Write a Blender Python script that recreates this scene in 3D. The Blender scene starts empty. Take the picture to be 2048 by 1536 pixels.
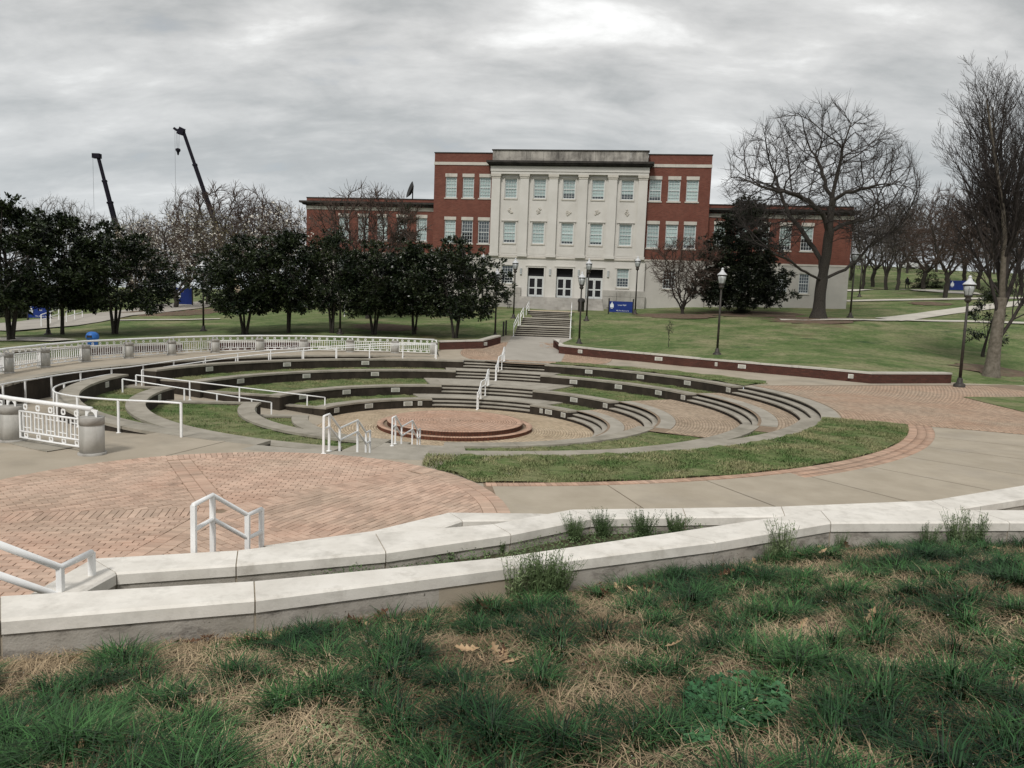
import bpy, math, random
import numpy as np
from mathutils import Vector, Matrix
random.seed(7); rng = np.random.default_rng(11)
SC = bpy.context.scene
COL = SC.collection
# ------------------------------------------------------------------ camera
FPX, PITCH, ROLL, HC = 1500.0, .1075, .037, 3.283
Fv = np.array([0, math.cos(PITCH), -math.sin(PITCH)])
R0 = np.array([1., 0, 0]); D0 = np.cross(Fv, R0)
Rv = math.cos(ROLL)*R0 - math.sin(ROLL)*D0; Dv = math.sin(ROLL)*R0 + math.cos(ROLL)*D0
EYE = np.array([0, 0, HC])
cam = bpy.data.cameras.new('camera'); camo = bpy.data.objects.new('camera', cam); COL.objects.link(camo)
cam.sensor_width = 36; cam.lens = 36*FPX/2048; cam.clip_end = 3000; cam.clip_start = .05
camo.matrix_world = Matrix(((Rv[0], -Dv[0], -Fv[0], 0), (Rv[1], -Dv[1], -Fv[1], 0), (Rv[2], -Dv[2], -Fv[2], HC), (0, 0, 0, 1)))
SC.camera = camo
SC.view_settings.view_transform = 'Standard'; SC.view_settings.look = 'None'
SC.view_settings.exposure = 0.62; SC.view_settings.gamma = 1
# ------------------------------------------------------------------ world: daylight sky behind broken overcast
SUN_EL, SUN_AZ = math.radians(48), math.radians(200)
W = bpy.data.worlds.new('World'); SC.world = W; W.use_nodes = True
nt = W.node_tree; nt.nodes.clear()
def N(t, **k):
    n = nt.nodes.new(t)
    for a, b in k.items(): setattr(n, a, b)
    return n
def LK(a, b): nt.links.new(a, b)
def MA(op, a, b=None, c=None):
    n = N('ShaderNodeMath', operation=op)
    for i, v in enumerate((a, b, c)):
        if v is None: continue
        if isinstance(v, (int, float)): n.inputs[i].default_value = v
        else: LK(v, n.inputs[i])
    return n.outputs[0]
def RAMP(src, pts):
    n = N('ShaderNodeValToRGB'); e = n.color_ramp.elements
    while len(e) < len(pts): e.new(.5)
    for i, (p, c) in enumerate(pts):
        e[i].position = p; e[i].color = (*c, 1) if len(c) == 3 else c
    LK(src, n.inputs[0]); return n.outputs[0]
sky = N('ShaderNodeTexSky', sky_type='NISHITA', sun_disc=False)
sky.sun_elevation = SUN_EL; sky.sun_rotation = SUN_AZ
bg1 = N('ShaderNodeBackground'); bg1.inputs[1].default_value = .11; LK(sky.outputs[0], bg1.inputs[0])
tc = N('ShaderNodeTexCoord'); sep = N('ShaderNodeSeparateXYZ'); LK(tc.outputs['Generated'], sep.inputs[0])
dz = MA('ADD', MA('MAXIMUM', sep.outputs[2], 0.0), .34)
cmb = N('ShaderNodeCombineXYZ'); LK(MA('DIVIDE', sep.outputs[0], dz), cmb.inputs[0]); LK(MA('DIVIDE', sep.outputs[1], dz), cmb.inputs[1])
def NOISE(scale, detail, rough, off=(0, 0, 0), st=(1, 1, 1)):
    m = N('ShaderNodeMapping'); m.inputs['Location'].default_value = off; m.inputs['Scale'].default_value = st
    LK(cmb.outputs[0], m.inputs[0])
    n = N('ShaderNodeTexNoise'); n.inputs['Scale'].default_value = scale; n.inputs['Detail'].default_value = detail
    n.inputs['Roughness'].default_value = rough; n.inputs['Distortion'].default_value = .25
    LK(m.outputs[0], n.inputs['Vector']); return n.outputs[0]
n1 = NOISE(1.7, 7, .55, (2.9, 1.1, 0), (.8, 1.5, 1)); n2 = NOISE(4.6, 9, .58, (5.1, 3.7, 2), (.75, 1.5, 1)); n3 = NOISE(.4, 3, .5, (9, 1, 4))
mixn = MA('ADD', MA('MULTIPLY', n1, .55), MA('MULTIPLY', n2, .45))
ccol = RAMP(mixn, [(.36, (.26, .27, .275)), (.44, (.315, .325, .328)), (.51, (.40, .405, .405)), (.575, (.48, .483, .48)), (.66, (.68, .685, .68))])
hz = MA('SUBTRACT', 1.0, MA('MINIMUM', MA('MULTIPLY', MA('MAXIMUM', sep.outputs[2], 0.0), 3.2), 1.0))
hmix = N('ShaderNodeMixRGB'); LK(MA('MULTIPLY', hz, .55), hmix.inputs[0]); LK(ccol, hmix.inputs[1]); hmix.inputs[2].default_value = (.40, .44, .465, 1)
bg2 = N('ShaderNodeBackground'); LK(hmix.outputs[0], bg2.inputs[0]); bg2.inputs[1].default_value = 1.0
cov = RAMP(MA('ADD', MA('MULTIPLY', n3, .6), MA('MULTIPLY', n2, .4)), [(.28, (.72, .72, .72)), (.42, (1, 1, 1))])
mx = N('ShaderNodeMixShader'); LK(cov, mx.inputs[0]); LK(bg1.outputs[0], mx.inputs[1]); LK(bg2.outputs[0], mx.inputs[2])
wo = N('ShaderNodeOutputWorld'); LK(mx.outputs[0], wo.inputs[0])
sun = bpy.data.lights.new('sun', 'SUN'); sun.energy = 1.5; sun.angle = math.radians(11); sun.color = (1, .965, .92)
suno = bpy.data.objects.new('sun', sun); COL.objects.link(suno); suno.location = (0, -20, 60)
sd = Vector((math.sin(SUN_AZ)*math.cos(SUN_EL), math.cos(SUN_AZ)*math.cos(SUN_EL), math.sin(SUN_EL)))
suno.rotation_euler = sd.to_track_quat('Z', 'Y').to_euler()

# ------------------------------------------------------------------ pixel <-> place helpers
def ray(u, v): return Fv + ((u-1024)/FPX)*Rv + ((v-768)/FPX)*Dv
def at(u, v, z):
    d = ray(u, v); return EYE + d*((z-HC)/d[2])
def aty(u, v, y):
    d = ray(u, v); return EYE + d*(y/d[1])
C = np.array([-2.23, 28.91])
def P(r, th, z=0.): t = math.radians(th); return (C[0]+r*math.cos(t), C[1]+r*math.sin(t), z)

# ------------------------------------------------------------------ materials
def mat(name, base, var=None, scale=6., detail=6, rough=.85, bump=0., bscale=None, spec=.3, stops=(.35, .65), extra=None, coord='Object', isl=0., objr=0., met=0., stain=None):
    """noise-mottled material. var=second colour; isl/objr: brightness jitter per island / per object"""
    m = bpy.data.materials.new(name); m.use_nodes = True
    t = m.node_tree; b = t.nodes['Principled BSDF']
    b.inputs['Roughness'].default_value = rough; b.inputs['Metallic'].default_value = met
    b.inputs['Specular IOR Level'].default_value = spec
    def nn(k): return t.nodes.new(k)
    geo = nn('ShaderNodeTexCoord')
    vec = geo.outputs[coord] if coord != 'World' else None
    if coord == 'World': vec = nn('ShaderNodeNewGeometry').outputs['Position']
    cur = None
    if var is not None:
        n = nn('ShaderNodeTexNoise'); n.inputs['Scale'].default_value = scale; n.inputs['Detail'].default_value = detail; n.inputs['Roughness'].default_value = .62
        t.links.new(vec, n.inputs['Vector'])
        r = nn('ShaderNodeValToRGB'); r.color_ramp.elements[0].position = stops[0]; r.color_ramp.elements[1].position = stops[1]
        r.color_ramp.elements[0].color = (*base, 1); r.color_ramp.elements[1].color = (*var, 1)
        t.links.new(n.outputs[0], r.inputs[0]); cur = r.outputs[0]
    else:
        r = nn('ShaderNodeRGB'); r.outputs[0].default_value = (*base, 1); cur = r.outputs[0]
    for st in (stain or []):
        # (colour, scale, lo, hi, amount, (sx,sy,sz))
        mp = nn('ShaderNodeMapping'); mp.inputs['Scale'].default_value = st[5]; mp.inputs['Location'].default_value = (st[1]*3.1, 1.7, .3)
        t.links.new(vec, mp.inputs[0])
        n = nn('ShaderNodeTexNoise'); n.inputs['Scale'].default_value = st[1]; n.inputs['Detail'].default_value = 7; n.inputs['Roughness'].default_value = .65
        t.links.new(mp.outputs[0], n.inputs['Vector'])
        mr = nn('ShaderNodeMapRange'); mr.inputs[1].default_value = st[2]; mr.inputs[2].default_value = st[3]; mr.inputs[4].default_value = st[4]
        t.links.new(n.outputs[0], mr.inputs[0])
        mxn = nn('ShaderNodeMixRGB'); t.links.new(mr.outputs[0], mxn.inputs[0]); t.links.new(cur, mxn.inputs[1]); mxn.inputs[2].default_value = (*st[0], 1); cur = mxn.outputs[0]
    if isl or objr:
        src = nn('ShaderNodeNewGeometry').outputs['Random Per Island'] if isl else nn('ShaderNodeObjectInfo').outputs['Random']
        a = isl or objr
        mr = nn('ShaderNodeMapRange'); mr.inputs[3].default_value = 1-a; mr.inputs[4].default_value = 1+a; t.links.new(src, mr.inputs[0])
        hs = nn('ShaderNodeHueSaturation'); t.links.new(mr.outputs[0], hs.inputs['Value']); t.links.new(cur, hs.inputs['Color']); cur = hs.outputs[0]
    t.links.new(cur, b.inputs['Base Color'])
    if bump:
        n = nn('ShaderNodeTexNoise'); n.inputs['Scale'].default_value = bscale or scale*6; n.inputs['Detail'].default_value = 6; t.links.new(vec, n.inputs['Vector'])
        bp = nn('ShaderNodeBump'); bp.inputs['Strength'].default_value = bump; bp.inputs['Distance'].default_value = .02
        t.links.new(n.outputs[0], bp.inputs['Height']); t.links.new(bp.outputs[0], b.inputs['Normal'])
    return m
def brickmat(name, c1, c2, mortar, bw=.215, bh=.075, ms=.012, uv='UV', rough=.85, tint=None, bump=.4, dirt=None, offset=.5):
    m = bpy.data.materials.new(name); m.use_nodes = True; t = m.node_tree; b = t.nodes['Principled BSDF']; b.inputs['Roughness'].default_value = rough; b.inputs['Specular IOR Level'].default_value = .25
    tcn = t.nodes.new('ShaderNodeTexCoord'); br = t.nodes.new('ShaderNodeTexBrick'); br.offset = offset
    t.links.new(tcn.outputs[uv], br.inputs['Vector'])
    br.inputs['Color1'].default_value = (*c1, 1); br.inputs['Color2'].default_value = (*c2, 1); br.inputs['Mortar'].default_value = (*mortar, 1)
    br.inputs['Scale'].default_value = 1; br.inputs['Brick Width'].default_value = bw; br.inputs['Row Height'].default_value = bh; br.inputs['Mortar Size'].default_value = ms; br.inputs['Mortar Smooth'].default_value = .2
    n = t.nodes.new('ShaderNodeTexNoise'); n.inputs['Scale'].default_value = .9; n.inputs['Detail'].default_value = 7; n.inputs['Roughness'].default_value = .65
    g = t.nodes.new('ShaderNodeNewGeometry'); t.links.new(g.outputs['Position'], n.inputs['Vector'])
    mr = t.nodes.new('ShaderNodeMapRange'); mr.inputs[1].default_value = .4; mr.inputs[2].default_value = .75; mr.inputs[4].default_value = .65; t.links.new(n.outputs[0], mr.inputs[0])
    mxn = t.nodes.new('ShaderNodeMixRGB'); t.links.new(mr.outputs[0], mxn.inputs[0]); t.links.new(br.outputs[0], mxn.inputs[1]); mxn.inputs[2].default_value = (*(dirt or tuple(x*.72 for x in c1)), 1)
    t.links.new(mxn.outputs[0], b.inputs['Base Color'])
    bp = t.nodes.new('ShaderNodeBump'); bp.inputs['Strength'].default_value = bump; bp.inputs['Distance'].default_value = .006; bp.invert = True
    t.links.new(br.outputs['Fac'], bp.inputs['Height']); t.links.new(bp.outputs[0], b.inputs['Normal'])
    return m
M = {}
M['coping'] = mat('coping_concrete', (.66, .625, .565), (.77, .735, .675), 2.2, 8, .8, .12, 60, stain=[((.44, .415, .37), 1.3, .52, .74, .75, (1, 1, 1)), ((.52, .49, .44), 5, .5, .66, .5, (1, 1, 1)), ((.36, .33, .28), 2.3, .58, .72, .55, (1, 1, 1)), ((.30, .28, .25), 22, .66, .76, .5, (1, 1, 1))], objr=.05)
M['wallbody'] = mat('weathered_concrete', (.31, .285, .245), (.44, .41, .365), 3, 9, .9, .3, 55, stain=[((.13, .115, .10), 4.5, .5, .68, .85, (1, 1, 2.2)), ((.05, .043, .037), 19, .64, .69, .9, (1, 1, 1)), ((.44, .42, .38), 2.1, .55, .75, .5, (1, 1, 1))])
M['walk'] = mat('pavement_concrete', (.345, .297, .228), (.415, .362, .285), 1.1, 8, .88, .15, 70, coord='World', stain=[((.28, .25, .21), .55, .5, .78, .7, (1, 1, 1)), ((.20, .18, .15), 14, .68, .78, .4, (1, 1, 1))], objr=.04)
M['walkbase'] = mat('pavement_base', (.335, .288, .222), (.405, .352, .278), .8, 8, .88, .12, 60, coord='World', stain=[((.22, .20, .165), .33, .52, .74, .75, (1, 1, 1)), ((.50, .46, .39), .5, .58, .8, .5, (1, 1, 1))])
M['seatcap'] = mat('seat_coping', (.27, .245, .20), (.36, .33, .275), 1.6, 8, .9, .2, 40, coord='World', stain=[((.14, .13, .10), 1.1, .5, .75, .75, (1, 1, 1)), ((.16, .17, .09), 3., .6, .78, .5, (1, 1, 1))])
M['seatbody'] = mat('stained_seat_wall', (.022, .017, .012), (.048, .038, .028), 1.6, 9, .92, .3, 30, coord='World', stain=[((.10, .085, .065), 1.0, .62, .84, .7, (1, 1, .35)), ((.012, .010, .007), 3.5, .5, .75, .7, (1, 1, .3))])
M['stairtread'] = mat('stair_tread', (.30, .275, .23), (.39, .36, .305), 1.3, 8, .9, .15, 40, coord='World', stain=[((.17, .155, .125), .9, .52, .76, .7, (1, 1, 1))])
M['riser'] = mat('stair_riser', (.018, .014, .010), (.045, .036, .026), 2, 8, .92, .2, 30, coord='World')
M['soil'] = mat('dry_soil', (.075, .056, .036), (.17, .128, .083), 5, 9, .97, .8, 30, coord='World', stain=[((.05, .06, .03), 1.6, .45, .62, .8, (1, 1, 1))])
M['mulch'] = mat('mulch_soil', (.045, .05, .025), (.10, .085, .05), 9, 8, .97, .8, 60, coord='World')
M['white'] = mat('white_painted_steel', (.80, .80, .79), (.86, .86, .85), 9, 4, .42, 0, spec=.4, coord='World', stain=[((.45, .44, .42), 6, .66, .8, .4, (1, 1, 1))])
M['pier'] = mat('pier_concrete', (.40, .39, .36), (.50, .485, .45), 3, 8, .85, .2, 50, stain=[((.20, .19, .165), 2.5, .5, .78, .8, (1, 1, .25)), ((.55, .54, .5), 3.5, .6, .8, .5, (1, 1, .3))])
M['piercap'] = mat('pier_cap_concrete', (.30, .285, .26), (.40, .385, .355), 4, 8, .9, .25, 50, stain=[((.12, .11, .09), 5, .5, .75, .8, (1, 1, 1))])
M['black'] = mat('black_paint', (.016, .015, .014), (.028, .026, .024), 8, 4, .5, 0, spec=.4)
M['pole'] = mat('lamp_pole_paint', (.020, .017, .014), (.05, .042, .034), 4, 6, .55, 0, spec=.4, coord='World')
M['silver'] = mat('silver_cap', (.50, .51, .52), (.60, .61, .62), 8, 3, .35, 0, spec=.5)
M['globe'] = mat('frosted_globe', (.33, .35, .35), (.42, .44, .43), 6, 3, .25, 0, spec=.5)
M['plate'] = mat('light_plate', (.55, .54, .49), (.64, .63, .58), 20, 3, .5)
M['grille'] = mat('light_grille', (.30, .29, .25), (.42, .41, .36), 40, 3, .6)
M['bluesign'] = mat('blue_sign_enamel', (.008, .025, .16), (.010, .032, .19), 3, 3, .45)
M['signwhite'] = mat('white_print', (.72, .75, .78))
M['bluebin'] = mat('blue_plastic', (.02, .11, .36), (.03, .14, .42), 5, 3, .45)
M['crane'] = mat('dark_crane_steel', (.010, .009, .014), (.018, .016, .024), .3, 5, .9, coord='World', spec=.1)
M['cranebase'] = mat('cream_crane_boom', (.50, .40, .30), (.42, .33, .25), .5, 4, .6, coord='World')
M['cable'] = mat('cable_steel', (.05, .05, .06))
M['bark'] = mat('bark', (.028, .024, .020), (.062, .054, .046), 14, 6, .95, .6, 30, coord='World')
M['palebark'] = mat('pale_bark', (.10, .085, .065), (.19, .165, .135), 5, 7, .95, .6, 20, coord='World')
M['twig'] = mat('twig_bark', (.030, .025, .023), (.055, .046, .042), 3, 4, .95)
M['brtwig'] = mat('brown_twig_bark', (.060, .042, .034), (.095, .066, .052), 3, 4, .95)
M['fartwig'] = mat('grey_twig_bark', (.10, .088, .078), (.15, .135, .12), 3, 4, .95)
def leafmat(name, a, b, isl=.45, rough=.45, spec=.4, trans=0.):
    m = mat(name, a, b, .7, 3, rough, spec=spec, isl=isl, coord='World', stops=(.4, .6)); return m
M['magleaf'] = leafmat('magnolia_leaf', (.009, .016, .007), (.032, .043, .018), .9, .33, .35)  # wide leaf-to-leaf brightness jitter puts glossy glints into the colour
M['hollyleaf'] = leafmat('holly_leaf', (.009, .014, .008), (.028, .035, .018), .85, .45, .3)
M['blossom'] = leafmat('pale_blossom', (.50, .47, .41), (.66, .63, .57), .35, .8, .1)
M['bud'] = leafmat('olive_bud', (.14, .125, .06), (.20, .175, .09), .4, .8, .1)
M['glass'] = None
M['blind'] = mat('window_blind', (.44, .50, .475), (.52, .575, .545), .6, 4, .7, objr=.17, coord='World')
M['sash'] = mat('window_sash', (.55, .57, .56), (.64, .66, .65), 5, 3, .5)
M['darkroom'] = mat('room_shade', (.012, .012, .014))  # near-black colour standing in for the shade of unlit interiors
M['limestone'] = mat('limestone_facade', (.53, .51, .47), (.60, .58, .54), .5, 8, .85, .08, 20, stain=[((.43, .41, .375), .35, .5, .75, .6, (1, 1, .5)), ((.30, .275, .23), 1.5, .64, .78, .5, (1, 1, .35))])
M['dirtystone'] = mat('dirty_limestone', (.20, .185, .165), (.40, .375, .335), .8, 8, .9, .1, 20, stops=(.35, .6), stain=[((.06, .055, .05), 1.1, .45, .7, .9, (1.2, 1, .3)), ((.46, .43, .38), .7, .58, .75, .6, (1, 1, .6))])
M['blackstone'] = mat('soot_cornice', (.022, .020, .018), (.06, .054, .048), 1.5, 7, .9, stain=[((.30, .28, .25), 3, .66, .72, .8, (.6, 1, 1.5))])
M['bandstone'] = mat('band_stone', (.46, .43, .38), (.55, .52, .46), 1, 7, .85, stain=[((.2, .18, .15), 2, .58, .75, .6, (1, 1, .3))])
M['plinth'] = mat('plinth_stone', (.30, .285, .26), (.43, .41, .375), .5, 8, .9, .1, 20, stain=[((.18, .165, .145), .8, .5, .72, .7, (1, 1, .7))])
M['basecon'] = mat('base_stucco', (.42, .40, .365), (.50, .48, .44), .4, 7, .9, stain=[((.24, .19, .14), .7, .6, .8, .6, (1, 1, 1))])
M['roof'] = mat('dark_roof', (.05, .047, .045), (.08, .075, .07), 1, 5, .9)
M['brick'] = brickmat('building_brick', (.140, .043, .029), (.195, .064, .043), (.14, .09, .07), .30, .10, .012, dirt=(.11, .036, .026))
M['lowbrick'] = brickmat('low_wall_brick', (.070, .027, .020), (.115, .042, .030), (.055, .034, .026), .215, .075, .012, dirt=(.05, .019, .014))
M['paverbrick'] = mat('paver_brick', (.47, .315, .235), (.54, .395, .305), .8, 8, .9, .25, 60, isl=.16, coord='World', stain=[((.40, .31, .235), .5, .46, .70, .8, (1, 1, 1)), ((.22, .17, .13), 1.3, .58, .75, .6, (1, 1, 1))])
M['paverpart'] = mat('paver_brick_piece', (.47, .315, .235), (.54, .395, .305), .8, 8, .9, .25, 60, objr=.16, coord='World', stain=[((.40, .31, .235), .5, .46, .70, .8, (1, 1, 1)), ((.22, .17, .13), 1.3, .58, .75, .6, (1, 1, 1))])
M['edgebrick'] = mat('edging_brick', (.42, .27, .19), (.48, .335, .25), .8, 8, .9, .25, 60, isl=.2, coord='World', stain=[((.36, .28, .21), .7, .5, .72, .6, (1, 1, 1))])
M['edgepart'] = mat('edging_brick_piece', (.42, .27, .19), (.48, .335, .25), .8, 8, .9, .25, 60, objr=.2, coord='World', stain=[((.36, .28, .21), .7, .5, .72, .6, (1, 1, 1))])
M['stagebrick'] = mat('stage_brick', (.46, .29, .205), (.52, .355, .265), .8, 7, .9, .2, 60, isl=.14, coord='World', stain=[((.30, .21, .15), .6, .55, .75, .6, (1, 1, 1))])
M['stageriser'] = brickmat('stage_riser_brick', (.10, .038, .022), (.16, .06, .034), (.05, .03, .02), .12, .24, .012, offset=0.)
M['tanpaver'] = mat('tan_paver', (.44, .345, .235), (.52, .42, .30), .7, 8, .9, .2, 60, isl=.13, coord='World', stain=[((.33, .25, .17), .55, .5, .74, .7, (1, 1, 1)), ((.15, .11, .075), .35, .64, .76, .7, (1, 1, 1))])
M['terbrick'] = mat('terrace_paver', (.37, .285, .205), (.44, .345, .255), .7, 8, .9, .2, 60, isl=.17, coord='World', stain=[((.27, .215, .16), .55, .5, .74, .7, (1, 1, 1))])
M['rightbrick'] = mat('right_plaza_paver', (.40, .27, .19), (.46, .335, .245), .5, 8, .9, .2, 60, isl=.15, coord='World', stain=[((.38, .31, .235), .22, .46, .66, .8, (1, 1, 1)), ((.27, .2, .15), .6, .56, .76, .5, (1, 1, 1))])
M['joint'] = mat('joint_sand', (.20, .145, .10), (.27, .205, .145), 3, 6, .97, coord='World')
M['asphalt'] = mat('path_concrete', (.33, .305, .265), (.40, .37, .325), .6, 6, .9, coord='World', stain=[((.24, .22, .19), .4, .5, .75, .6, (1, 1, 1))])
M['farpath'] = mat('far_path_concrete', (.46, .43, .375), (.55, .52, .455), .6, 6, .9, coord='World')
M['leafbrown'] = mat('dry_oak_leaf', (.36, .235, .13), (.50, .36, .22), 9, 5, .75, objr=.25)
M['leafdark'] = mat('dark_oak_leaf', (.06, .03, .017), (.15, .07, .035), 9, 5, .75, objr=.3)
M['cloth'] = mat('dark_clothes', (.015, .015, .018))
M['skin'] = mat('skin', (.35, .22, .16))
M['truckwhite'] = mat('white_vehicle_paint', (.7, .7, .7), rough=.35)
M['rubber'] = mat('rubber', (.02, .02, .02))
M['shrub'] = leafmat('shrub_leaf', (.018, .024, .013), (.035, .04, .022), .5, .6, .2)
M['weed'] = leafmat('weed_leaf', (.075, .12, .05), (.12, .17, .075), .3, .7, .15)
M['weedlight'] = leafmat('pale_weed_leaf', (.12, .17, .085), (.19, .24, .12), .3, .7, .15)
M['clover'] = leafmat('clover_leaf', (.03, .10, .04), (.06, .15, .065), .4, .6, .2)
M['flower'] = mat('tiny_white_flower', (.7, .72, .68))
M['tuft'] = leafmat('tuft_blade', (.010, .040, .012), (.040, .105, .030), .9, .55, .25)
M['straw'] = leafmat('dead_straw', (.20, .145, .088), (.44, .34, .22), .4, .85, .1)
M['lawnblade'] = leafmat('lawn_blade', (.095, .155, .052), (.29, .27, .145), .35, .8, .1)
def lawnmat(name, g1, g2, tan, brown=None):
    m = mat(name, g1, g2, .45, 9, .95, .7, 9, coord='World', spec=.1, stops=(.38, .6), stain=[(tan, .28, .45, .66, .85, (1, 1.6, 1)), (tuple(x*1.15 for x in tan), 1.8, .52, .72, .55, (1, 1.8, 1)), ((.022, .06, .022), .35, .60, .70, .85, (1, 1.7, 1)), ((.04, .055, .022), 4.2, .5, .68, .75, (1, 1.5, 1)), ((.30, .27, .17), 7.5, .55, .72, .6, (1, 1.5, 1))] + ([(brown, .13, .60, .68, .7, (1, 1, 1))] if brown else []))
    return m
M['lawn'] = lawnmat('lawn_grass', (.070, .118, .036), (.130, .175, .066), (.27, .245, .145), (.15, .11, .07))
M['terlawn'] = lawnmat('terrace_grass', (.070, .122, .036), (.125, .165, .060), (.24, .22, .125))
# glass
g = bpy.data.materials.new('window_glass'); g.use_nodes = True; t = g.node_tree; t.nodes.clear()
o_ = t.nodes.new('ShaderNodeOutputMaterial'); mxs = t.nodes.new('ShaderNodeMixShader'); tr = t.nodes.new('ShaderNodeBsdfTransparent'); gl = t.nodes.new('ShaderNodeBsdfGlossy')
gl.inputs['Roughness'].default_value = .03; gl.inputs['Color'].default_value = (.85, .95, 1, 1); mxs.inputs[0].default_value = .10; tr.inputs[0].default_value = (.9, .95, .95, 1)
t.links.new(tr.outputs[0], mxs.inputs[1]); t.links.new(gl.outputs[0], mxs.inputs[2]); t.links.new(mxs.outputs[0], o_.inputs[0]); M['glass'] = g

# ------------------------------------------------------------------ mesh builder and object helpers
class MB:
    def __init__(s): s.v = []; s.f = []; s.mi = []; s.cm = 0
    def add(s, vs, fs):
        b = len(s.v); s.v += [tuple(map(float, p)) for p in vs]
        for f in fs: s.f.append(tuple(b+i for i in f)); s.mi.append(s.cm)
    def box(s, x0, x1, y0, y1, z0, z1):
        s.add([(x0, y0, z0), (x1, y0, z0), (x1, y1, z0), (x0, y1, z0), (x0, y0, z1), (x1, y0, z1), (x1, y1, z1), (x0, y1, z1)],
              [(0, 3, 2, 1), (4, 5, 6, 7), (0, 1, 5, 4), (1, 2, 6, 5), (2, 3, 7, 6), (3, 0, 4, 7)])
    def bar(s, a, b, w, h=None, up=(0, 0, 1)):
        h = h or w; a = np.array(a, float); b = np.array(b, float); d = b-a; L = np.linalg.norm(d)
        if L < 1e-6: return
        d /= L; up = np.array(up, float)
        if abs(d@up) > .95: up = np.array([1., 0, 0])
        sx = np.cross(d, up); sx /= np.linalg.norm(sx); sy = np.cross(sx, d)
        q = [(-w/2, -h/2), (w/2, -h/2), (w/2, h/2), (-w/2, h/2)]
        s.add([a+sx*x+sy*y for x, y in q] + [b+sx*x+sy*y for x, y in q], [(0, 1, 2, 3), (7, 6, 5, 4), (0, 4, 5, 1), (1, 5, 6, 2), (2, 6, 7, 3), (3, 7, 4, 0)])
    def tube(s, pts, r, n=8, caps=True):
        pts = np.array(pts, float); m = len(pts); rr = np.broadcast_to(np.array(r, float), m)
        rings = []; prev = None
        for i in range(m):
            d = pts[min(i+1, m-1)] - pts[max(i-1, 0)]; d /= max(np.linalg.norm(d), 1e-9)
            if prev is None:
                a = np.array([0, 0, 1.]) if abs(d[2]) < .9 else np.array([1., 0, 0])
                x = np.cross(d, a)
            else: x = prev - d*(prev@d)
            x /= max(np.linalg.norm(x), 1e-9); prev = x; y = np.cross(d, x)
            for k in range(n):
                t_ = 2*math.pi*k/n; rings.append(pts[i] + rr[i]*(math.cos(t_)*x + math.sin(t_)*y))
        fs = []
        for i in range(m-1):
            for k in range(n):
                k2 = (k+1) % n; fs.append((i*n+k, i*n+k2, (i+1)*n+k2, (i+1)*n+k))
        if caps: fs += [tuple(range(n-1, -1, -1)), tuple(range((m-1)*n, m*n))]
        s.add(rings, fs)
    def lathe(s, prof, c=(0, 0, 0), n=16):
        vs = []; fs = []
        for r, z in prof:
            for k in range(n): t_ = 2*math.pi*k/n; vs.append((c[0]+r*math.cos(t_), c[1]+r*math.sin(t_), c[2]+z))
        m = len(prof)
        for i in range(m-1):
            for k in range(n): k2 = (k+1) % n; fs.append((i*n+k, i*n+k2, (i+1)*n+k2, (i+1)*n+k))
        fs += [tuple(range(n-1, -1, -1)), tuple(range((m-1)*n, m*n))]
        s.add(vs, fs)
    def prism(s, poly, z0, z1):
        n = len(poly); z0 = np.broadcast_to(z0, n); z1 = np.broadcast_to(z1, n)
        vs = [(p[0], p[1], a) for p, a in zip(poly, z0)] + [(p[0], p[1], a) for p, a in zip(poly, z1)]
        s.add(vs, [tuple(range(n-1, -1, -1)), tuple(range(n, 2*n))] + [(i, (i+1) % n, n+(i+1) % n, n+i) for i in range(n)])
    def sector(s, r0, r1, t0, t1, z0, z1, step=3., ends=True):
        """ring sector about C; z0/z1 numbers or functions of angle"""
        n = max(1, int(math.ceil(abs(t1-t0)/step))); f0 = z0 if callable(z0) else (lambda t: z0); f1 = z1 if callable(z1) else (lambda t: z1)
        vs = []
        for i in range(n+1):
            t_ = t0+(t1-t0)*i/n
            vs += [P(r0, t_, f0(t_)), P(r1, t_, f0(t_)), P(r1, t_, f1(t_)), P(r0, t_, f1(t_))]
        fs = []
        for i in range(n):
            a = 4*i; b = a+4
            for k in range(4): k2 = (k+1) % 4; fs.append((a+k, a+k2, b+k2, b+k))
        if ends: fs += [(3, 2, 1, 0), (4*n, 4*n+1, 4*n+2, 4*n+3)]
        s.add(vs, fs)
    def sheet(s, r0, r1, t0, t1, z, nr=1, step=3.):
        n = max(1, int(math.ceil(abs(t1-t0)/step))); fz = z if callable(z) else (lambda r, t: z); vs = []; fs = []
        f0 = r0 if callable(r0) else (lambda t: r0); f1 = r1 if callable(r1) else (lambda t: r1)
        for i in range(n+1):
            t_ = t0+(t1-t0)*i/n
            for j in range(nr+1):
                r = f0(t_)+(f1(t_)-f0(t_))*j/nr; vs.append(P(r, t_, fz(r, t_)))
        for i in range(n):
            for j in range(nr): a = i*(nr+1)+j; b = a+nr+1; fs.append((a, a+1, b+1, b) if t1 > t0 else (b, b+1, a+1, a))
        s.add(vs, fs)
    def mesh(s, name, mats, smooth=False, uv=True):
        v = np.array(s.v, np.float32)
        me = bpy.data.meshes.new(name); me.from_pydata(s.v, [], s.f)
        for m_ in (mats if isinstance(mats, (list, tuple)) else [mats]): me.materials.append(m_)
        if any(s.mi): me.polygons.foreach_set('material_index', s.mi)
        if smooth: me.polygons.foreach_set('use_smooth', [True]*len(me.polygons))
        if uv and len(s.f) < 60000:
            uvl = me.uv_layers.new(name='UVMap'); data = np.zeros((len(me.loops), 2), np.float32); li = 0
            for p in me.polygons:
                nx, ny, nz = p.normal
                for vi in p.vertices:
                    x, y, z = me.vertices[vi].co
                    if abs(nz) > .75: data[li] = (x, y)
                    else:
                        l_ = math.hypot(nx, ny) or 1; data[li] = ((-ny*x+nx*y)/l_, z)
                    li += 1
            uvl.data.foreach_set('uv', data.ravel())
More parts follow.
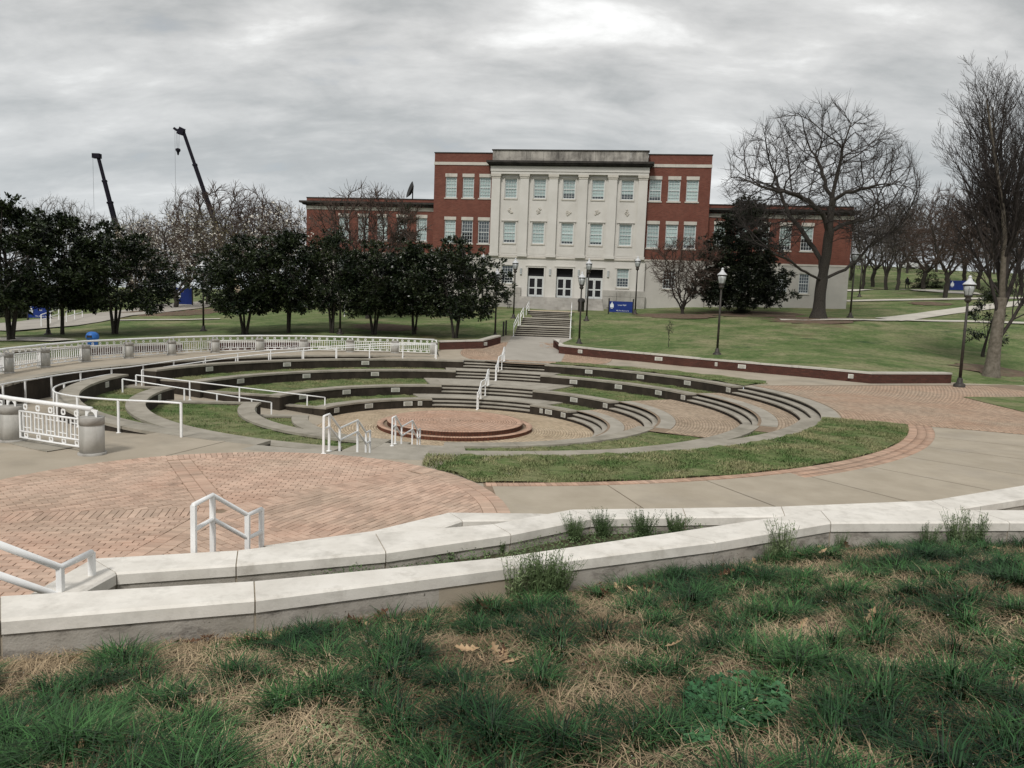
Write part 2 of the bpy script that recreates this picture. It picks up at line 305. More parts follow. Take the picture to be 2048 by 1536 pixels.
        me.update(); return me
    def build(s, name, m_, parent=None, smooth=False, uv=True):
        return link(name, s.mesh(name, m_, smooth, uv), parent)
def link(name, data, parent=None):
    o = bpy.data.objects.new(name, data); COL.objects.link(o)
    if parent is not None:
        o.parent = parent
        if not parent.get('localkids'): o.matrix_parent_inverse = Matrix.Translation(-Vector(parent.location))
    return o
def tag(o, label=None, cat=None, group=None, kind=None):
    if label: o['label'] = label
    if cat: o['category'] = cat
    if group: o['group'] = group
    if kind: o['kind'] = kind
    return o
def thing(name, label, cat, loc=(0, 0, 0), group=None, local=False, rz=0.):
    o = bpy.data.objects.new(name, None); o.empty_display_size = .2; COL.objects.link(o); o.location = tuple(map(float, loc)); o.rotation_euler = (0, 0, rz)
    if local: o['localkids'] = 1
    return tag(o, label, cat, group)
def copy_tree(o, parent=None):
    c = o.copy(); COL.objects.link(c)
    if parent is not None: c.parent = parent
    for ch in list(o.children): copy_tree(ch, c)
    return c
def npmesh(name, verts, faces_flat, loop_tot, m_, smooth=False):
    """fast mesh from numpy arrays: verts (n,3), faces_flat indices, loop_tot per face"""
    me = bpy.data.meshes.new(name); nv = len(verts); nf = len(loop_tot); nl = len(faces_flat)
    me.vertices.add(nv); me.loops.add(nl); me.polygons.add(nf)
    me.vertices.foreach_set('co', np.ascontiguousarray(verts, np.float32).ravel())
    me.loops.foreach_set('vertex_index', np.ascontiguousarray(faces_flat, np.int32))
    st = np.zeros(nf, np.int32); st[1:] = np.cumsum(loop_tot)[:-1]
    me.polygons.foreach_set('loop_start', st); me.polygons.foreach_set('loop_total', np.ascontiguousarray(loop_tot, np.int32))
    if smooth: me.polygons.foreach_set('use_smooth', np.ones(nf, bool))
    for q in (m_ if isinstance(m_, (list, tuple)) else [m_]): me.materials.append(q)
    me.update(calc_edges=True); return me

# ------------------------------------------------------------------ terrain height
Q0, Q1, Q2, Q3 = at(1028, 672, 1.0), at(1140, 676, 1.0), aty(1143, 624, 66), aty(1058, 622, 66)
def zrear(x, y): return np.clip((np.asarray(y, float)-43.2)/(Q0[1]-43.2), 0, 1)**1.15*np.clip((11-np.abs(np.asarray(x, float)-1.5))/5, 0, 1)
def atR(u, v):
    z = 0.
    for _ in range(30): q = at(u, v, z); z = .5*z+.5*float(zrear(q[0], q[1]))
    return at(u, v, z)
AA0, AA1 = aty(1000, 712, 43.2), aty(1117, 716, 43.2)
_cy = np.array([43.2, 45.5, 48, 50, Q0[1], Q3[1], Q3[1]+5]); _cl = np.interp(_cy, [AA0[1], Q0[1], Q3[1], Q3[1]+5], [AA0[0], Q0[0], Q3[0], Q3[0]+.5]); _cr = np.interp(_cy, [AA1[1], Q1[1], Q2[1], Q2[1]+5], [AA1[0], Q1[0], Q2[0], Q2[0]+.5]); _cz = np.r_[zrear(1.5, _cy[:5]), 2.68, 2.7]
def corridor(x, y, inset=.4):
    return (y > _cy[0]-1) & (y < _cy[-1]) & (x > np.interp(y, _cy, _cl)+inset) & (x < np.interp(y, _cy, _cr)-inset), np.interp(y, _cy, _cz)
ctrl = [(10.75, 43.4, .55), (15.9, 38.9, .5), (17.6, 37.2, .4), (22.9, 39.3, .12), (26, 40.5, .03), (30, 43.5, .05),
 (11.5, 45.5, .8), (20, 43, .8), (24.95, 62, 2.9), (9.5, 46, .95), (29.4, 45, .35), (32.5, 52, 1.1), (40, 52, 1.2),
 (-1.2, 52, .95), (5.2, 52, 1.0), (0, 60, 2.1), (5.9, 60, 2.15), (1, 65, 2.6), (6.5, 65, 2.65), (10.5, 66, 2.72), (8.5, 68, 2.57), (2, 70, 2.7), (8, 70, 2.7), (-8, 74, 2.7),
 (18, 72, 3.3), (31.7, 72.5, 3.7), (4.9, 76, 2.8), (-23, 80, 2.3), (-12, 79, 2.5),
 (-28.9, 48, .3), (-25.5, 48, .25), (-18, 50, .55), (-15, 50, .68), (-12, 50, .8), (-9.5, 51, .8), (-6.8, 51, .82), (-4, 50.5, .75),  (-8, 46.5, .5), (-14, 43.8, .45), (-20, 38, .4), (-23, 31, .3), (-24, 24, .2),
 (-29, 60, .87), (-41, 85, 1.56), (-35, 58, .31), (-35, 75, 1.57), (-6.5, 62, 1.66), (-12.7, 58, 1.5), (-16.8, 62, 1.28), (-48, 75, 0.2), (-31, 50, 0), (-30, 44, -.15), (-45, 60, -.1), (-60, 95, 1.2), (-30, 100, 2.),
 (39.6, 80, 5.07), (55.8, 110, 7.45), (43.5, 65, 3.44), (26.7, 60, 2.93), (40.3, 70, 3.9), (51.6, 90, 6.73), (50, 110, 7.0), (62, 135, 12.3), (30, 130, 11.), (95, 150, 12.8), (0, 120, 5.), (70, 80, 5.), (60, 60, 3.), (120, 120, 9.6), (200, 200, 12.5),
 (-80, 160, 2.6), (-120, 120, 1.5), (-60, 200, 3), (60, 260, 14), (200, 400, 11), (-200, 400, 4), (0, 400, 8), (-200, 100, 1), (100, 40, 1), (-60, 30, -.2)]
for y_ in (Q0[1]-2.5, Q0[1], Q0[1]+4.5, Q0[1]+9, Q3[1]):
    z_ = float(np.interp(y_, _cy, _cz)); ctrl += [(float(np.interp(y_, _cy, _cl))-.3, y_, z_-.02), (float(np.interp(y_, _cy, _cr))+.3, y_, z_-.02)]
ctrl = [c_ for i_, c_ in enumerate(ctrl) if not any(math.hypot(c_[0]-d_[0], c_[1]-d_[1]) < .8 for d_ in ctrl[i_+1:])]
for q_ in [atR(u_, v_) for u_, v_ in [(1119, 695), (1117, 707), (1200, 716), (1300, 725), (1001, 687), (966, 697), (930, 698)]]:
    d_ = q_[:2]/np.linalg.norm(q_[:2]); ctrl.append((q_[0]+d_[0]*.6, q_[1]+d_[1]*.6, q_[2]+.5))
ctrl = np.array(ctrl, float)
def _phi(d): return np.sqrt(d*d + 1.0)
_A = _phi(np.linalg.norm(ctrl[:, None, :2]-ctrl[None, :, :2], axis=2)); _n = len(ctrl)
_K = np.zeros((_n+1, _n+1)); _K[:_n, :_n] = _A - .25*np.eye(_n); _K[:_n, _n] = 1; _K[_n, :_n] = 1
_w = np.linalg.solve(_K, np.r_[ctrl[:, 2], 0])
def G(x, y):
    x = np.atleast_1d(np.asarray(x, float)); y = np.atleast_1d(np.asarray(y, float))
    d = np.hypot(x[..., None]-ctrl[:, 0], y[..., None]-ctrl[:, 1])
    r = _phi(d) @ _w[:-1] + _w[-1]
    return r if r.size > 1 else float(r[0])
def onG(u, v, y0=38., y1=300.):
    """where the sight line through photo point (u, v) meets the lawn"""
    ys = np.arange(y0, y1, .2); d = ray(u, v); pts = EYE + d[None, :]*(ys/d[1])[:, None]
    g_ = G(pts[:, 0], pts[:, 1]); k = np.where(pts[:, 2] <= g_)[0]
    i = k[0] if len(k) else len(ys)-1
    return np.array([pts[i, 0], pts[i, 1], g_[i]])
def gz(x, y): return np.array([x, y, G(x, y)])
# boundary between the paved ring and the lawns, as radius by angle
BND = [(-60, 60), (0, 48), (10, 40), (17, 33), (21.2, 27.0), (21.5, 21.5), (28, 20.7), (38, 19.9), (47.3, 19.3), (57, 19.5), (67.6, 20.6), (72, 21.5), (76, 22.6), (78, 25.5), (87.5, 25.5), (90, 22.6), (93, 20.6), (97, 20.2), (110, 19.9), (125, 20.2), (140, 20.4), (150, 20.2), (160, 19.9), (170, 19.8), (180, 20), (200, 24), (215, 30), (240, 50)]
bt, br_ = np.array([b[0] for b in BND], float), np.array([b[1] for b in BND], float)
def _polar(q): return math.degrees(math.atan2(q[1]-C[1], q[0]-C[0])), math.hypot(q[0]-C[0], q[1]-C[1])
RWP = [atR(1119, 695)]+[atR(u, v) for u, v in [(1117, 707), (1200, 716), (1300, 725), (1400, 735), (1520, 746), (1640, 757), (1742, 767), (1902, 766.5)]]
LWP = [atR(1001, 687)]+[atR(u, v) for u, v in [(966, 697), (930, 698), (880, 699.5)]]
_rp = sorted(_polar(q) for q in RWP[1:-1]); _lp = sorted(_polar(q) for q in LWP[1:])
BND = [b for b in BND if b[0] < 21]+[(21.2, 27.8), (22.55, 27.8), (22.75, 21.9)]+[(a, r+.3) for a, r in _rp if a > 23]+[(_rp[-1][0]+.8, 24.0), (86.5, 24.0)]+[(a, r+.3) for a, r in _lp if a > 87]+[b for b in BND if b[0] > 98]
bt, br_ = np.array([b[0] for b in BND], float), np.array([b[1] for b in BND], float)
def rb(t_): return float(np.interp(t_, bt, br_))
# ---- lawn sheet (polar grid outward from the boundary)
th = np.unique(np.concatenate([np.linspace(-60, 240, 301), bt])); NR = 64
fr = np.r_[0, np.linspace(0, 1, NR-1)**2.6]
vs = []
for t_ in th:
    r0 = rb(t_)-.12; r = r0 + (520-r0)*fr; r[0] = r[1]
    x = C[0]+r*math.cos(math.radians(t_)); y = C[1]+r*math.sin(math.radians(t_)); z = G(x, y)
    z = z + .04*np.sin(x*1.1+2*np.sin(y*.5))*np.cos(y*.9+1.3*np.sin(x*.37))
    ins_, zc_ = corridor(x, y); z = np.where(ins_, np.minimum(z, zc_-.55), z); z[0] = -.35; vs.append(np.c_[x, y, z])
vs = np.concatenate(vs); nt_ = len(th)
i, j = np.meshgrid(np.arange(nt_-1), np.arange(NR-1), indexing='ij'); a = (i*NR+j).ravel()
fl = np.c_[a, a+1, a+NR+1, a+NR].ravel()
lawn = link('lawn', npmesh('lawn', vs, fl, np.full(len(a), 4), M['lawn'], True)); tag(lawn, kind='structure')

# ------------------------------------------------------------------ amphitheatre bowl
RK = {1: 5.5, 2: 7.35, 3: 10.8, 4: 12.65}; TW = .56; TK = .41
ZK = {k: -1.64+TK*k for k in range(0, 5)}; ZF = -1.64
SL = {1: (104.8, 56), 2: (99.2, 64), 3: (94.1, 70), 4: (92.3, 71.7)}          # rear stair edges
FARL = {1: 166., 2: 169.2, 3: 170.2, 4: 171.2}; NEARL = {1: 187.5, 2: 184.5, 3: 181., 4: 180.2}
REND = {1: 32., 2: 27.8, 3: 22.1, 4: 18.7}; RFE = -24.
FRL = {1: -99.6, 2: -99.8, 3: -100.2, 4: -104.5}; FRR = {1: -87.5, 2: -87.5, 3: -87.8, 4: -88.}
def seat_wall(k, t0, t1, label, lights=(), skip_coping=False):
    """t0<t1 degrees; a concrete seat wall with coping slabs, stained face and recessed lights"""
    r0, r1 = RK[k], RK[k]+TW; z = ZK[k]; zb = z-TK-.35
    mid = P((r0+r1)/2, (t0+t1)/2, z-TK)
    w = thing('seat_wall', label, 'seat wall', mid, 'curved concrete seat walls of the amphitheatre')
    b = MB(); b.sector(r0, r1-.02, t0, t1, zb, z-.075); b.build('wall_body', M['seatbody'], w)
    n = max(1, round(math.radians(t1-t0)*r0/2.3)); gap = math.degrees(.007/r0)
    for i in range(n):
        a0 = t0+(t1-t0)*i/n+gap; a1 = t0+(t1-t0)*(i+1)/n-gap
        c = MB(); c.sector(r0-.025, r1, a0, a1, z-.075, z); c.build('coping_slab', M['seatcap'], w)
    for (t_, zz, wd) in lights:
        lt = MB(); da = math.degrees(wd/2/r0)
        lt.sector(r0-.022, r0+.02, t_-da, t_+da, z-.31, z-.11, 2)
        pl = lt.build('wall_light', M['plate'], w)
        g_ = MB(); db = da*.78
        for q in range(4): zz0 = z-.285+q*.04; g_.sector(r0-.03, r0-.018, t_-db, t_+db, zz0, zz0+.026, 2)
        g_.build('louvre', M['grille'], pl)
    return w
LB = [(156.3, 0, .42), (136.3, 0, .42), (116.8, 0, .42)]; RB_ = [(60.1, 0, .42), (46.2, 0, .42), (32.8, 0, .42)]
names = {1: 'lowest', 2: 'second', 3: 'third', 4: 'topmost'}
for k in (1, 2, 3, 4):
    l = [x for x in LB if SL[k][0]+2 < x[0] < FARL[k]-2]; r = [x for x in RB_ if REND[k]+2 < x[0] < SL[k][1]-2]
    if k == 1: l = [(157.2, 0, .34), (137.1, 0, .42), (116.7, 0, .42), (110.8, 0, .2)]; r = [(49.4, 0, .17), (44.9, 0, .4)]
    if k == 2: r = [(46, 0, .42)]
    r = r + [(REND[k]+math.degrees(.3/RK[k]), 0, .3)]
    seat_wall(k, SL[k][0], FARL[k], f'{names[k]} stained curved seat wall left of the rear steps, with pale light plates', l)
    seat_wall(k, REND[k], SL[k][1], f'{names[k]} stained curved seat wall right of the rear steps, with pale light plates', r)
    seat_wall(k, NEARL[k], 360+FRL[k], f'{names[k]} concrete ring wall hooking round the front left of the bowl', [(NEARL[k]+8, 0, .3)] if k > 1 else ())
    if k in (2, 3, 4): seat_wall(k, FRR[k], RFE, f'{names[k]} low concrete ring curb at the front right of the bowl')
# floor: joint bed and tan pavers in concentric rows
ub = MB(); ub.sheet(.02, 17, 0, 360, -2.15, 1, 8); tag(ub.build('subsoil', M['soil'], uv=False), kind='structure')
fl_ = MB(); fl_.sheet(0.02, RK[1]+.1, 0, 360, ZF-.012, 3, 6); floor = fl_.build('bowl_floor', M['joint'], uv=False); tag(floor, kind='structure')
def paver_rows(name, parent, r0, r1, t0, t1, z, m_, row=.105, brick=.21, gap=.009, centre=None, zf=None, proud=.012, skip=None):
    V = []; nq = 0; cx, cy = centre if centre is not None else C; r = r0; k = 0
    while r+row*.6 <= r1:
        ra, rb_ = r+gap/2, min(r+row, r1)-gap/2; n = max(3, int(round(math.radians(abs(t1-t0))*r/brick)))
        da = math.radians(t1-t0)/n; off = .5*(k % 2) if abs(t1-t0) < 359 else .5*(k % 2)
        ii = np.arange(n)+off; a0 = math.radians(t0)+ii*da; a1 = a0+da; ga = gap/2/max(r, .1)*np.sign(da)
        a1 = np.minimum(a1, math.radians(max(t0, t1))) if abs(t1-t0) < 359 else a1
        ca, sa, cb, sb = np.cos(a0+ga), np.sin(a0+ga), np.cos(a1-ga), np.sin(a1-ga)
        zz = z + rng.uniform(-.002, .002, n)
        q = np.stack([np.c_[cx+ra*ca, cy+ra*sa, zz], np.c_[cx+rb_*ca, cy+rb_*sa, zz], np.c_[cx+rb_*cb, cy+rb_*sb, zz], np.c_[cx+ra*cb, cy+ra*sb, zz]], 1)
        if skip is not None:
            cen = q.mean(1); q = q[~skip(cen[:, 0], cen[:, 1])]
        if zf is not None: q[..., 2] += zf(q[..., 0], q[..., 1])
        V.append(q); r += row; k += 1
    V = np.concatenate(V); n = len(V); vv = V.reshape(-1, 3)
    lo = vv.copy(); lo[:, 2] -= proud
    allv = np.concatenate([vv, lo]); b = np.arange(n)*4; o = n*4
    F = [np.c_[b, b+1, b+2, b+3]]
    for s_ in range(4):
        s2 = (s_+1) % 4; F.append(np.c_[b+s2, b+s_, b+s_+o, b+s2+o])
    ff = np.stack(F, 1).reshape(-1, 4)
    ob = link(name, npmesh(name, allv, ff.ravel(), np.full(len(ff), 4), m_), parent); tag(ob, kind='stuff'); return ob
paver_rows('floor_paving', floor, 2.0, RK[1]-.03, 0, 360, ZF, M['tanpaver'])
# stage: two brick tiers
SCN = (-2.17, 29.1)
stage = thing('round_stage', 'round two tier brick stage in the middle of the sunken bowl', 'stage', (SCN[0], SCN[1], ZF))
oldC = C; C = np.array(SCN)
for r, z0, z1 in ((3.02, ZF-.02, ZF+.137), (2.64, ZF+.10, ZF+.274)):
    b = MB(); b.sector(.02, r-.012, 0, 360, z0, z1-.05, 4); b.build('stage_core', M['joint'], stage, uv=False)
    b = MB(); b.sector(r-.05, r, 0, 360, z0, z1-.014, 4)
    # arc length uv for the upright bricks
    me = b.mesh('riser_bricks', M['stageriser']); uvl = me.uv_layers[0].data
    for p in me.polygons:
        cs = [me.vertices[vi].co for vi in p.vertices]; angs = [math.atan2(c_.y-SCN[1], c_.x-SCN[0]) for c_ in cs]
        if max(angs)-min(angs) > math.pi: angs = [x+2*math.pi if x < 0 else x for x in angs]
        for li, an, c_ in zip(p.loop_indices, angs, cs): uvl[li].uv = (an*r, c_.z)
    link('riser_bricks', me, stage)
    paver_rows('nosing_bricks', stage, r-.24, r+.012, 0, 360, z1, M['stagebrick'], row=.252, brick=.098, gap=.008, centre=SCN, proud=.014)
paver_rows('stage_paving', stage, .02, 2.64-.245, 0, 360, ZF+.274, M['stagebrick'], centre=SCN)
C = oldC
# terraces behind the walls
def lawn_sector(name, r0, r1, t0, t1, z, m_='terlawn', step=2):
    b = MB(); b.sheet(r0, r1, t0, t1, lambda r, t_: z(r, t_) if callable(z) else z+.025*math.sin(r*3+t_*.7)+.02*math.sin(t_*1.9), 6, step)
    o = b.build(name, M[m_], uv=False, smooth=True); return tag(o, kind='structure')
RNX = {1: RK[2], 2: RK[3], 3: RK[4]}
GRASS = []
for k in (1, 2, 3):
    r0, r1 = RK[k]+TW, RNX[k]; z = ZK[k]-.05
    for t0, t1 in ((SL[k][0]+(4.5 if k == 1 else 3), FARL[k]-1.2), (REND[k]+1, SL[k][1]-(4.5 if k == 1 else 3)), (NEARL[k]+1.2, 360+FRL[k]-2), (FRR[k]+2, RFE-5)):
        if k == 1 and t0 < -80: continue
        zz = z-.05 if t0 > 175 else (z-.01 if t0 < -80 else z)
        lawn_sector('terrace_lawn', r0-.04, r1+.04, t0, t1, zz); GRASS.append((r0, r1, t0, t1, zz))
# rear lawn behind the right topmost wall, and the ring lawn at the front right
lawn_sector('rear_lawn_strip', lambda t_: RK[4]+TW, lambda t_: np.interp(t_, [19, 24, 40, 55, 72], [13.3, 15.8, 15.4, 14.9, 14.8]), 19, 71.5, .03); GRASS.append((13.2, 15, 21, 71, .02))
PC, PR = np.array([-4.33, 10.98]), 4.42
def ring_in(t_):
    return RK[4]+TW
def ring_left(r):  # angle where the brick circle cuts radius r
    return -89
rl = MB(); vs_ = []
b = MB(); rows = 26; cols = 70
for i_ in range(cols+1):
    for j_ in range(rows+1):
        r = RK[4]+TW+(15.6-RK[4]-TW)*j_/rows; t0 = float(np.interp(r, [13.2, 14.4], [-84.7, -86.9]))
        # left edge follows the brick circle
        for _ in range(60):
            p_ = P(r, t0)
            if math.hypot(p_[0]-PC[0], p_[1]-PC[1]) < PR+.03: t0 += .15
            else: break
        t_ = t0+(-23.-t0)*i_/cols
        b.v.append(P(r, t_, .025+.02*math.sin(r*4+t_*.9)+.02*math.sin(t_*2.3)*math.sin(r*2)))
for i_ in range(cols):
    for j_ in range(rows): a = i_*(rows+1)+j_; b.f.append((a, a+1, a+rows+2, a+rows+1)); b.mi.append(0)
o = b.build('ring_lawn', M['terlawn'], uv=False, smooth=True); tag(o, kind='structure')
# paved terraces with curved steps at the right, straight-through steps front and rear
def stair_flight(parent, k, t0, t1):
    for q in range(3):
        z = ZK[k-1]+(q+1)*TK/3; r0 = RK[k]+.29*q; r1 = (RK[k]+.29*(q+1)) if q < 2 else RK[k]+1.1
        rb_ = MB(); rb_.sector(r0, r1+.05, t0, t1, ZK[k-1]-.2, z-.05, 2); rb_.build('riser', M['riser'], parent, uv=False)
        tb = MB(); tb.sector(r0-.02, r1, t0, t1, z-.045, z, 2); tb.build('tread', M['stairtread'], parent, uv=False)
def landing(parent, k, t0, t1, r1=None):
    r1 = r1 or RK[k+1]; b = MB(); b.sheet(RK[k]+1.1, r1+.02, t0, t1, ZK[k]-.002, 1, 2); b.build('landing', M['stairtread'], parent, uv=False)
rs = thing('curved_steps', 'curved concrete steps rising in four flights at the right side of the bowl', 'steps', P(9, 5, ZF))
for k in (1, 2, 3, 4): stair_flight(rs, k, RFE+.5 if k > 1 else -55, REND[k])
for k in (1, 2, 3):
    tb = MB(); tb.sheet(RK[k]+TW-.1, RNX[k]+.05, RFE-5.5, REND[k]+1, ZK[k]-.016, 1, 3); bed = tb.build('terrace_bed', M['joint'], uv=False); tag(bed, kind='structure')
    if RNX[k]-RK[k]-1.1 > .2: paver_rows('terrace_paving', bed, RK[k]+1.12, RNX[k]-.02, RFE-5., REND[k]+.4, ZK[k]-.002, M['terbrick'])
def cheeks(parent, k, tl, wdeg, side, zt=None):
    r0 = RK[k]+.02; r1 = RK[k+1] if k < 4 else RK[4]+1.0
    b = MB(); t0, t1 = (tl, tl+wdeg*side); b.sector(RK[k]+TW*.5, r1, min(t0, t1), max(t0, t1), ZK[k]-TK, ZK[k]+.004, 2); b.build('cheek_slab', M['seatcap'], parent, uv=False)
st = thing('rear_stairs', 'wide concrete stairs in four flights up the back of the bowl', 'stairs', P(9, 83, ZF))
for k in (1, 2, 3, 4):
    stair_flight(st, k, SL[k][1], SL[k][0])
    if k < 4: landing(st, k, SL[k][1], SL[k][0]); w_ = math.degrees(.5/RK[k]); cheeks(st, k, SL[k][1], w_, -1); cheeks(st, k, SL[k][0], w_, 1)
fs = thing('front_stairs', 'concrete stairs going down into the bowl from the near brick circle', 'stairs', P(10, -94, ZF))
for k in (1, 2, 3, 4):
    stair_flight(fs, k, FRL[k], FRR[k])
    if k < 4: landing(fs, k, FRL[k], FRR[k])
    w_ = math.degrees(.55/RK[k])
    if k < 4: cheeks(fs, k, FRR[k], w_, 1); cheeks(fs, k, FRL[k], w_, -1)
# ramp into the bowl at the left
def rampz(r): return float(np.interp(r, [RK[1]-.2, 13.4], [ZF, -.86]))
rm = MB(); n = 12
for i_ in range(n+1):
    r = RK[1]-.25+(13.6-RK[1])*i_/n; tf = np.interp(r, [5.5, 13.2], [166, 171.2]); tn = np.interp(r, [5.5, 7.4, 13.2], [187.5, 184.5, 180.2])
    rm.v += [P(r, tf-1.5, rampz(r)+.004), P(r, tn+1.5, rampz(r)+.004)]
for i_ in range(n): a = 2*i_; rm.f.append((a, a+2, a+3, a+1)); rm.mi.append(0)
tag(rm.build('bowl_ramp', M['walkbase'], uv=False), kind='structure')
rc = thing('ramp_curb', 'stepped concrete curb along the near side of the bowl ramp', 'curb', P(9, 182, -.8))
fc = thing('ramp_curb', 'stepped stained retaining wall along the far side of the bowl ramp', 'curb', P(9, 169, -.8))
for k in (1, 2, 3):
    r0, r1 = RK[k]+TW, RNX[k]
    for par, tl, sg in ((rc, NEARL, 1), (fc, FARL, -1)):
        wd = math.degrees(.28/r0)
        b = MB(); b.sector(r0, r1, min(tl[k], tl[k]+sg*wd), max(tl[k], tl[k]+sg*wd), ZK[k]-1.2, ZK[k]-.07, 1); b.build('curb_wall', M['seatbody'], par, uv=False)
        b = MB(); b.sector(r0, r1, min(tl[k], tl[k]+sg*wd), max(tl[k], tl[k]+sg*wd), ZK[k]-.07, ZK[k]-.005, 1); b.build('curb_top', M['seatcap'], par, uv=False)
# ring ramp in the trench outside the left walls
TRO = 15.35   # foot of the retaining wall under the far railing
def rr(t_): return float(np.interp(t_, [98, 108, 130, 160, 168, 190, 215, 245, 252], [0, -.06, -.38, -.80, -.86, -.80, -.52, -.04, 0]))
RTO = lambda t_: float(np.interp(t_, [95, 110, 130, 150, 166, 180, 200, 225, 248, 253], [14.5, 15.0, 15.0, 14.9, 14.75, 14.9, 15.1, 15.3, 15.4, 15.6]))
tr = MB(); tr.sheet(lambda t_: RK[4]+TW-.05, lambda t_: RTO(t_)+.35, 98, 252, lambda r, t_: rr(t_)+.003, 2, 2); tag(tr.build('ring_ramp', M['walkbase'], uv=False), kind='structure')
rw = thing('retaining_wall', 'dark stained retaining wall curving under the far white railing', 'wall', P(15, 160, -.8))
b = MB(); n = 66
for i_ in range(n+1):
    t_ = 98+(244-98)*i_/n; r = RTO(t_)
    b.v += [P(r, t_, rr(t_)-.3), P(r, t_, -.06), P(r+.4, t_, -.06), P(r+.4, t_, rr(t_)-.3)]
for i_ in range(n):
    a = 4*i_
    for q in range(3): b.f.append((a+q, a+q+1, a+q+5, a+q+4)); b.mi.append(0)
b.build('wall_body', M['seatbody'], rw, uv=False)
b = MB()
for i_ in range(n):
    t0, t1 = 98+(244-98)*i_/n, 98+(244-98)*(i_+1)/n; r = RTO((t0+t1)/2)
    b.sector(r-.03, r+.5, t0, t1, -.06, .012, 4, ends=False)
b.build('wall_cap', M['seatcap'], rw, uv=False)

# ------------------------------------------------------------------ level pavements round the bowl
pv = MB()
zr_ = lambda r, t_: -.004+float(zrear(*P(r, t_)[:2]))
pv.sheet(lambda t_: RK[4]+TW-.02, lambda t_: rb(t_)+.35, -60, 98, zr_, 12, 1.5)      # right and rear
pv.sheet(lambda t_: RTO(t_)+.3, lambda t_: rb(t_)+.35, 98, 243.2, -.004, 4, 2)          # far left walkway
pv.sheet(lambda t_: RK[4]+TW-.02, 34., 243.2, 300., -.004, 6, 2)                      # front
pv.build('plaza', M['walkbase'], uv=False); tag(bpy.data.objects['plaza'], kind='structure')
b = MB(); b.sheet(RK[4]+1.08, RK[4]+1.12, FRL[4], FRR[4], .0, 1, 2)
# front walk slabs between radial joints
slabs = thing('walkway', None, None, P(19, -55, 0)); tag(slabs, kind='structure')
jt = [-97.5, -83, -75.2, -67.6, -59.2, -51.5, -44.5, -37.5, -30.5, -22.8]
for a0, a1 in zip(jt[:-1], jt[1:]):
    if a0 < -90: continue
    r0 = 16.3 if a0 > -60 else 15.88
    s = MB(); gp = .035
    s.sheet(r0, 19.6, a0+gp, a1-gp, .012, 1, 2.); s.build('slab', M['walk'], slabs, uv=False)
    s = MB(); s.sheet(19.612, 27., a0+gp, a1-gp, .012, 1, 2.); s.build('slab', M['walk'], slabs, uv=False)
jb = MB(); jb.sheet(15.7, 27.2, -83.2, -22.8, .003, 1, 2); jb.build('joint_bed', M['joint'], slabs, uv=False)
# brick edging round the ring lawn: first row as single bricks
ed = MB(); ed.sheet(15.6, 16.3, -83.5, -22.4, .004, 1, 2); edging = ed.build('brick_edging', M['joint'], uv=False); tag(edging, kind='structure')
bm_ = MB(); bm_.box(-.112, .112, -.047, .047, -.01, .014); brick_me = bm_.mesh('brick', M['edgepart'], uv=False)
nb = 0; t_ = -85.
while t_ < -23 and nb < 168:
    r = 15.735; o = link('brick', brick_me, edging); o.matrix_parent_inverse = Matrix(); p_ = P(r, t_)
    if math.hypot(p_[0]-PC[0], p_[1]-PC[1]) > PR+.1:
        o.location = (p_[0], p_[1], rng.uniform(-.001, .002)); o.rotation_euler = (0, 0, math.radians(t_)+rng.uniform(-.02, .02)); nb += 1
    else: bpy.data.objects.remove(o)
    t_ += math.degrees(.1005/r)
paver_rows('edging_rows', edging, 15.852, 16.30, -60, -22.6, .013, M['edgebrick'], row=.228, brick=.1)
paver_rows('edging_inner_row', edging, 15.62, 15.85, t_, -22.6, .013, M['edgebrick'], row=.228, brick=.1)
# right plaza of concentric pavers
gp_ = [(19.14, 31.68), (18.9, 29.5), (18.71, 27.18), (22, 24.2), (30, 20), (40, 30), (26, 33.6), (20.9, 32.2)]
rp = MB(); rp.sheet(RK[4]+1.15, 30, -22.5, 19.5, .004, 1, 3); rpl = rp.build('brick_plaza', M['joint'], uv=False); tag(rpl, kind='structure')
paver_rows('plaza_paving', rpl, RK[4]+1.17, 27.5, -22.4, 18.6, .012, M['rightbrick'], row=.105, brick=.215)
gl_ = MB(); gl_.add([(x, y, .03) for x, y in gp_], [tuple(range(len(gp_)))]); o = gl_.build('side_lawn', M['terlawn'], uv=False); tag(o, kind='structure')
# rear brick circle
RC_, RCR = (1.4, 45.6), 4.6
bb = MB(); bb.v = [(RC_[0]+r_*math.cos(a_), RC_[1]+r_*math.sin(a_), .003+float(zrear(RC_[0]+r_*math.cos(a_), RC_[1]+r_*math.sin(a_)))) for r_ in np.linspace(.01, RCR, 14) for a_ in np.linspace(0, 2*math.pi, 60, endpoint=False)]
bb.v = [(x, y, z if math.hypot(x-C[0], y-C[1]) > 13.9 else -.03) for x, y, z in bb.v]
bb.f = [(i_*60+k, i_*60+(k+1) % 60, (i_+1)*60+(k+1) % 60, (i_+1)*60+k)[::-1] for i_ in range(13) for k in range(60)]; bb.mi = [0]*len(bb.f); rcp = bb.build('rear_brick_circle', M['joint'], uv=False); tag(rcp, kind='structure')
paver_rows('circle_paving', rcp, .02, RCR, 0, 360, .009, M['rightbrick'], row=.12, brick=.24, centre=RC_, zf=zrear, skip=lambda x, y: (np.hypot(x-C[0], y-C[1]) < 13.8))

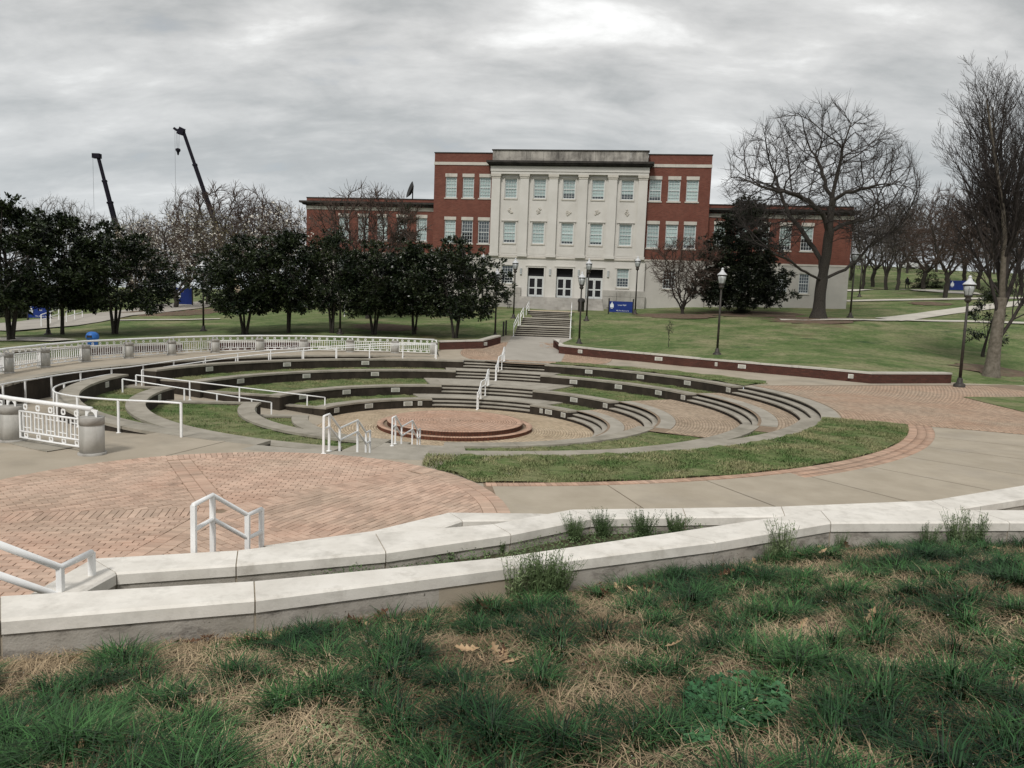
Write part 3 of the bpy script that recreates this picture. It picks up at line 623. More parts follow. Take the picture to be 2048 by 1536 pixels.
# ------------------------------------------------------------------ near brick circle with spokes
bc = MB(); bc.add([(PC[0]+PR*math.cos(a_), PC[1]+PR*math.sin(a_), .004) for a_ in np.linspace(0, 2*math.pi, 96, endpoint=False)], [tuple(range(96))])
circ = bc.build('brick_circle', M['joint'], uv=False); tag(circ, kind='structure')
bricks = []   # convex polygons
def rect(cx, cy, L, w, ang):
    c_, s_ = math.cos(ang), math.sin(ang); return [(cx+x*c_-y*s_, cy+x*s_+y*c_) for x, y in ((-L/2, -w/2), (L/2, -w/2), (L/2, w/2), (-L/2, w/2))]
def clip(poly, nx, ny, d):   # keep nx*x+ny*y<=d
    out = []
    for i_ in range(len(poly)):
        a, b_ = poly[i_], poly[(i_+1) % len(poly)]; da, db = nx*a[0]+ny*a[1]-d, nx*b_[0]+ny*b_[1]-d
        if da <= 0: out.append(a)
        if da*db < 0: t = da/(da-db); out.append((a[0]+t*(b_[0]-a[0]), a[1]+t*(b_[1]-a[1])))
    return out
def area(p): return abs(sum(p[i_][0]*p[(i_+1) % len(p)][1]-p[(i_+1) % len(p)][0]*p[i_][1] for i_ in range(len(p))))/2
BL, BW, BG = .205, .100, .009
for q, r in enumerate((PR-.115, PR-.335)):      # two soldier rows round the rim
    n = int(2*math.pi*r/(BW+.002)); 
    for i_ in range(n): a = 2*math.pi*(i_+.5*q)/n; bricks.append(rect(PC[0]+r*math.cos(a), PC[1]+r*math.sin(a), .208, 2*math.pi*r/n-BG, a))
RIN = PR-.45; SPK = [math.radians(x) for x in (50, 122, 194, 266, 338)]; SW = .22
for a in SPK:                                    # spokes: two rows of bricks laid across
    for sgn in (-1, 1):
        d = .16
        while d < RIN-.06:
            cx, cy = PC[0]+d*math.cos(a)-sgn*.105*math.sin(a), PC[1]+d*math.sin(a)+sgn*.105*math.cos(a)
            bricks.append(rect(cx, cy, BW-BG+.0, .2, a)); d += BW
for i_, a0 in enumerate(SPK):
    a1 = SPK[(i_+1) % len(SPK)]; a1 += 2*math.pi if a1 < a0 else 0
    mid = (a0+a1)/2; lay = math.radians((5, 45, 8, -40, 62)[i_])
    c_, s_ = math.cos(lay), math.sin(lay); na = (math.sin(a0), -math.cos(a0)); nb_ = (-math.sin(a1), math.cos(a1))
    for r_ in range(-44, 45):
        for k_ in range(-22, 23):
            x = (k_+.5*(r_ % 2))*(BL+.002); y = r_*(BW+.002)
            cx, cy = PC[0]+x*c_-y*s_, PC[1]+x*s_+y*c_
            dx, dy = cx-PC[0], cy-PC[1]; rad = math.hypot(dx, dy)
            if rad > RIN+.1: continue
            if na[0]*dx+na[1]*dy > .1 or nb_[0]*dx+nb_[1]*dy > .1: continue
            pl = rect(cx, cy, BL-BG, BW-BG, lay)
            pl = clip(pl, na[0], na[1], na[0]*PC[0]+na[1]*PC[1]-SW+.005)
            if len(pl) > 2: pl = clip(pl, nb_[0], nb_[1], nb_[0]*PC[0]+nb_[1]*PC[1]-SW+.005)
            if len(pl) > 2:
                u_ = (dx/max(rad, 1e-6), dy/max(rad, 1e-6)); pl = clip(pl, u_[0], u_[1], u_[0]*PC[0]+u_[1]*PC[1]+RIN)
            if len(pl) > 2 and area(pl) > .002: bricks.append(pl)
def brick_add(mb, poly, z, base=-.003):
    n = len(poly); cx = sum(p[0] for p in poly)/n; cy = sum(p[1] for p in poly)/n; e = .004
    def ins(p): d = math.hypot(p[0]-cx, p[1]-cy) or 1; return (p[0]-(p[0]-cx)/d*e, p[1]-(p[1]-cy)/d*e)
    vs = [(p[0], p[1], base) for p in poly]+[(p[0], p[1], z-.003) for p in poly]+[(*ins(p), z) for p in poly]
    fs = [tuple(range(2*n, 3*n))]
    for i_ in range(n):
        j_ = (i_+1) % n; fs += [(i_, j_, n+j_, n+i_), (n+i_, n+j_, 2*n+j_, 2*n+i_)]
    mb.add(vs, fs)
def seen(poly):
    cx = sum(p[0] for p in poly)/len(poly); cy = sum(p[1] for p in poly)/len(poly)
    v = np.array([cx, cy, 0])-EYE; w = v@Fv; u = 1024+FPX*(v@Rv)/w; vv = 768+FPX*(v@Dv)/w
    inf = -20 < u < 1060 and vv < 1135-.055*max(u-200, 0)
    return (0 if inf else 1, w)
bricks.sort(key=seen)
rest = MB()
for i_, pl in enumerate(bricks):
    z = .016+rng.uniform(-.003, .003)
    if i_ < 290:
        one = MB(); cx = sum(p[0] for p in pl)/len(pl); cy = sum(p[1] for p in pl)/len(pl)
        brick_add(one, [(p[0]-cx, p[1]-cy) for p in pl], z, 0.); o = one.build('brick', M['paverpart'], circ, uv=False); o.location = (cx, cy, .002)
    else: brick_add(rest, pl, z+.002, .002)
o = rest.build('brick_field', M['paverbrick'], circ, uv=False); tag(o, kind='stuff')

# ------------------------------------------------------------------ railings
def ornament(size, thick=.012, n=12):
    """square plate with a round hole, in the XZ plane"""
    m_ = MB(); h = size/2; rh = size*.27; vs = []
    for y in (-thick/2, thick/2):
        for k in range(n):
            a = 2*math.pi*k/n; ca, sa = math.cos(a), math.sin(a); s = h/max(abs(ca), abs(sa))
            vs += [(ca*rh, y, sa*rh), (ca*s, y, sa*s)]
    fs = []
    for k in range(n):
        k2 = (k+1) % n; a, b_, c_, d_ = 2*k, 2*k+1, 2*k2+1, 2*k2; o = 2*n
        fs += [(a, b_, c_, d_), (a+o, d_+o, c_+o, b_+o), (a, d_, d_+o, a+o), (b_, b_+o, c_+o, c_)]
    m_.add(vs, fs); return m_.mesh('ornament', M['white'], uv=False)
def arch(w, h, thick=.02, n=10):
    m_ = MB(); vs = []
    for y in (-thick/2, thick/2):
        for k in range(n+1):
            a = math.pi*k/n; x = -w*.33*math.cos(a); z = h*.72*math.sin(a); X = -w/2+w*k/n
            vs += [(x, y, z), (X, y, h)]
        vs += [(-w/2, y, 0), (w/2, y, 0)]
    q = 2*(n+1)+2; fs = []
    for k in range(n):
        a = 2*k; fs += [(a, a+1, a+3, a+2), (a+q, a+2+q, a+3+q, a+1+q), (a, a+2, a+2+q, a+q)]
    fs += [(q-2, 1, 0), (2*q-2, q, q+1), (q-1, 2*n, 2*n+1), (2*q-1, 2*n+1+q, 2*n+q)]
    m_.add(vs, fs); return m_.mesh('arch_bracket', M['white'], uv=False)
ORN_T, ORN_B, ARCH = ornament(.125), ornament(.125), arch(.34, .15)
pk = MB(); pk.bar((0, 0, .24), (0, 0, .66), .027); PICK = pk.mesh('picket', M['white'], uv=False)
pc = MB(); pc.lathe([(.225, 0), (.225, .575), (.212, .58), (.212, .592), (.225, .597), (.225, .735), (.217, .745)], n=24); PIERB = pc.mesh('pier', [M['pier']], True)
pcm = MB(); pcm.lathe([(.229, .597), (.229, .735), (.217, .748)], n=24); PIERC = pcm.mesh('pier_cap', M['piercap'], True)
pfm = MB(); pfm.lathe([(.26, -.06), (.26, .035), (.24, .045)], n=24); PIERF = pfm.mesh('pier_foot', M['piercap'], True)
def railing(label, pts, z0=0., npk=15, end_bay=None):
    root = thing('metal_railing', label, 'railing', (pts[0][0], pts[0][1], z0))
    pts = [np.array(p, float) for p in pts]
    def put(name, me, x, y, z, rz):
        o = link(name, me, root); o.matrix_parent_inverse = Matrix.Translation(-Vector(root.location)); o.location = (x, y, z); o.rotation_euler = (0, 0, rz); return o
    tr_ = MB(); tr_.tube([(*p, z0+.90) for p in pts], .045, 10); tr_.build('top_rail', M['white'], root, True, False)
    for i_, p in enumerate(pts):
        d = pts[min(i_+1, len(pts)-1)]-pts[max(i_-1, 0)]; rz = math.atan2(d[1], d[0])
        pr = put('pier', PIERB, p[0], p[1], z0, rz)
        for nm, me in (('pier_cap', PIERC), ('pier_foot', PIERF)):
            c_ = bpy.data.objects.new(nm, me); COL.objects.link(c_); c_.parent = pr
        put('arch_bracket', ARCH, p[0], p[1], z0+.742, rz)
    for i_ in range(len(pts)-1):
        a, b_ = pts[i_], pts[i_+1]; L = np.linalg.norm(b_-a); d = (b_-a)/L; rz = math.atan2(d[1], d[0])
        a_, e_ = a+d*.245, b_-d*.245; l = L-.49
        rl_ = MB()
        for z in (.66, .235, .10): rl_.tube([(*a_, z0+z), (*e_, z0+z)], .022, 6)
        rl_.build('rail', M['white'], root, True, False)
        for s_ in (a_+d*.015, e_-d*.015):
            pb = MB(); pb.bar((*s_, z0+.09), (*s_, z0+.67), .035); pb.build('end_post', M['white'], root, uv=False)
        for k in range(1, npk+1):
            q = a_+d*l*k/(npk+1); put('picket', PICK, q[0], q[1], z0, rz)
        cb = MB()
        for g_ in range(5):
            k0 = 1+g_*3
            for ka in (k0-1, k0+1):
                if g_ == 0 and ka < 1: ka = 1
            x0, x1 = l*(k0)/(npk+1), l*(k0+2)/(npk+1)
            for z in (.565, .33): cb.bar((*(a_+d*x0), z0+z), (*(a_+d*x1), z0+z), .016)
        cb.build('cross_bars', M['white'], root, uv=False)
        for k in range(5):
            q = a_+d*l*(k+.5)/5; put('ornament', ORN_T, q[0], q[1], z0+.765, rz); put('ornament', ORN_B, q[0], q[1], z0+.168, rz)
    return root
S2 = 1.12
fp = [(-16.71, 24.64), (-16.89, 26.88), (-16.86, 29.44), (-16.26, 31.62), (-15.47, 33.87), (-14.41, 36.17), (-12.93, 38.16), (-11.0, 39.27), (-8.67, 39.79), (-6.41, 40.65), (-4.24, 40.63)]
# smooth in polar about the bowl centre, pushed out by the pier radius
fp2 = []
for (u, v) in [(14, 747), (88, 735), (170, 724), (257, 717), (343, 711), (430, 706), (519, 703.5), (607, 703), (700, 704.5), (790, 706.5), (868, 709.5)]:
    p = at(u, v, 0.); d = p[:2]/np.linalg.norm(p[:2]); fp2.append(p[:2]+d*.225)
p0 = fp2[0]+(fp2[0]-fp2[1]); p0[0] += .35; fp2 = [p0]+fp2
railing('long white railing with round concrete piers curving along the far left walkway', fp2)
n0 = at(185, 912, 0)[:2]; n1 = at(26, 885, 0)[:2]
nn0 = n0+n0/np.linalg.norm(n0)*.225; nn1 = n1+n1/np.linalg.norm(n1)*.225; dd = nn1-nn0
ang = math.radians(-7); d2 = np.array([dd[0]*math.cos(ang)-dd[1]*math.sin(ang), dd[0]*math.sin(ang)+dd[1]*math.cos(ang)])
railing('short white railing ending in a round concrete pier beside the near brick circle', [nn0, nn1, nn1+d2])
# ------------------------------------------------------------------ tube handrails
def handrail(label, pts, posts, r=.024, low=True, base=None, grp=None, drop=.27, post=.045):
    """pts: 3d top line; posts: list of (index into line as float, ground z)"""
    pts = np.array(pts, float); g0 = posts[0][1]
    root = thing('handrail', label, 'handrail', (pts[0][0], pts[0][1], g0), grp)
    t_ = MB(); t_.tube(pts, r, 8); t_.build('top_rail', M['white'], root, True, False)
    if low:
        t_ = MB(); t_.tube(pts-np.array([0, 0, drop]), r, 8); t_.build('lower_rail', M['white'], root, True, False)
    for f_, gz_ in posts:
        k = min(int(f_), len(pts)-2); q = pts[k]+(pts[k+1]-pts[k])*(f_-k)
        t_ = MB(); t_.bar((q[0], q[1], gz_-.02), (q[0], q[1], q[2]), post); t_.lathe([(post*1.25, -.02), (post*1.25, .012), (post*.8, .02)], (q[0], q[1], gz_), 10); t_.build('post', M['white'], root, uv=False)
    return root
def radial_M(th_, ks, label, dr=0.):
    """handrail over two stair flights k (upper) and k-1 on the radial line at angle th_"""
    pts = []; posts = []
    for n_, k in enumerate(ks):
        zt, zb = ZK[k]+.80, ZK[k-1]+.80; rt, rbm = RK[k]+.62, RK[k]-.02
        pts += [P(rt+(.32 if n_ == 0 else .0), th_, zt), P(rt, th_, zt), P(rbm, th_, zb)]
    k = ks[-1]; pts.append(P(RK[k]-.34, th_, ZK[k-1]+.80))
    m_ = len(pts)
    idx = [0, 1, 2, 4-.0, 5, 6] if len(ks) == 2 else [0, 1, 2, 3]
    if len(ks) == 2:
        pts = [pts[0], pts[1], pts[2], pts[4], pts[5], pts[6]]; zs = [ZK[ks[0]], ZK[ks[0]], ZK[ks[0]-1], ZK[ks[1]], ZK[ks[1]-1], ZK[ks[1]-1]]
        posts = [(i_, z) for i_, z in enumerate(zs)]
        posts[5] = (4.999, zs[5])
    handrail(label, pts, posts)
radial_M(82.6, (4, 3), 'white handrail on the upper flights of the rear stairs')
radial_M(82.6, (2, 1), 'white handrail on the lower flights of the rear stairs')
radial_M(-97.0, (4, 3), 'white zigzag handrail nearest the brick circle')
radial_M(-97.4, (2, 1), 'white zigzag handrail just beside the round stage')
# near handrail by the brick circle, and the one cut off at the lower left
a_, b_, c_, d_ = at(387, 1010, 1.07), at(425, 990, 1.07), at(495, 1030, .8), at(523, 1018, .8)
handrail('white zigzag handrail standing behind the pale coping in the foreground', [a_, b_, c_, d_], [(0, .2), (1, .2), (2, 0), (2.999, 0)], .027, post=.05)
e_, f_, g_ = at(0, 1090, 1.1), at(120, 1135, .8), at(183, 1105, .8)
s0 = e_+(e_-f_)*.5
handrail('white handrail cut off by the left picture edge behind the near coping', [s0, f_, g_], [(0, .3), (1, .0), (1.999, .0)], .032, post=.05)
# rails of the bowl ramp
def rampline(side):
    out = []
    return out
hA0, hA1 = at(272, 750, -.02), at(650, 795, -.90)
handrail('white handrail along the far side of the bowl ramp', [hA0, hA0+(hA1-hA0)*.27, hA0+(hA1-hA0)*.53, hA0+(hA1-hA0)*.9, hA1], [(0, -.85), (1, -1.0), (2, -1.25), (3, -1.6), (3.999, -1.64)], low=False)
hB0, hB1 = at(245, 758, -.02), at(543, 805, -.93)
handrail('white handrail along the near side of the bowl ramp', [hB0, hB0+(hB1-hB0)*.4, hB0+(hB1-hB0)*.62, hB0+(hB1-hB0)*.86, hB1], [(0, -.85), (1, -1.0), (2, -1.25), (3, -1.6), (3.999, -1.64)], low=False)
# curved rails of the ring ramp
def ring_rail(label, rf, t0, t1, n, endz=None, every=4):
    pts = []; posts = []
    for i_ in range(n+1):
        t_ = t0+(t1-t0)*i_/n; pts.append(P(rf(t_), t_, rr(t_ % 360)+.80))
        if i_ % every == 0: posts.append((min(i_, n-.001), rr(t_ % 360)))
    return handrail(label, pts, posts, low=False)
ring_rail('white handrail hooking round the front left ring wall by the railing end', lambda t_: RK[4]+TW+.07, 180, 247, 28)
ring_rail('outer white handrail of the ring ramp under the far railing', lambda t_: RTO(t_)-.18, 99, 215, 64)
ring_rail('inner white handrail of the ring ramp behind the topmost seat wall', lambda t_: RK[4]+TW+.12, 99, 171, 36)

# ------------------------------------------------------------------ foreground planter walls and embankment
def strip_wall(label, far, near, z, zlow, joints=None, th_=.115):
    Fp = [at(u, v, z) for u, v in far]; Np = [at(u, v, z) for u, v in near]
    root = thing('planter_wall', label, 'concrete wall', (*(Np[0][:2]), zlow), 'pale concrete planter walls in the foreground')
    for i_ in range(len(Fp)-1):
        a, b_, c_, d_ = Np[i_][:2], Np[i_+1][:2], Fp[i_+1][:2], Fp[i_][:2]
        # small joint
        e = (b_-a)/np.linalg.norm(b_-a)*.006; e2 = (c_-d_)/max(np.linalg.norm(c_-d_), 1e-6)*.006
        A, B, Cc, D_ = a+e, b_-e, c_-e2, d_+e2
        m_ = MB(); ch = .03
        cen = (A+B+Cc+D_)/4
        ins = []
        for q in (A, B, Cc, D_):
            dv = cen-q; ins.append(q+dv/np.linalg.norm(dv)*0)
        inn = (D_-A)/np.linalg.norm(D_-A); inn2 = (Cc-B)/np.linalg.norm(Cc-B)
        top = [A+inn*ch, B+inn2*ch, Cc-inn2*ch, D_-inn*ch]
        vs = [(*q, z-th_) for q in (A, B, Cc, D_)]+[(*q, z-.018) for q in (A, B, Cc, D_)]+[(*q, z) for q in top]
        fs = [(3, 2, 1, 0), (8, 9, 10, 11)]
        for s_ in range(4): s2 = (s_+1) % 4; fs += [(s_, s2, 4+s2, 4+s_), (4+s_, 4+s2, 8+s2, 8+s_)]
        m_.add(vs, fs); m_.build('coping_slab', M['coping'], root, uv=False)
        bd = MB(); k_ = .018; w_ = [A+inn*k_+e*.6, B+inn2*k_-e*.6, Cc-inn2*k_, D_-inn*k_]
        bd.prism([tuple(q) for q in w_], zlow, z-th_+.001); bd.build('wall_block', M['wallbody'], root, uv=False)
    jb_ = MB(); 
    for i_ in range(len(Fp)-1):
        a, b_, c_, d_ = Np[i_][:2], Np[i_+1][:2], Fp[i_+1][:2], Fp[i_][:2]; u_ = (d_-a)*.05; u2 = (c_-b_)*.05
        jb_.prism([tuple(a+u_), tuple(b_+u2), tuple(c_-u2), tuple(d_-u_)], zlow, z-.012)
    jb_.build('mortar_core', M['walk'], root, uv=False)
    return Np
W1N = strip_wall('nearest pale concrete wall with wide coping along the grass bank', [(-420, 1213), (0, 1190), (508, 1160), (985, 1115), (1340, 1064), (1640, 1020), (1945, 1019), (2400, 1020)], [(-460, 1268), (0, 1240), (510, 1199), (1030, 1133), (1432, 1083), (1662, 1045), (2020, 1044), (2420, 1046)], .80, .30)
strip_wall('middle pale concrete wall bending in chevrons behind the nearest wall', [(60, 1185), (183, 1116), (476, 1099), (750, 1065), (985, 1047), (1140, 1018), (1365, 1015), (1562, 1012), (1860, 1000), (2050, 969), (2400, 905)], [(140, 1197), (233, 1146), (472, 1130), (772, 1104), (1022, 1068), (1182, 1036), (1372, 1034), (1570, 1032), (1900, 1020), (2120, 985), (2460, 925)], .58, .10)
strip_wall('farthest low pale concrete wall against the near brick circle', [(525, 1090), (740, 1062), (897, 1024), (1062, 1026), (1290, 1034)], [(560, 1108), (850, 1066), (925, 1041), (1110, 1039), (1330, 1046)], .36, -.05)
# planter soil
W1F = [at(u, v, .8)[:2] for u, v in [(-420, 1213), (0, 1190), (508, 1160), (985, 1115), (1340, 1064), (1640, 1020), (1945, 1019)]]
W2N = [at(u, v, .58)[:2] for u, v in [(20, 1200), (233, 1146), (472, 1130), (772, 1104), (1022, 1068), (1182, 1036), (1372, 1034), (1600, 1032)]]
sb = MB(); sb.add([(*p, .36) for p in (W1F[1]+np.array([0, -.1]), W1F[2], W1F[3], W1F[4], W1F[5])]+[(p[0], p[1]+.15, .36) for p in reversed(W2N)], [tuple(range(13))])
soil2 = sb.build('planter_soil', M['mulch'], uv=False); tag(soil2, kind='structure')
W2F = [at(u, v, .58)[:2] for u, v in [(476, 1099), (750, 1065), (985, 1047), (1140, 1018)]]; W3N = [at(u, v, .36)[:2] for u, v in [(560, 1108), (850, 1066), (925, 1041), (1110, 1039)]]
sb = MB(); sb.add([(*p, .19) for p in W2F]+[(*p, .19) for p in reversed(W3N)], [tuple(range(8))]); o = sb.build('planter_soil', M['mulch'], uv=False); tag(o, kind='structure')
wy_x = np.array([p[0] for p in W1N]); wy_y = np.array([p[1] for p in W1N])
def YW(x): return np.interp(x, wy_x, wy_y) + np.where(np.asarray(x) < wy_x[0], (np.asarray(x)-wy_x[0])*.3, 0) + np.where(np.asarray(x) > wy_x[-1], (np.asarray(x)-wy_x[-1])*.25, 0)
def EB(x, y):
    x = np.asarray(x, float); y = np.asarray(y, float); d = YW(x)-y
    b_ = .05*np.sin(x*2.3+np.sin(y*1.7)*1.5)*np.cos(y*2.1+.6*np.sin(x*1.3)) + .03*np.sin(x*5.1+y*3.3)*np.sin(y*4.7-x*1.9)
    return   .465+.19*np.clip(d, 0, 12)+b_*np.clip(d*1.2, .15, 1)
gx = np.linspace(-9, 14, 200); gs_ = np.linspace(0, 1, 70)
X, Sg = np.meshgrid(gx, gs_, indexing='ij'); Y = YW(X)+.12-Sg*(YW(X)+.12+3.0); Z = EB(X, Y)
a = (np.arange(199)[:, None]*70+np.arange(69)[None, :]).ravel(); fl_ = np.c_[a, a+1, a+71, a+70].ravel()
fl_ = np.c_[a+70, a+71, a+1, a].ravel()
bank = link('grass_bank', npmesh('grass_bank', np.stack([X, Y, Z], -1).reshape(-1, 3), fl_, np.full(len(a), 4), M['soil'], True)); tag(bank, kind='structure')
if bank.data.polygons[0].normal.z < 0: bank.data.flip_normals()

# ------------------------------------------------------------------ low brick walls at the back
def low_wall(label, pts, h, lights, z0=0., w_=.42, coplen=1.5, cap=.09):
    zz = np.array([float(p[2]) for p in pts])+z0; pts = [np.array(p[:2], float) for p in pts]
    root = thing('brick_wall', label, 'brick wall', (*pts[0], zz[0]), 'low brick walls with stone coping at the back of the bowl')
    body = MB()
    seg = [np.linalg.norm(pts[i_+1]-pts[i_]) for i_ in range(len(pts)-1)]; cum = np.r_[0, np.cumsum(seg)]
    nrm = []
    for i_ in range(len(pts)):
        d = pts[min(i_+1, len(pts)-1)]-pts[max(i_-1, 0)]; d /= np.linalg.norm(d); n_ = np.array([-d[1], d[0]]); nrm.append(n_ if n_ @ pts[i_] > 0 else -n_)
    def pris(m_, a, b_, na, nb__, w0, w1, za, zb, h0, h1):
        poly = [a+na*w0, b_+nb__*w0, b_+nb__*w1, a+na*w1]; z = np.array([za, zb, zb, za])
        if np.cross(poly[1]-poly[0], poly[2]-poly[0]) < 0: poly = poly[::-1]; z = z[::-1]
        m_.prism([tuple(q) for q in poly], z+h0, z+h1)
    for i_ in range(len(pts)-1): pris(body, pts[i_], pts[i_+1], nrm[i_], nrm[i_+1], 0, w_, zz[i_], zz[i_+1], -.3, h-cap)
    body.build('wall_body', M['lowbrick'], root)
    def pos(s):
        i_ = min(np.searchsorted(cum, s, 'right')-1, len(seg)-1); f = (s-cum[i_])/seg[i_]; return pts[i_]+(pts[i_+1]-pts[i_])*f, nrm[i_]*(1-f)+nrm[i_+1]*f, zz[i_]*(1-f)+zz[i_+1]*f
    n = max(1, round(cum[-1]/coplen))
    cuts = sorted(set(list(np.linspace(0, cum[-1], n+1))+list(cum)))
    for s0_, s1_ in zip(cuts[:-1], cuts[1:]):
        if s1_-s0_ < .08: continue
        (a, na, za), (b_, nb__, zb) = pos(s0_+.006), pos(s1_-.006)
        m_ = MB(); pris(m_, a, b_, na, nb__, -.03, w_+.03, za, zb, h-cap, h); m_.build('coping_slab', M['bandstone'], root, uv=False)
    for s, wd in lights:
        p, n_, z_ = pos(s*cum[-1]); d = np.array([n_[1], -n_[0]]); m_ = MB()
        m_.prism([tuple(q) for q in (p-d*wd/2-n_*.02, p+d*wd/2-n_*.02, p+d*wd/2+n_*.02, p-d*wd/2+n_*.02)], z_+h*.3, z_+h*.68); pl = m_.build('wall_light', M['plate'], root, uv=False)
        g_ = MB()
        for q in range(3):
            z = z_+h*.36+q*h*.095
            g_.prism([tuple(q_) for q_ in (p-d*wd*.38-n_*.028, p+d*wd*.38-n_*.028, p+d*wd*.38-n_*.019, p-d*wd*.38-n_*.019)], z, z+h*.05)
        g_.build('louvre', M['grille'], pl, uv=False)
    return root
px = lambda L, z=0.: [at(u, v, z) for u, v in L]
low_wall('long low brick wall with pale coping curving along the right lawn', RWP, .55, [(.14, .45), (.33, .45), (.525, .45), (.755, .45), (.465, .15)])
low_wall('short low brick wall beside the end of the far railing', LWP, .55, [(.42, .45)])
lwp = [P(20.0, t_) for t_ in np.linspace(97.5, 138, 18)]
low_wall('curved low brick wall behind the middle of the far railing', lwp, .5, [])
lwp = [P(19.8, t_) for t_ in np.linspace(143, 170, 12)]
low_wall('curved low brick wall behind the left part of the far railing', lwp, .45, [])

# ------------------------------------------------------------------ lamps
LP = []
def make_lamp():
    root = thing('street_lamp', 'x', 'street lamp', (0, 0, 0), local=True)
    def part(n_, prof, m_, k=14, c=(0, 0, 0), par=root): b = MB(); b.lathe(prof, c, k); return b.build(n_, M[m_], par, True, False)
    part('base', [(.24, -.3), (.24, .06), (.20, .09), (.13, .14), (.11, .30), (.08, .36)], 'pole')
    part('pole', [(.068, .30), (.05, 3.72)], 'pole', 12)
    part('collar', [(.06, 3.66), (.13, 3.72), (.15, 3.80), (.10, 3.86), (.16, 3.92), (.175, 3.98)], 'pole')
    g = part('globe', [(.13, 3.94), (.16, 4.00), (.215, 4.22), (.225, 4.40)], 'globe', 16)
    r = MB()
    for k in range(6):
        a = math.pi*k/3; r.tube([(.165*math.cos(a), .165*math.sin(a), 3.97), (.225*math.cos(a), .225*math.sin(a), 4.22), (.235*math.cos(a), .235*math.sin(a), 4.41)], .008, 4)
    r.build('rib', M['pole'], g, uv=False)
    part('band', [(.235, 4.38), (.245, 4.40), (.245, 4.43), (.235, 4.44)], 'pole', 16)
    cp = part('cap', [(.275, 4.43), (.27, 4.46), (.20, 4.53), (.12, 4.60), (.085, 4.68), (.06, 4.72)], 'silver', 18)
    part('finial', [(.06, 4.71), (.075, 4.75), (.06, 4.80), (.02, 4.84)], 'silver', 12, par=cp)
    return root
lamp0 = make_lamp(); nl = 0
lamps = [(1434, 708, 44.4, 535, 'street lamp with frosted globe on the right lawn just behind the brick wall'), (1920, 757, 36.5, 550, 'street lamp at the right end of the long brick wall'),
 (990, 672, 50, 537, 'street lamp at the end of the short brick wall, left of the hall steps'), (1158, 686, 48.5, 543, 'street lamp right of the path, at the left end of the long brick wall'),
 (1027, 634, 60, 516, 'street lamp left of the hall steps in front of the left ground floor window'), (1173, 640, 60, 517, 'street lamp right of the hall steps in front of the right door'),
 (1270, 628, 66, 512, 'street lamp just right of the blue hall sign'), (680, 668, 50, 514, 'street lamp rising among the dark magnolias behind the far railing'),
 (963, 640, 64, 507, 'street lamp half hidden behind the magnolia beside the hall'), (407, 668, 52, 520, 'street lamp whose post stands between two magnolias on the left lawn'), (97, 675, 50, 500, 'street lamp hidden in the leftmost magnolias behind the railing'),
 (1700, 636, 64, 490, 'dark street lamp at the right corner of the hall'), (1718, 600, 84, 500, 'thin dark lamp farther up the right lawn')]
for u, v, y, vt, lab in lamps:
    p = aty(u, v, y); z = G(p[0], p[1]); p = np.array([p[0], p[1], z]); w_ = (p-EYE)@Fv
    top = aty(u, vt, y)[2]; s = (top-z)/4.84
    o = lamp0 if nl == 0 else copy_tree(lamp0); nl += 1
    o.location = tuple(p); s = max(.85, min(1.2, s)); o.scale = (s, s, s); tag(o, lab, 'street lamp', 'lamp posts round the bowl and the hall')

# ------------------------------------------------------------------ the hall
HB = (4.9, 76.9, 0.); HRZ = math.radians(-8.1)
hall = thing('brick_hall', 'three storey red brick hall with a pale stone centre bay and lower side wings', 'building', HB, local=True, rz=HRZ)
def hp(s, z, d=0.): # local -> world
    c_, s_ = math.cos(HRZ), math.sin(HRZ); return np.array([HB[0]+s*c_-d*s_, HB[1]+s*s_+d*c_, z])
def facade(name, s0, s1, z0, z1, holes, y, m_, depth=.28):
    """wall in local frame facing -y with real openings (s0,s1,z0,z1) and reveals"""
    S = sorted({s0, s1, *[h[0] for h in holes], *[h[1] for h in holes]}); Z = sorted({z0, z1, *[h[2] for h in holes], *[h[3] for h in holes]})
    b = MB()
    for i_ in range(len(S)-1):
        for j_ in range(len(Z)-1):
            cs, cz = (S[i_]+S[i_+1])/2, (Z[j_]+Z[j_+1])/2
            if any(h[0] < cs < h[1] and h[2] < cz < h[3] for h in holes): continue
            b.add([(S[i_], y, Z[j_]), (S[i_+1], y, Z[j_]), (S[i_+1], y, Z[j_+1]), (S[i_], y, Z[j_+1])], [(0, 1, 2, 3)])
    for h in holes:
        a0, a1, b0, b1 = h
        q = [(a0, b0), (a1, b0), (a1, b1), (a0, b1)]
        for k in range(4):
            p_, r_ = q[k], q[(k+1) % 4]; b.add([(p_[0], y, p_[1]), (p_[0], y+depth, p_[1]), (r_[0], y+depth, r_[1]), (r_[0], y, r_[1])], [(0, 1, 2, 3)])
    return b.build(name, M[m_], hall)
WIN = {}
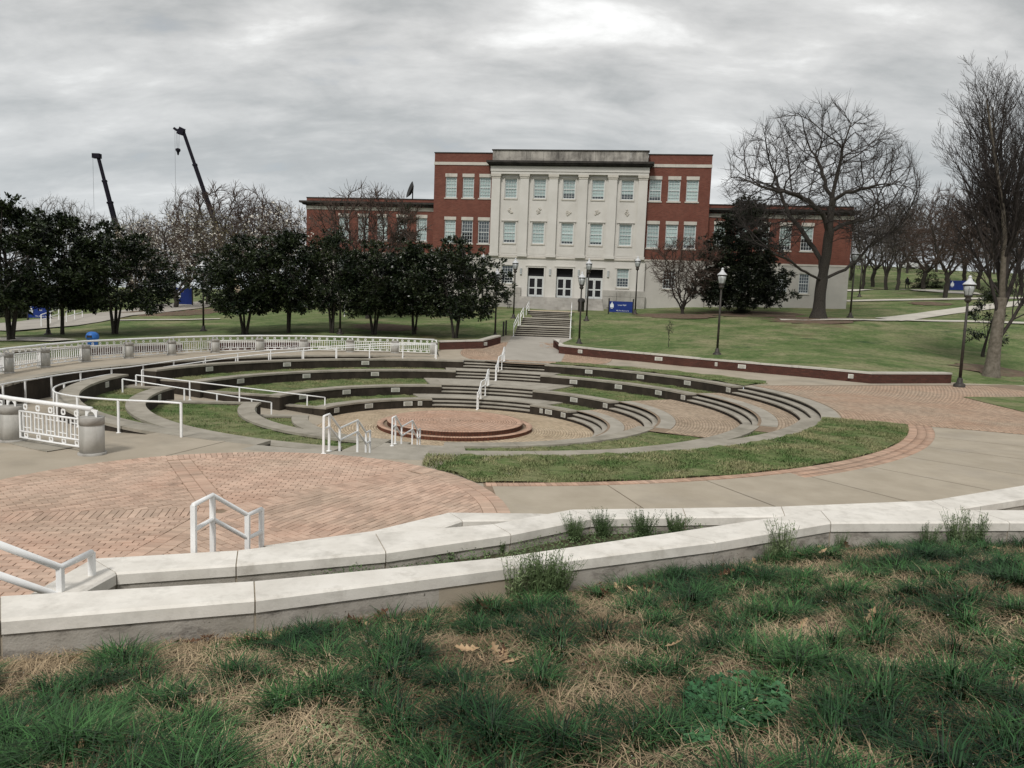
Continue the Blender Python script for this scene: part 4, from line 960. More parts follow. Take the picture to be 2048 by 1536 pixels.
def window(s, z0, z1, w, y, blind=1., lower=0., frame='sash', grid=(4, 3)):
    """sash window: blind = share of the opening covered from the top"""
    key = (round(w, 2), round(z1-z0, 2)); h = z1-z0; yy = y+.12
    if key not in WIN:
        f = MB(); t_ = .075
        f.box(-w/2, -w/2+t_, 0, .09, 0, h); f.box(w/2-t_, w/2, 0, .09, 0, h); f.box(-w/2+t_, w/2-t_, 0, .09, h-t_, h); f.box(-w/2+t_, w/2-t_, 0, .09, 0, t_+.03)
        f.box(-w/2+t_, w/2-t_, .012, .085, h*.5-.035, h*.5+.035)
        g_ = MB(); g_.add([(-w/2+t_, .05, t_), (w/2-t_, .05, t_), (w/2-t_, .05, h-t_), (-w/2+t_, .05, h-t_)], [(0, 1, 2, 3)])
        mm = MB(); iw = w-2*t_
        for k in range(1, grid[0]): x = -iw/2+iw*k/grid[0]; mm.box(x-.013, x+.013, .03, .07, t_+.03, h-t_)
        for zz in (.17, .335, .665, .83): mm.box(-iw/2, iw/2, .034, .066, h*zz-.013, h*zz+.013)
        bk = MB(); bk.add([(-w/2, .155, 0), (w/2, .155, 0), (w/2, .155, h), (-w/2, .155, h)], [(0, 1, 2, 3)])  # flat backing sheet, the darkness of the unlit room painted on
        sl = MB(); sl.box(-w/2-.1, w/2+.1, -.19, .0, -.13, -.005)
        WIN[key] = (f.mesh('window', M[frame], uv=False), g_.mesh('pane', M['glass'], uv=False), mm.mesh('muntins', M['sash'], uv=False), bk.mesh('room_shade_sheet', M['darkroom'], uv=False), sl.mesh('sill', M['bandstone'], uv=False))
    f, g_, mm, bk, sl = WIN[key]
    o = bpy.data.objects.new('window', f); COL.objects.link(o); o.parent = hall; o.location = (s, yy, z0)
    for nm, me in (('pane', g_), ('muntins', mm), ('room_shade_sheet', bk), ('sill', sl)):
        c_ = bpy.data.objects.new(nm, me); COL.objects.link(c_); c_.parent = o
    if blind > 0:
        b = MB(); zb = h*(1-blind); b.add([(-w/2+.05, .095, zb), (w/2-.05, .095, zb), (w/2-.05, .095, h-.06), (-w/2+.05, .095, h-.06)], [(0, 1, 2, 3)])
        c_ = b.build('blind', M['blind'], None, uv=False); c_.parent = o
    return o
def lintel(s, z0, z1, w, y): b = MB(); b.box(s-w/2, s+w/2, y-.03, y+.1, z0, z1); return b.build('lintel', M['bandstone'], hall, uv=False)
D2 = 14.
# centre bay
tw = [(-5.8, 1.), (-2.85, .86), (.1, .72), (3., .84), (5.9, .72)]; mw = [(-5.8, .84), (-2.85, 1.), (.1, .86), (3., .87), (5.9, .99)]
holes = [(s-.62, s+.62, 13.85, 15.78) for s, _ in tw]+[(s-.62, s+.62, 9.36, 11.48) for s, _ in mw]
facade('bay_wall', -7.75, 7.82, 7.95, 16.2, holes, 0., 'limestone')
for s, b_ in tw: window(s, 13.85, 15.78, 1.24, 0., b_)
for s, b_ in mw: window(s, 9.36, 11.48, 1.24, 0., b_)
for z0, z1, L_ in ((13.85, 15.78, tw), (9.36, 11.48, mw)):
    for s, _ in L_:
        trim = MB(); trim.box(s-.74, s-.625, -.05, .05, z0, z1); trim.box(s+.625, s+.74, -.05, .05, z0, z1); trim.box(s-.74, s+.74, -.05, .05, z1, z1+.1); trim.box(s-.86, s+.86, -.13, .04, z1+.103, z1+.17); trim.build('window_surround', M['limestone'], hall)
lowh = [(-6.45, -5.25, 5.26, 7.12), (5.27, 6.47, 5.23, 7.1)]; doors = [(-3.73, -2.07), (-.8, .86), (2.22, 3.88)]
facade('ground_floor_wall', -7.95, 8.02, 2.2, 7.88, lowh+[(a, b_, 4.0, 6.95) for a, b_ in doors], -.15, 'limestone', .5)
window(-5.85, 5.26, 7.12, 1.2, -.15, 0.); window(5.87, 5.23, 7.1, 1.2, -.15, .52)
for s, z0, z1 in ((-5.85, 5.26, 7.12), (5.87, 5.23, 7.1)):
    b = MB(); b.box(s-.72, s-.605, -.2, -.1, z0, z1); b.box(s+.605, s+.72, -.2, -.1, z0, z1); b.box(s-.8, s+.8, -.24, -.1, z1, z1+.12); b.build('window_surround', M['limestone'], hall, uv=False)
b = MB(); b.box(-7.98, 8.05, -.26, .05, 7.88, 8.02); b.build('belt_course', M['bandstone'], hall, uv=False)
for a0, a1 in ((-8.1, -4.35), (3.95, 8.17)):
    n = 3
    for i_ in range(n):
        x0, x1 = a0+(a1-a0)*i_/n+.012, a0+(a1-a0)*(i_+1)/n-.012
        for z0, z1 in ((2.2, 3.35), (3.37, 4.28), (4.30, 4.9)):
            b = MB(); b.box(x0, x1, -.42, -.16, z0, z1); b.build('plinth_stone', M['plinth'], hall, uv=False)
for c_ in (-7.3, -4.38, -1.45, 1.52, 4.43, 7.4):
    b = MB(); b.box(c_-.43, c_+.43, -.36, .02, 8.3, 15.78); b.box(c_-.5, c_+.5, -.42, .02, 8.02, 8.3); b.build('pilaster', M['limestone'], hall)
    b = MB(); b.box(c_-.46, c_+.46, -.40, .02, 15.78, 15.95); b.box(c_-.52, c_+.52, -.46, .02, 15.95, 16.2); b.build('capital', M['bandstone'], hall, uv=False)
b = MB(); b.box(-7.82, 7.9, -.44, .3, 16.2, 16.43); b.box(-7.86, 7.94, -.5, .3, 16.45, 16.95); b.build('architrave', M['limestone'], hall)
b = MB(); b.box(-7.95, 8.03, -.62, .3, 16.95, 17.08); b.box(-8.1, 8.2, -.85, .3, 17.08, 17.22); b.box(-8.25, 8.35, -1.0, .3, 17.22, 17.42); b.build('cornice', M['blackstone'], hall)
b = MB()
for i_ in range(9):
    x0, x1 = -7.72+15.5*i_/9, -7.72+15.5*(i_+1)/9
    b = MB(); b.box(x0+.008, x1-.008, -.4, .25, 17.42, 17.75); b.build('parapet_stone', M['dirtystone'], hall)
    b = MB(); b.box(x0+.008, x1-.008, -.36, .25, 17.76, 18.5); b.build('parapet_stone', M['dirtystone'], hall)
b = MB(); b.box(-7.8, 7.86, -.45, .3, 18.5, 18.6); b.build('parapet_cap', M['blackstone'], hall)
# carved medallions and panels between the two window rows
for i_, s in enumerate((-5.8, -2.85, .1, 3., 5.9)):
    b = MB(); r_ = random.Random(i_)
    for k in range(9):
        a = r_.uniform(0, 6.28); q = r_.uniform(0, .26); x, z = s+q*math.cos(a), 12.6+q*math.sin(a)*1.2; b.lathe([(.02, -.02), (.11, 0), (.07, .05)], (0, 0, 0), 6)
        n6 = 18; 
        for v_ in range(len(b.v)-n6, len(b.v)): vx = b.v[v_]; b.v[v_] = (x+vx[0]*1.1, -.005-vx[2]-.02, z+vx[1]*1.1)
    b.build('carved_medallion', M['bandstone'], hall, uv=False)
    b = MB(); b.box(s-.95, s+.95, -.03, .02, 8.14, 8.2); b.box(s-.8, s+.8, -.022, .02, 8.32, 8.95); b.build('sill_panel', M['limestone'], hall)
# doors
for a, e in doors:
    w_ = e-a; yd = .2
    b = MB(); b.box(a-.14, a-.002, -.22, -.1, 4.0, 6.95); b.box(e+.002, e+.14, -.22, -.1, 4.0, 6.95); b.box(a-.14, e+.14, -.22, -.1, 6.952, 7.09); b.box(a-.2, e+.2, -.28, -.1, 7.092, 7.18); b.build('door_surround', M['limestone'], hall)
    fr_ = MB(); fr_.box(a, a+.06, yd, yd+.1, 4., 6.0); fr_.box(e-.06, e, yd, yd+.1, 4., 6.0); fr_.box(a, e, yd, yd+.1, 6.0, 6.1); fr_.build('door_frame', M['sash'], hall, uv=False)
    tb = MB(); tb.add([(a, yd+.14, 6.1), (e, yd+.14, 6.1), (e, yd+.14, 6.95), (a, yd+.14, 6.95)], [(0, 1, 2, 3)]); tb.build('dark_transom', M['darkroom'], hall, uv=False)
    for x0, x1 in ((a+.065, (a+e)/2-.008), ((a+e)/2+.008, e-.065)):
        d_ = MB(); st_ = .11
        d_.box(x0, x0+st_, yd+.01, yd+.06, 4.02, 5.99); d_.box(x1-st_, x1, yd+.01, yd+.06, 4.02, 5.99)
        for z0, z1 in ((4.02, 4.22), (4.86, 4.98), (5.86, 5.99)): d_.box(x0+st_, x1-st_, yd+.01, yd+.06, z0, z1)
        dr_ = d_.build('door', M['sash'], hall, uv=False)
        g_ = MB(); g_.add([(x0+st_, yd+.045, 4.22), (x1-st_, yd+.045, 4.22), (x1-st_, yd+.045, 5.86), (x0+st_, yd+.045, 5.86)], [(0, 1, 2, 3)]); g_.build('door_glass', M['darkroom'], dr_, uv=False)
for s in (-4.43, -1.45, 1.45, 4.4):
    b = MB(); b.box(s-.09, s+.09, -.3, -.152, 6.3, 6.82); b.build('wall_lantern', M['globe'], hall, uv=False)
    b = MB(); b.box(s-.1, s+.1, -.31, -.152, 6.82, 6.87); b.box(s-.1, s+.1, -.31, -.152, 6.25, 6.3); b.build('lantern_frame', M['silver'], hall, uv=False)
# entrance steps
for i_ in range(7):
    z1 = 4.0-i_*.185; b = MB(); b.box(-4.33-.05*i_, 3.93+.05*i_, -.42-.02-.34*(i_+1), (.6 if i_ == 0 else -.42-.34*i_), 2.2, z1); b.build('entrance_step', M['plinth'], hall)
# side blocks, wings
def block(s0, s1, ws, y, ztop, left=True):
    hs = []
    for c_, z0, z1 in ws: hs.append((c_-.59, c_+.59, z0, z1))
    facade('block_wall', s0, s1, 8.1, ztop-.02, hs, y, 'brick')
    return hs
BLW = [-12.1, -10.3, -8.55]; BRW = [8.62, 10.45, 12.22]
bl = [1., 1., 1., .99, 0., 0.]; brr = [.78, 1., 1., 1., .9, .86]
for (s0, s1, cs, bd) in ((-13.9, -7.76, BLW, bl), (7.83, 13.95, BRW, brr)):
    block(s0, s1, [(c_, 13.86, 15.95) for c_ in cs]+[(c_, 9.27, 11.6) for c_ in cs], .4, 18.35)
    for i_, c_ in enumerate(cs):
        window(c_, 13.86, 15.95, 1.18, .4, bd[i_]); window(c_, 9.27, 11.6, 1.18, .4, bd[3+i_] if bd[3+i_] else 0.)
        lintel(c_, 15.953, 16.29, 1.25, .4); lintel(c_, 11.603, 11.93, 1.25, .4)
    b = MB(); b.box(s0-.04, s1+.04, .33, .7, 17.15, 17.44); b.build('stone_band', M['bandstone'], hall, uv=False)
    b = MB(); b.box(s0-.05, s1+.05, .34, .75, 18.33, 18.42); b.build('parapet_cap', M['blackstone'], hall, uv=False)
    b = MB(); b.box(s0-.05, s1+.05, .3, .7, 7.95, 8.12); b.build('belt_course', M['bandstone'], hall, uv=False)
    facade('base_wall', s0, s1, 1.8, 7.95, [(cs[1]-.6, cs[1]+.6, 5.25, 7.1)], .35, 'basecon'); window(cs[1], 5.25, 7.1, 1.2, .35, 0.)
    for x, yn in ((s0, -1), (s1, 1)):
        b = MB(); b.add([(x, .4, 1.8), (x, 12, 1.8), (x, 12, 18.33), (x, .4, 18.33)], [(0, 1, 2, 3) if yn > 0 else (3, 2, 1, 0)]); b.build('side_wall', M['brick'], hall)
b = MB(); b.box(-13.9, 13.95, .45, 12, 17.9, 18.0); b.build('roof', M['roof'], hall, uv=False)
for (s0, s1, cs, lows) in ((-28.1, -13.9, [-23.9, -21.75, -19.65, -17.5, -15.35], [-23.9, -19.65]), (13.95, 27.7, [15.2, 17.3, 19.4, 21.5, 23.55], [19.4, 21.5, 23.58])):
    y = 1.2
    facade('wing_wall', s0, s1, 8.1, 13.7, [(c_-.57, c_+.57, 9.42, 11.8) for c_ in cs], y, 'brick')
    for i_, c_ in enumerate(cs): window(c_, 9.42, 11.8, 1.14, y, [1., .98, .9, .95, 1., .6, .75, .8, .8, .5][i_+(5 if s0 > 0 else 0)]); lintel(c_, 11.803, 12.14, 1.22, y)
    b = MB(); b.box(s0-.04, s1+.04, y-.06, y+.3, 12.5, 12.86); b.build('stone_band', M['bandstone'], hall, uv=False)
    b = MB(); b.box(s0-.35, s1+.35, y-.35, y+.2, 12.98, 13.12); b.box(s0-.6, s1+.5, y-.62, y+.2, 13.14, 13.34)
    x = s0
    while x < s1: b.box(x, x+.14, y-.3, y+.1, 12.87, 12.975); x += .42
    b.build('cornice', M['blackstone'], hall, uv=False)
    b = MB(); b.box(s0-.03, s1+.03, y-.06, y+.4, 13.7, 13.78); b.build('parapet_cap', M['blackstone'], hall, uv=False)
    b = MB(); b.box(s0-.05, s1+.05, y-.1, y+.3, 7.95, 8.12); b.build('belt_course', M['bandstone'], hall, uv=False)
    facade('base_wall', s0, s1, 1.2, 7.95, [(c_-.5, c_+.5, 5.27, 7.2) for c_ in lows], y-.05, 'basecon')
    for c_ in lows: window(c_, 5.27, 7.2, 1.0, y-.05, 0.)
    e = s0 if s0 < 0 else s1
    b = MB(); b.add([(e, y, 8.1), (e, 14, 8.1), (e, 14, 13.7), (e, y, 13.7)], [(0, 1, 2, 3) if s0 > 0 else (3, 2, 1, 0)]); b.build('side_wall', M['brick'], hall)
    b = MB(); b.add([(e, y-.05, 1.2), (e, 14, 1.2), (e, 14, 8.1), (e, y-.05, 8.1)], [(0, 1, 2, 3) if s0 > 0 else (3, 2, 1, 0)]); b.build('side_wall', M['basecon'], hall)
    b = MB(); b.box(s0+.05, s1-.05, y+.3, 14, 13.2, 13.3); b.build('roof', M['roof'], hall, uv=False)
b = MB(); b.box(-28, 27.6, 14.0, 14.2, 1.5, 13.5); b.build('back_wall', M['brick'], hall)
# roof dish
dp = hp(-17.2, 13.3, 4)
dish = thing('satellite_dish', 'dark satellite dish on the roof of the left wing', 'satellite dish', dp)
b = MB(); b.lathe([(.05, 0), (.5, .12), (.9, .38), (.94, .38), (.55, .1), (.06, -.06)], (0, 0, 0), 18)
d_ = b.build('dish', M['black'], dish, True, False); d_.matrix_parent_inverse = Matrix(); d_.location = (0, 0, 1.7); d_.rotation_euler = (0, math.radians(-72), math.radians(20))
b = MB(); b.bar(dp, dp+np.array([0, 0, 1.7]), .12); b.build('mast', M['black'], dish, uv=False)

# ------------------------------------------------------------------ stairs and paths to the hall
hs = thing('hall_stairs', 'three flights of dark edged concrete stairs climbing the lawn to the hall', 'stairs', (2, 53, .9))
q0, q1, q2, q3 = Q0, Q1, Q2, Q3
NST = 13; prof = []  # (fraction along, height)
nst = [5, 4, 4]; z = 1.0; ff = 0.; zt = 2.68; dzs = (zt-z)/13
lens = [.0, .40, .70]; 
segs = [(0.00, .20, 5), (.38, .54, 4), (.80, .96, 4)]
def lr(f, ex=0.):
    a = q0[:2]+(q3[:2]-q0[:2])*f; b_ = q1[:2]+(q2[:2]-q1[:2])*f; d = (b_-a)/np.linalg.norm(b_-a); return a-d*ex, b_+d*ex
cz = z; prev = 0.
def slab(name, f0, f1, z1, m_, ex=0., thick=.5):
    a, b_ = lr(f0, ex); d, c_ = lr(f1, ex); m = MB(); m.prism([tuple(a), tuple(b_), tuple(c_), tuple(d)], z1-thick, z1); return m.build(name, M[m_], hs, uv=False)
for si, (f0, f1, n_) in enumerate(segs):
    for i_ in range(n_):
        fa = f0+(f1-f0)*i_/n_; fb = f0+(f1-f0)*(i_+1)/n_
        if i_ == n_-1: fb = segs[si+1][0] if si < 2 else 1.0
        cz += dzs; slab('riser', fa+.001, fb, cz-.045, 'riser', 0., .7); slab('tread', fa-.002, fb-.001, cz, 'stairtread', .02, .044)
for side in (0, 1):
    for si, (f0, f1, n_) in enumerate(segs):
        za = 1.0+dzs*sum(s_[2] for s_ in segs[:si]); zb_ = za+dzs*n_
        A_, B_ = lr(f0-.03)[side], lr(f1+.03)[side]
        sd_ = 'left' if side == 0 else 'right'; nm_ = ['lowest', 'middle', 'top'][si]
        p0_, p1_ = np.array([*A_, za+.85]), np.array([*B_, zb_+.85])
        handrail(f'white handrail on the {sd_} side of the {nm_} flight of the hall stairs', [p0_, p1_], [(0, za), (.999, zb_)], .03, drop=.3, post=.06)
def draped(name, pts, w_, m_, dz_=.03, kind='structure'):
    pts = [np.array(p[:2], float) for p in pts]; dens = []
    for i_ in range(len(pts)-1):
        n_ = max(2, int(np.linalg.norm(pts[i_+1]-pts[i_])/1.0))
        for k in range(n_): dens.append(pts[i_]+(pts[i_+1]-pts[i_])*k/n_)
    dens.append(pts[-1]); b = MB()
    for i_, p in enumerate(dens):
        d = dens[min(i_+1, len(dens)-1)]-dens[max(i_-1, 0)]; d /= np.linalg.norm(d); n_ = np.array([-d[1], d[0]]); ww = w_ if np.isscalar(w_) else np.interp(i_/(len(dens)-1), [0, 1], w_)
        for s_ in (-.5, -.25, 0, .25, .5): q = p+n_*ww*s_; b.v.append((q[0], q[1], G(q[0], q[1])+dz_+.045))
    for i_ in range(len(dens)-1):
        for k in range(4): a = 5*i_+k; b.f.append((a, a+5, a+6, a+1)); b.mi.append(0)
    o = b.build(name, M[m_], uv=False)
    if o.data.polygons[0].normal.z < 0: o.data.flip_normals()
    return tag(o, kind=kind)
# apron between the paved ring and the stairs
aa = [AA0[:2], AA1[:2]]
ys = np.linspace(0, 1, 10); apv = MB()
Lp = [np.array([aa[0][0], aa[0][1]+.0]), q0[:2]]; Rp = [aa[1], q1[:2]]
for f in ys:
    l_ = Lp[0]+(Lp[1]-Lp[0])*f; r_ = Rp[0]+(Rp[1]-Rp[0])*f; z_ = float(np.interp(l_[1], _cy, _cz))+.004
    apv.v += [(l_[0]-.15, l_[1], z_+.01), (r_[0]+.15, r_[1], z_+.01)]
for i_ in range(9): a = 2*i_; apv.f.append((a, a+1, a+3, a+2)); apv.mi.append(0)
tag(apv.build('hall_path', M['asphalt'], uv=False), kind='structure')
fq = MB(); A_, B_ = lr(1.0); cA, cB = hp(-5.2, 2.72, -2.85), hp(5.0, 2.72, -2.85)
fq.add([(*A_, 2.68), (*B_, 2.68), (cB[0], cB[1], 2.70), (cA[0], cA[1], 2.70)], [(0, 1, 2, 3)]); tag(fq.build('forecourt', M['tanpaver'], uv=False), kind='structure')
fq2 = MB(); fq2.prism([tuple(hp(-5.4, 0, -3.2)[:2]), tuple(hp(5.4, 0, -3.2)[:2]), tuple(hp(5.4, 0, -2.8)[:2]), tuple(hp(-5.4, 0, -2.8)[:2])], 2.2, 2.74); tag(fq2.build('forecourt_edge', M['stairtread'], uv=False), kind='structure')
rp_ = [onG(u, v) for u, v in [(1560, 641), (1700, 640.5), (1800, 641), (1930, 644), (2060, 648)]]; draped('path', rp_, .9, 'farpath')
rp_ = [onG(u, v) for u, v in [(1775, 640), (1830, 634), (1880, 627), (1930, 621), (2000, 612), (2060, 606)]]; draped('path', rp_, 2.2, 'farpath')
rp_ = [onG(u, v) for u, v in [(1690, 603), (1800, 601), (1900, 599), (1980, 598), (2060, 597)]]; draped('path', rp_, 1.3, 'farpath')
rp_ = [onG(u, v) for u, v in [(1690, 583), (1800, 580), (1850, 581), (1900, 585), (1960, 588)]]; draped('path', rp_, 2.6, 'farpath')
lp_ = [onG(u, v) for u, v in [(-60, 652), (40, 655), (100, 648), (180, 634), (250, 627), (330, 617), (420, 607), (520, 598)]]; draped('left_path', lp_, 8., 'asphalt')
lp_ = [onG(u, v) for u, v in [(225, 642), (300, 641), (370, 641), (440, 639)]]; draped('path', lp_, .7, 'farpath')
lp_ = [onG(u, v) for u, v in [(-40, 680), (60, 680), (130, 683)]]; draped('path', lp_, 1.6, 'farpath')
# mulch rings under trees
def mulch(u, v, rx):
    p = onG(u, v); b = MB(); n_ = 20
    b.v = [(p[0], p[1], G(p[0], p[1])+.1)]+[(p[0]+rx*(1+.2*math.sin(3*k))*math.cos(k*2*math.pi/n_), p[1]+rx*.8*math.sin(k*2*math.pi/n_), G(p[0]+rx*math.cos(k*2*math.pi/n_), p[1]+rx*.8*math.sin(k*2*math.pi/n_))+.03) for k in range(n_)]
    for k in range(n_): b.f.append((0, 1+k, 1+(k+1) % n_)); b.mi.append(0)
    tag(b.build('mulch_bed', M['mulchbed'], uv=False), kind='structure')
M['mulchbed'] = mat('leaf_mulch', (.10, .065, .045), (.17, .12, .085), 3, 8, .95, .6, 20, coord='World', stain=[((.09, .10, .05), .8, .5, .7, .9, (1, 1, 1))])
for u, v, r_ in ((1625, 640, 3.5), (1985, 742, 2.2), (1350, 632, 3.4), (350, 628, 3.2), (430, 622, 3.), (770, 655, 2.4), (1862, 608, 2.), (1500, 628, 4.5), (270, 625, 3.)): mulch(u, v, r_)

# ------------------------------------------------------------------ signs, benches, bins, bollards
def textmesh(body, size, m_, parent, loc, rot, align='CENTER'):
    cu = bpy.data.curves.new('text', 'FONT'); cu.body = body; cu.size = size; cu.align_x = align; cu.extrude = .003; cu.resolution_u = 2
    tmp = bpy.data.objects.new('tmp', cu); COL.objects.link(tmp); dg = bpy.context.evaluated_depsgraph_get(); me = bpy.data.meshes.new_from_object(tmp.evaluated_get(dg)); bpy.data.objects.remove(tmp)
    me.materials.clear(); me.materials.append(m_); o = bpy.data.objects.new('lettering', me); COL.objects.link(o); o.parent = parent; o.location = loc; o.rotation_euler = rot; return o
def campus_sign(label, pc_, w_, h_, rz, top, bottom, grp=None, post=True):
    r_ = thing('sign', label, 'sign', pc_, grp, local=True, rz=rz); z0 = .18
    b = MB(); b.box(-w_/2, w_/2, -.04, .04, z0, z0+h_); pn = b.build('panel', M['bluesign'], r_, uv=False)
    for s_ in (-1, 1): b = MB(); b.box(s_*(w_/2+.06)-.055, s_*(w_/2+.06)+.055, -.06, .06, -.3, z0+h_+.17); b.lathe([(.06, 0), (.07, .04), (.03, .09)], (s_*(w_/2+.06), 0, z0+h_+.17), 8); b.build('post', M['black'], r_, uv=False)
    R_ = (math.pi/2, 0, 0)
    if top: textmesh(top, h_*.2, M['signwhite'], pn, (.1, -.05, z0+h_*.6), R_)
    if bottom: textmesh(bottom, h_*.15, M['signwhite'], pn, (.15, -.05, z0+h_*.1), R_)
    b = MB(); x = -w_/2+.22; s_ = h_*.16       # little tower emblem
    b.prism([(x-s_, 0), (x+s_, 0), (x+s_, .01), (x-s_, .01)], z0+h_*.42, z0+h_*.7); b.prism([(x-s_*.6, 0), (x+s_*.6, 0), (x+s_*.6, .01), (x-s_*.6, .01)], z0+h_*.7, z0+h_*.8); b.prism([(x-s_*.2, 0), (x+s_*.2, 0), (x+s_*.2, .01), (x-s_*.2, .01)], z0+h_*.8, z0+h_*.93); b.box(x-s_*.6, x+s_*.6, 0, .01, z0+h_*.32, z0+h_*.37)
    e = b.build('emblem', M['signwhite'], None, uv=False); e.parent = pn; e.location = (0, -.055, 0)
    return r_
p = aty(1241, 629, 68); p[2] = G(p[0], p[1])-.02
campus_sign('blue hall sign with white lettering on the lawn before the right of the bay', p, 2.05, .98, HRZ-.06, 'Love Hall', '380 The Avenue St')
p = onG(79, 640)
campus_sign('blue sign with white lettering under the leftmost magnolias', p, 1.7, 1.0, .15, 'Hall', 'The Avenue St')
p = onG(368, 612)
campus_sign('blue sign partly hidden behind the leaning tree trunk on the left', p, 1.6, 1.7, .1, None, None)
p = onG(1921, 584)
campus_sign('dark blue sign board on two posts far up the right lawn', p, 2.3, 1.1, -.3, None, None)
def bench(label, pos, rz):
    r_ = thing('bench', label, 'bench', pos, 'black benches beside the hall steps', local=True, rz=rz)
    st_ = [(.0, .0), (.11, -.01), (.22, -.01), (.33, .0)]
    for k, (y, z_) in enumerate(st_): b = MB(); b.box(-.75, .75, y-.045, y+.045, .43+z_, .46+z_); b.build('seat_slat', M['black'], r_, uv=False)
    for k in range(4): b = MB(); z_ = .54+k*.1; y = .39+k*.045; b.box(-.75, .75, y-.012, y+.012, z_, z_+.07); b.build('back_slat', M['black'], r_, uv=False)
    for s_ in (-.6, .6): b = MB(); b.bar((s_, .16, 0), (s_, .16, .43), .06); b.bar((s_, -.05, .42), (s_, .36, .42), .05); b.bar((s_, .36, .42), (s_, .56, .93), .05); b.bar((s_, .0, .01), (s_, .32, .01), .06); b.build('leg', M['black'], r_, uv=False)
    return r_
bench('black metal bench at the right end of the hall steps', hp(4.6, 2.72, -3.4), HRZ-math.pi/2-.1); bench('black metal bench at the left end of the hall steps behind a lamp', hp(-4.9, 2.72, -3.4), HRZ+math.pi/2)
def domebin(name, label, pos, s_, m1, m2):
    r_ = thing(name, label, 'litter bin', pos, local=True)
    b = MB(); b.lathe([(.27*s_, 0), (.29*s_, .08*s_), (.29*s_, .86*s_), (.31*s_, .88*s_)], n=20); b.build('drum', M[m1], r_, True, False)
    b = MB(); b.lathe([(.34*s_, .88*s_), (.35*s_, .95*s_), (.34*s_, 1.08*s_), (.28*s_, 1.2*s_), (.16*s_, 1.27*s_), (.03*s_, 1.29*s_)], n=20); lid = b.build('lid', M[m2], r_, True, False)
    b = MB(); b.box(-.14*s_, .14*s_, -.355*s_, -.3*s_, .95*s_, 1.08*s_); b.build('flap', M['black'], lid, uv=False); return r_
p = at(172, 712, 0.); domebin('litter_bin', 'blue plastic litter bin with a domed lid behind the far railing', (p[0]*1.02, p[1]*1.02+.6, 0), .86, 'bluebin', 'bluebin')
p = hp(2.2, 2.7, -6.5); p[2] = G(p[0], p[1]); domebin('litter_bin', 'black domed litter bin at the top right of the hall stairs', p, 1.0, 'black', 'black')
for u, v, lab in ((1006, 688, 'dark green bollard slat left of the path, the nearer of two'), (1011, 686, 'dark green bollard slat left of the path, the farther of two')):
    p = aty(u, v, 52.5 if u < 1008 else 53.2); z_ = G(p[0], p[1]); r_ = thing('bollard', lab, 'bollard', (p[0], p[1], z_), local=True)
    b = MB(); b.box(-.06, .06, -.09, .09, -.2, .95); b.build('post', M['black'], r_, uv=False); b = MB(); b.box(-.05, .05, -.08, .08, .95, 1.0); b.build('cap', M['black'], r_, uv=False)
# far white rails at the left
def farrail(label, pts, hh=.9, posts=3):
    w3 = [onG(u, v) for u, v in pts]; tops = [p+np.array([0, 0, hh]) for p in w3]
    n_ = len(tops); return handrail(label, tops, [(min(f, n_-1.001), G(*(tops[0][:2]+(tops[-1][:2]-tops[0][:2])*f/(n_-1)))) for f in np.linspace(0, n_-1, posts)], .035, drop=.4, post=.06)
farrail('white handrail left of a magnolia trunk beside the left path', [(83, 655), (118, 641)], .95); farrail('white handrail beside the left path, the farther one', [(133, 646), (165, 636)], .9)
farrail('white railing on the lawn near the left wing, seen between magnolias', [(689, 634), (706, 632), (724, 625)], 1.0)

# ------------------------------------------------------------------ trees
def tubes(polys, sides):
    """polys: list of (pts(m,3), rad(m)) all with the same m -> verts, quads"""
    Pn = np.stack([p for p, _ in polys]); Rn = np.stack([r for _, r in polys]); n, m, _ = Pn.shape
    T = np.empty_like(Pn); T[:, 1:-1] = Pn[:, 2:]-Pn[:, :-2]; T[:, 0] = Pn[:, 1]-Pn[:, 0]; T[:, -1] = Pn[:, -1]-Pn[:, -2]
    T /= np.maximum(np.linalg.norm(T, axis=2, keepdims=True), 1e-9)
    t0 = T[:, 0]; ref = np.where(np.abs(t0[:, 2:3]) < .8, np.array([[0, 0, 1.]]), np.array([[1., 0, 0]])); X = np.empty_like(T); x = np.cross(t0, ref)
    for i_ in range(m):
        x = x-T[:, i_]*np.sum(x*T[:, i_], 1, keepdims=True); x = x/np.maximum(np.linalg.norm(x, axis=1, keepdims=True), 1e-9); X[:, i_] = x
    Y = np.cross(T, X)
    a = 2*np.pi*np.arange(sides)/sides
    V = Pn[:, :, None, :]+Rn[:, :, None, None]*(np.cos(a)[None, None, :, None]*X[:, :, None, :]+np.sin(a)[None, None, :, None]*Y[:, :, None, :])
    base = (np.arange(n)*m*sides)[:, None, None]; i_ = (np.arange(m-1)*sides)[None, :, None]; k = np.arange(sides)[None, None, :]; k2 = (k+1) % sides
    q = np.stack([base+i_+k, base+i_+k2, base+i_+sides+k2, base+i_+sides+k], -1).reshape(-1, 4)
    return V.reshape(-1, 3), q
def polymesh(name, groups, m_, smooth=True):
    """groups: list of (polys, sides)"""
    VV = []; QQ = []; off = 0
    for polys, s in groups:
        by = {}
        for p in polys: by.setdefault(len(p[0]), []).append(p)
        for g_ in by.values():
            v, q = tubes(g_, s); VV.append(v); QQ.append(q+off); off += len(v)
    V = np.concatenate(VV); Q = np.concatenate(QQ); return npmesh(name, V, Q.ravel(), np.full(len(Q), 4), m_, smooth)
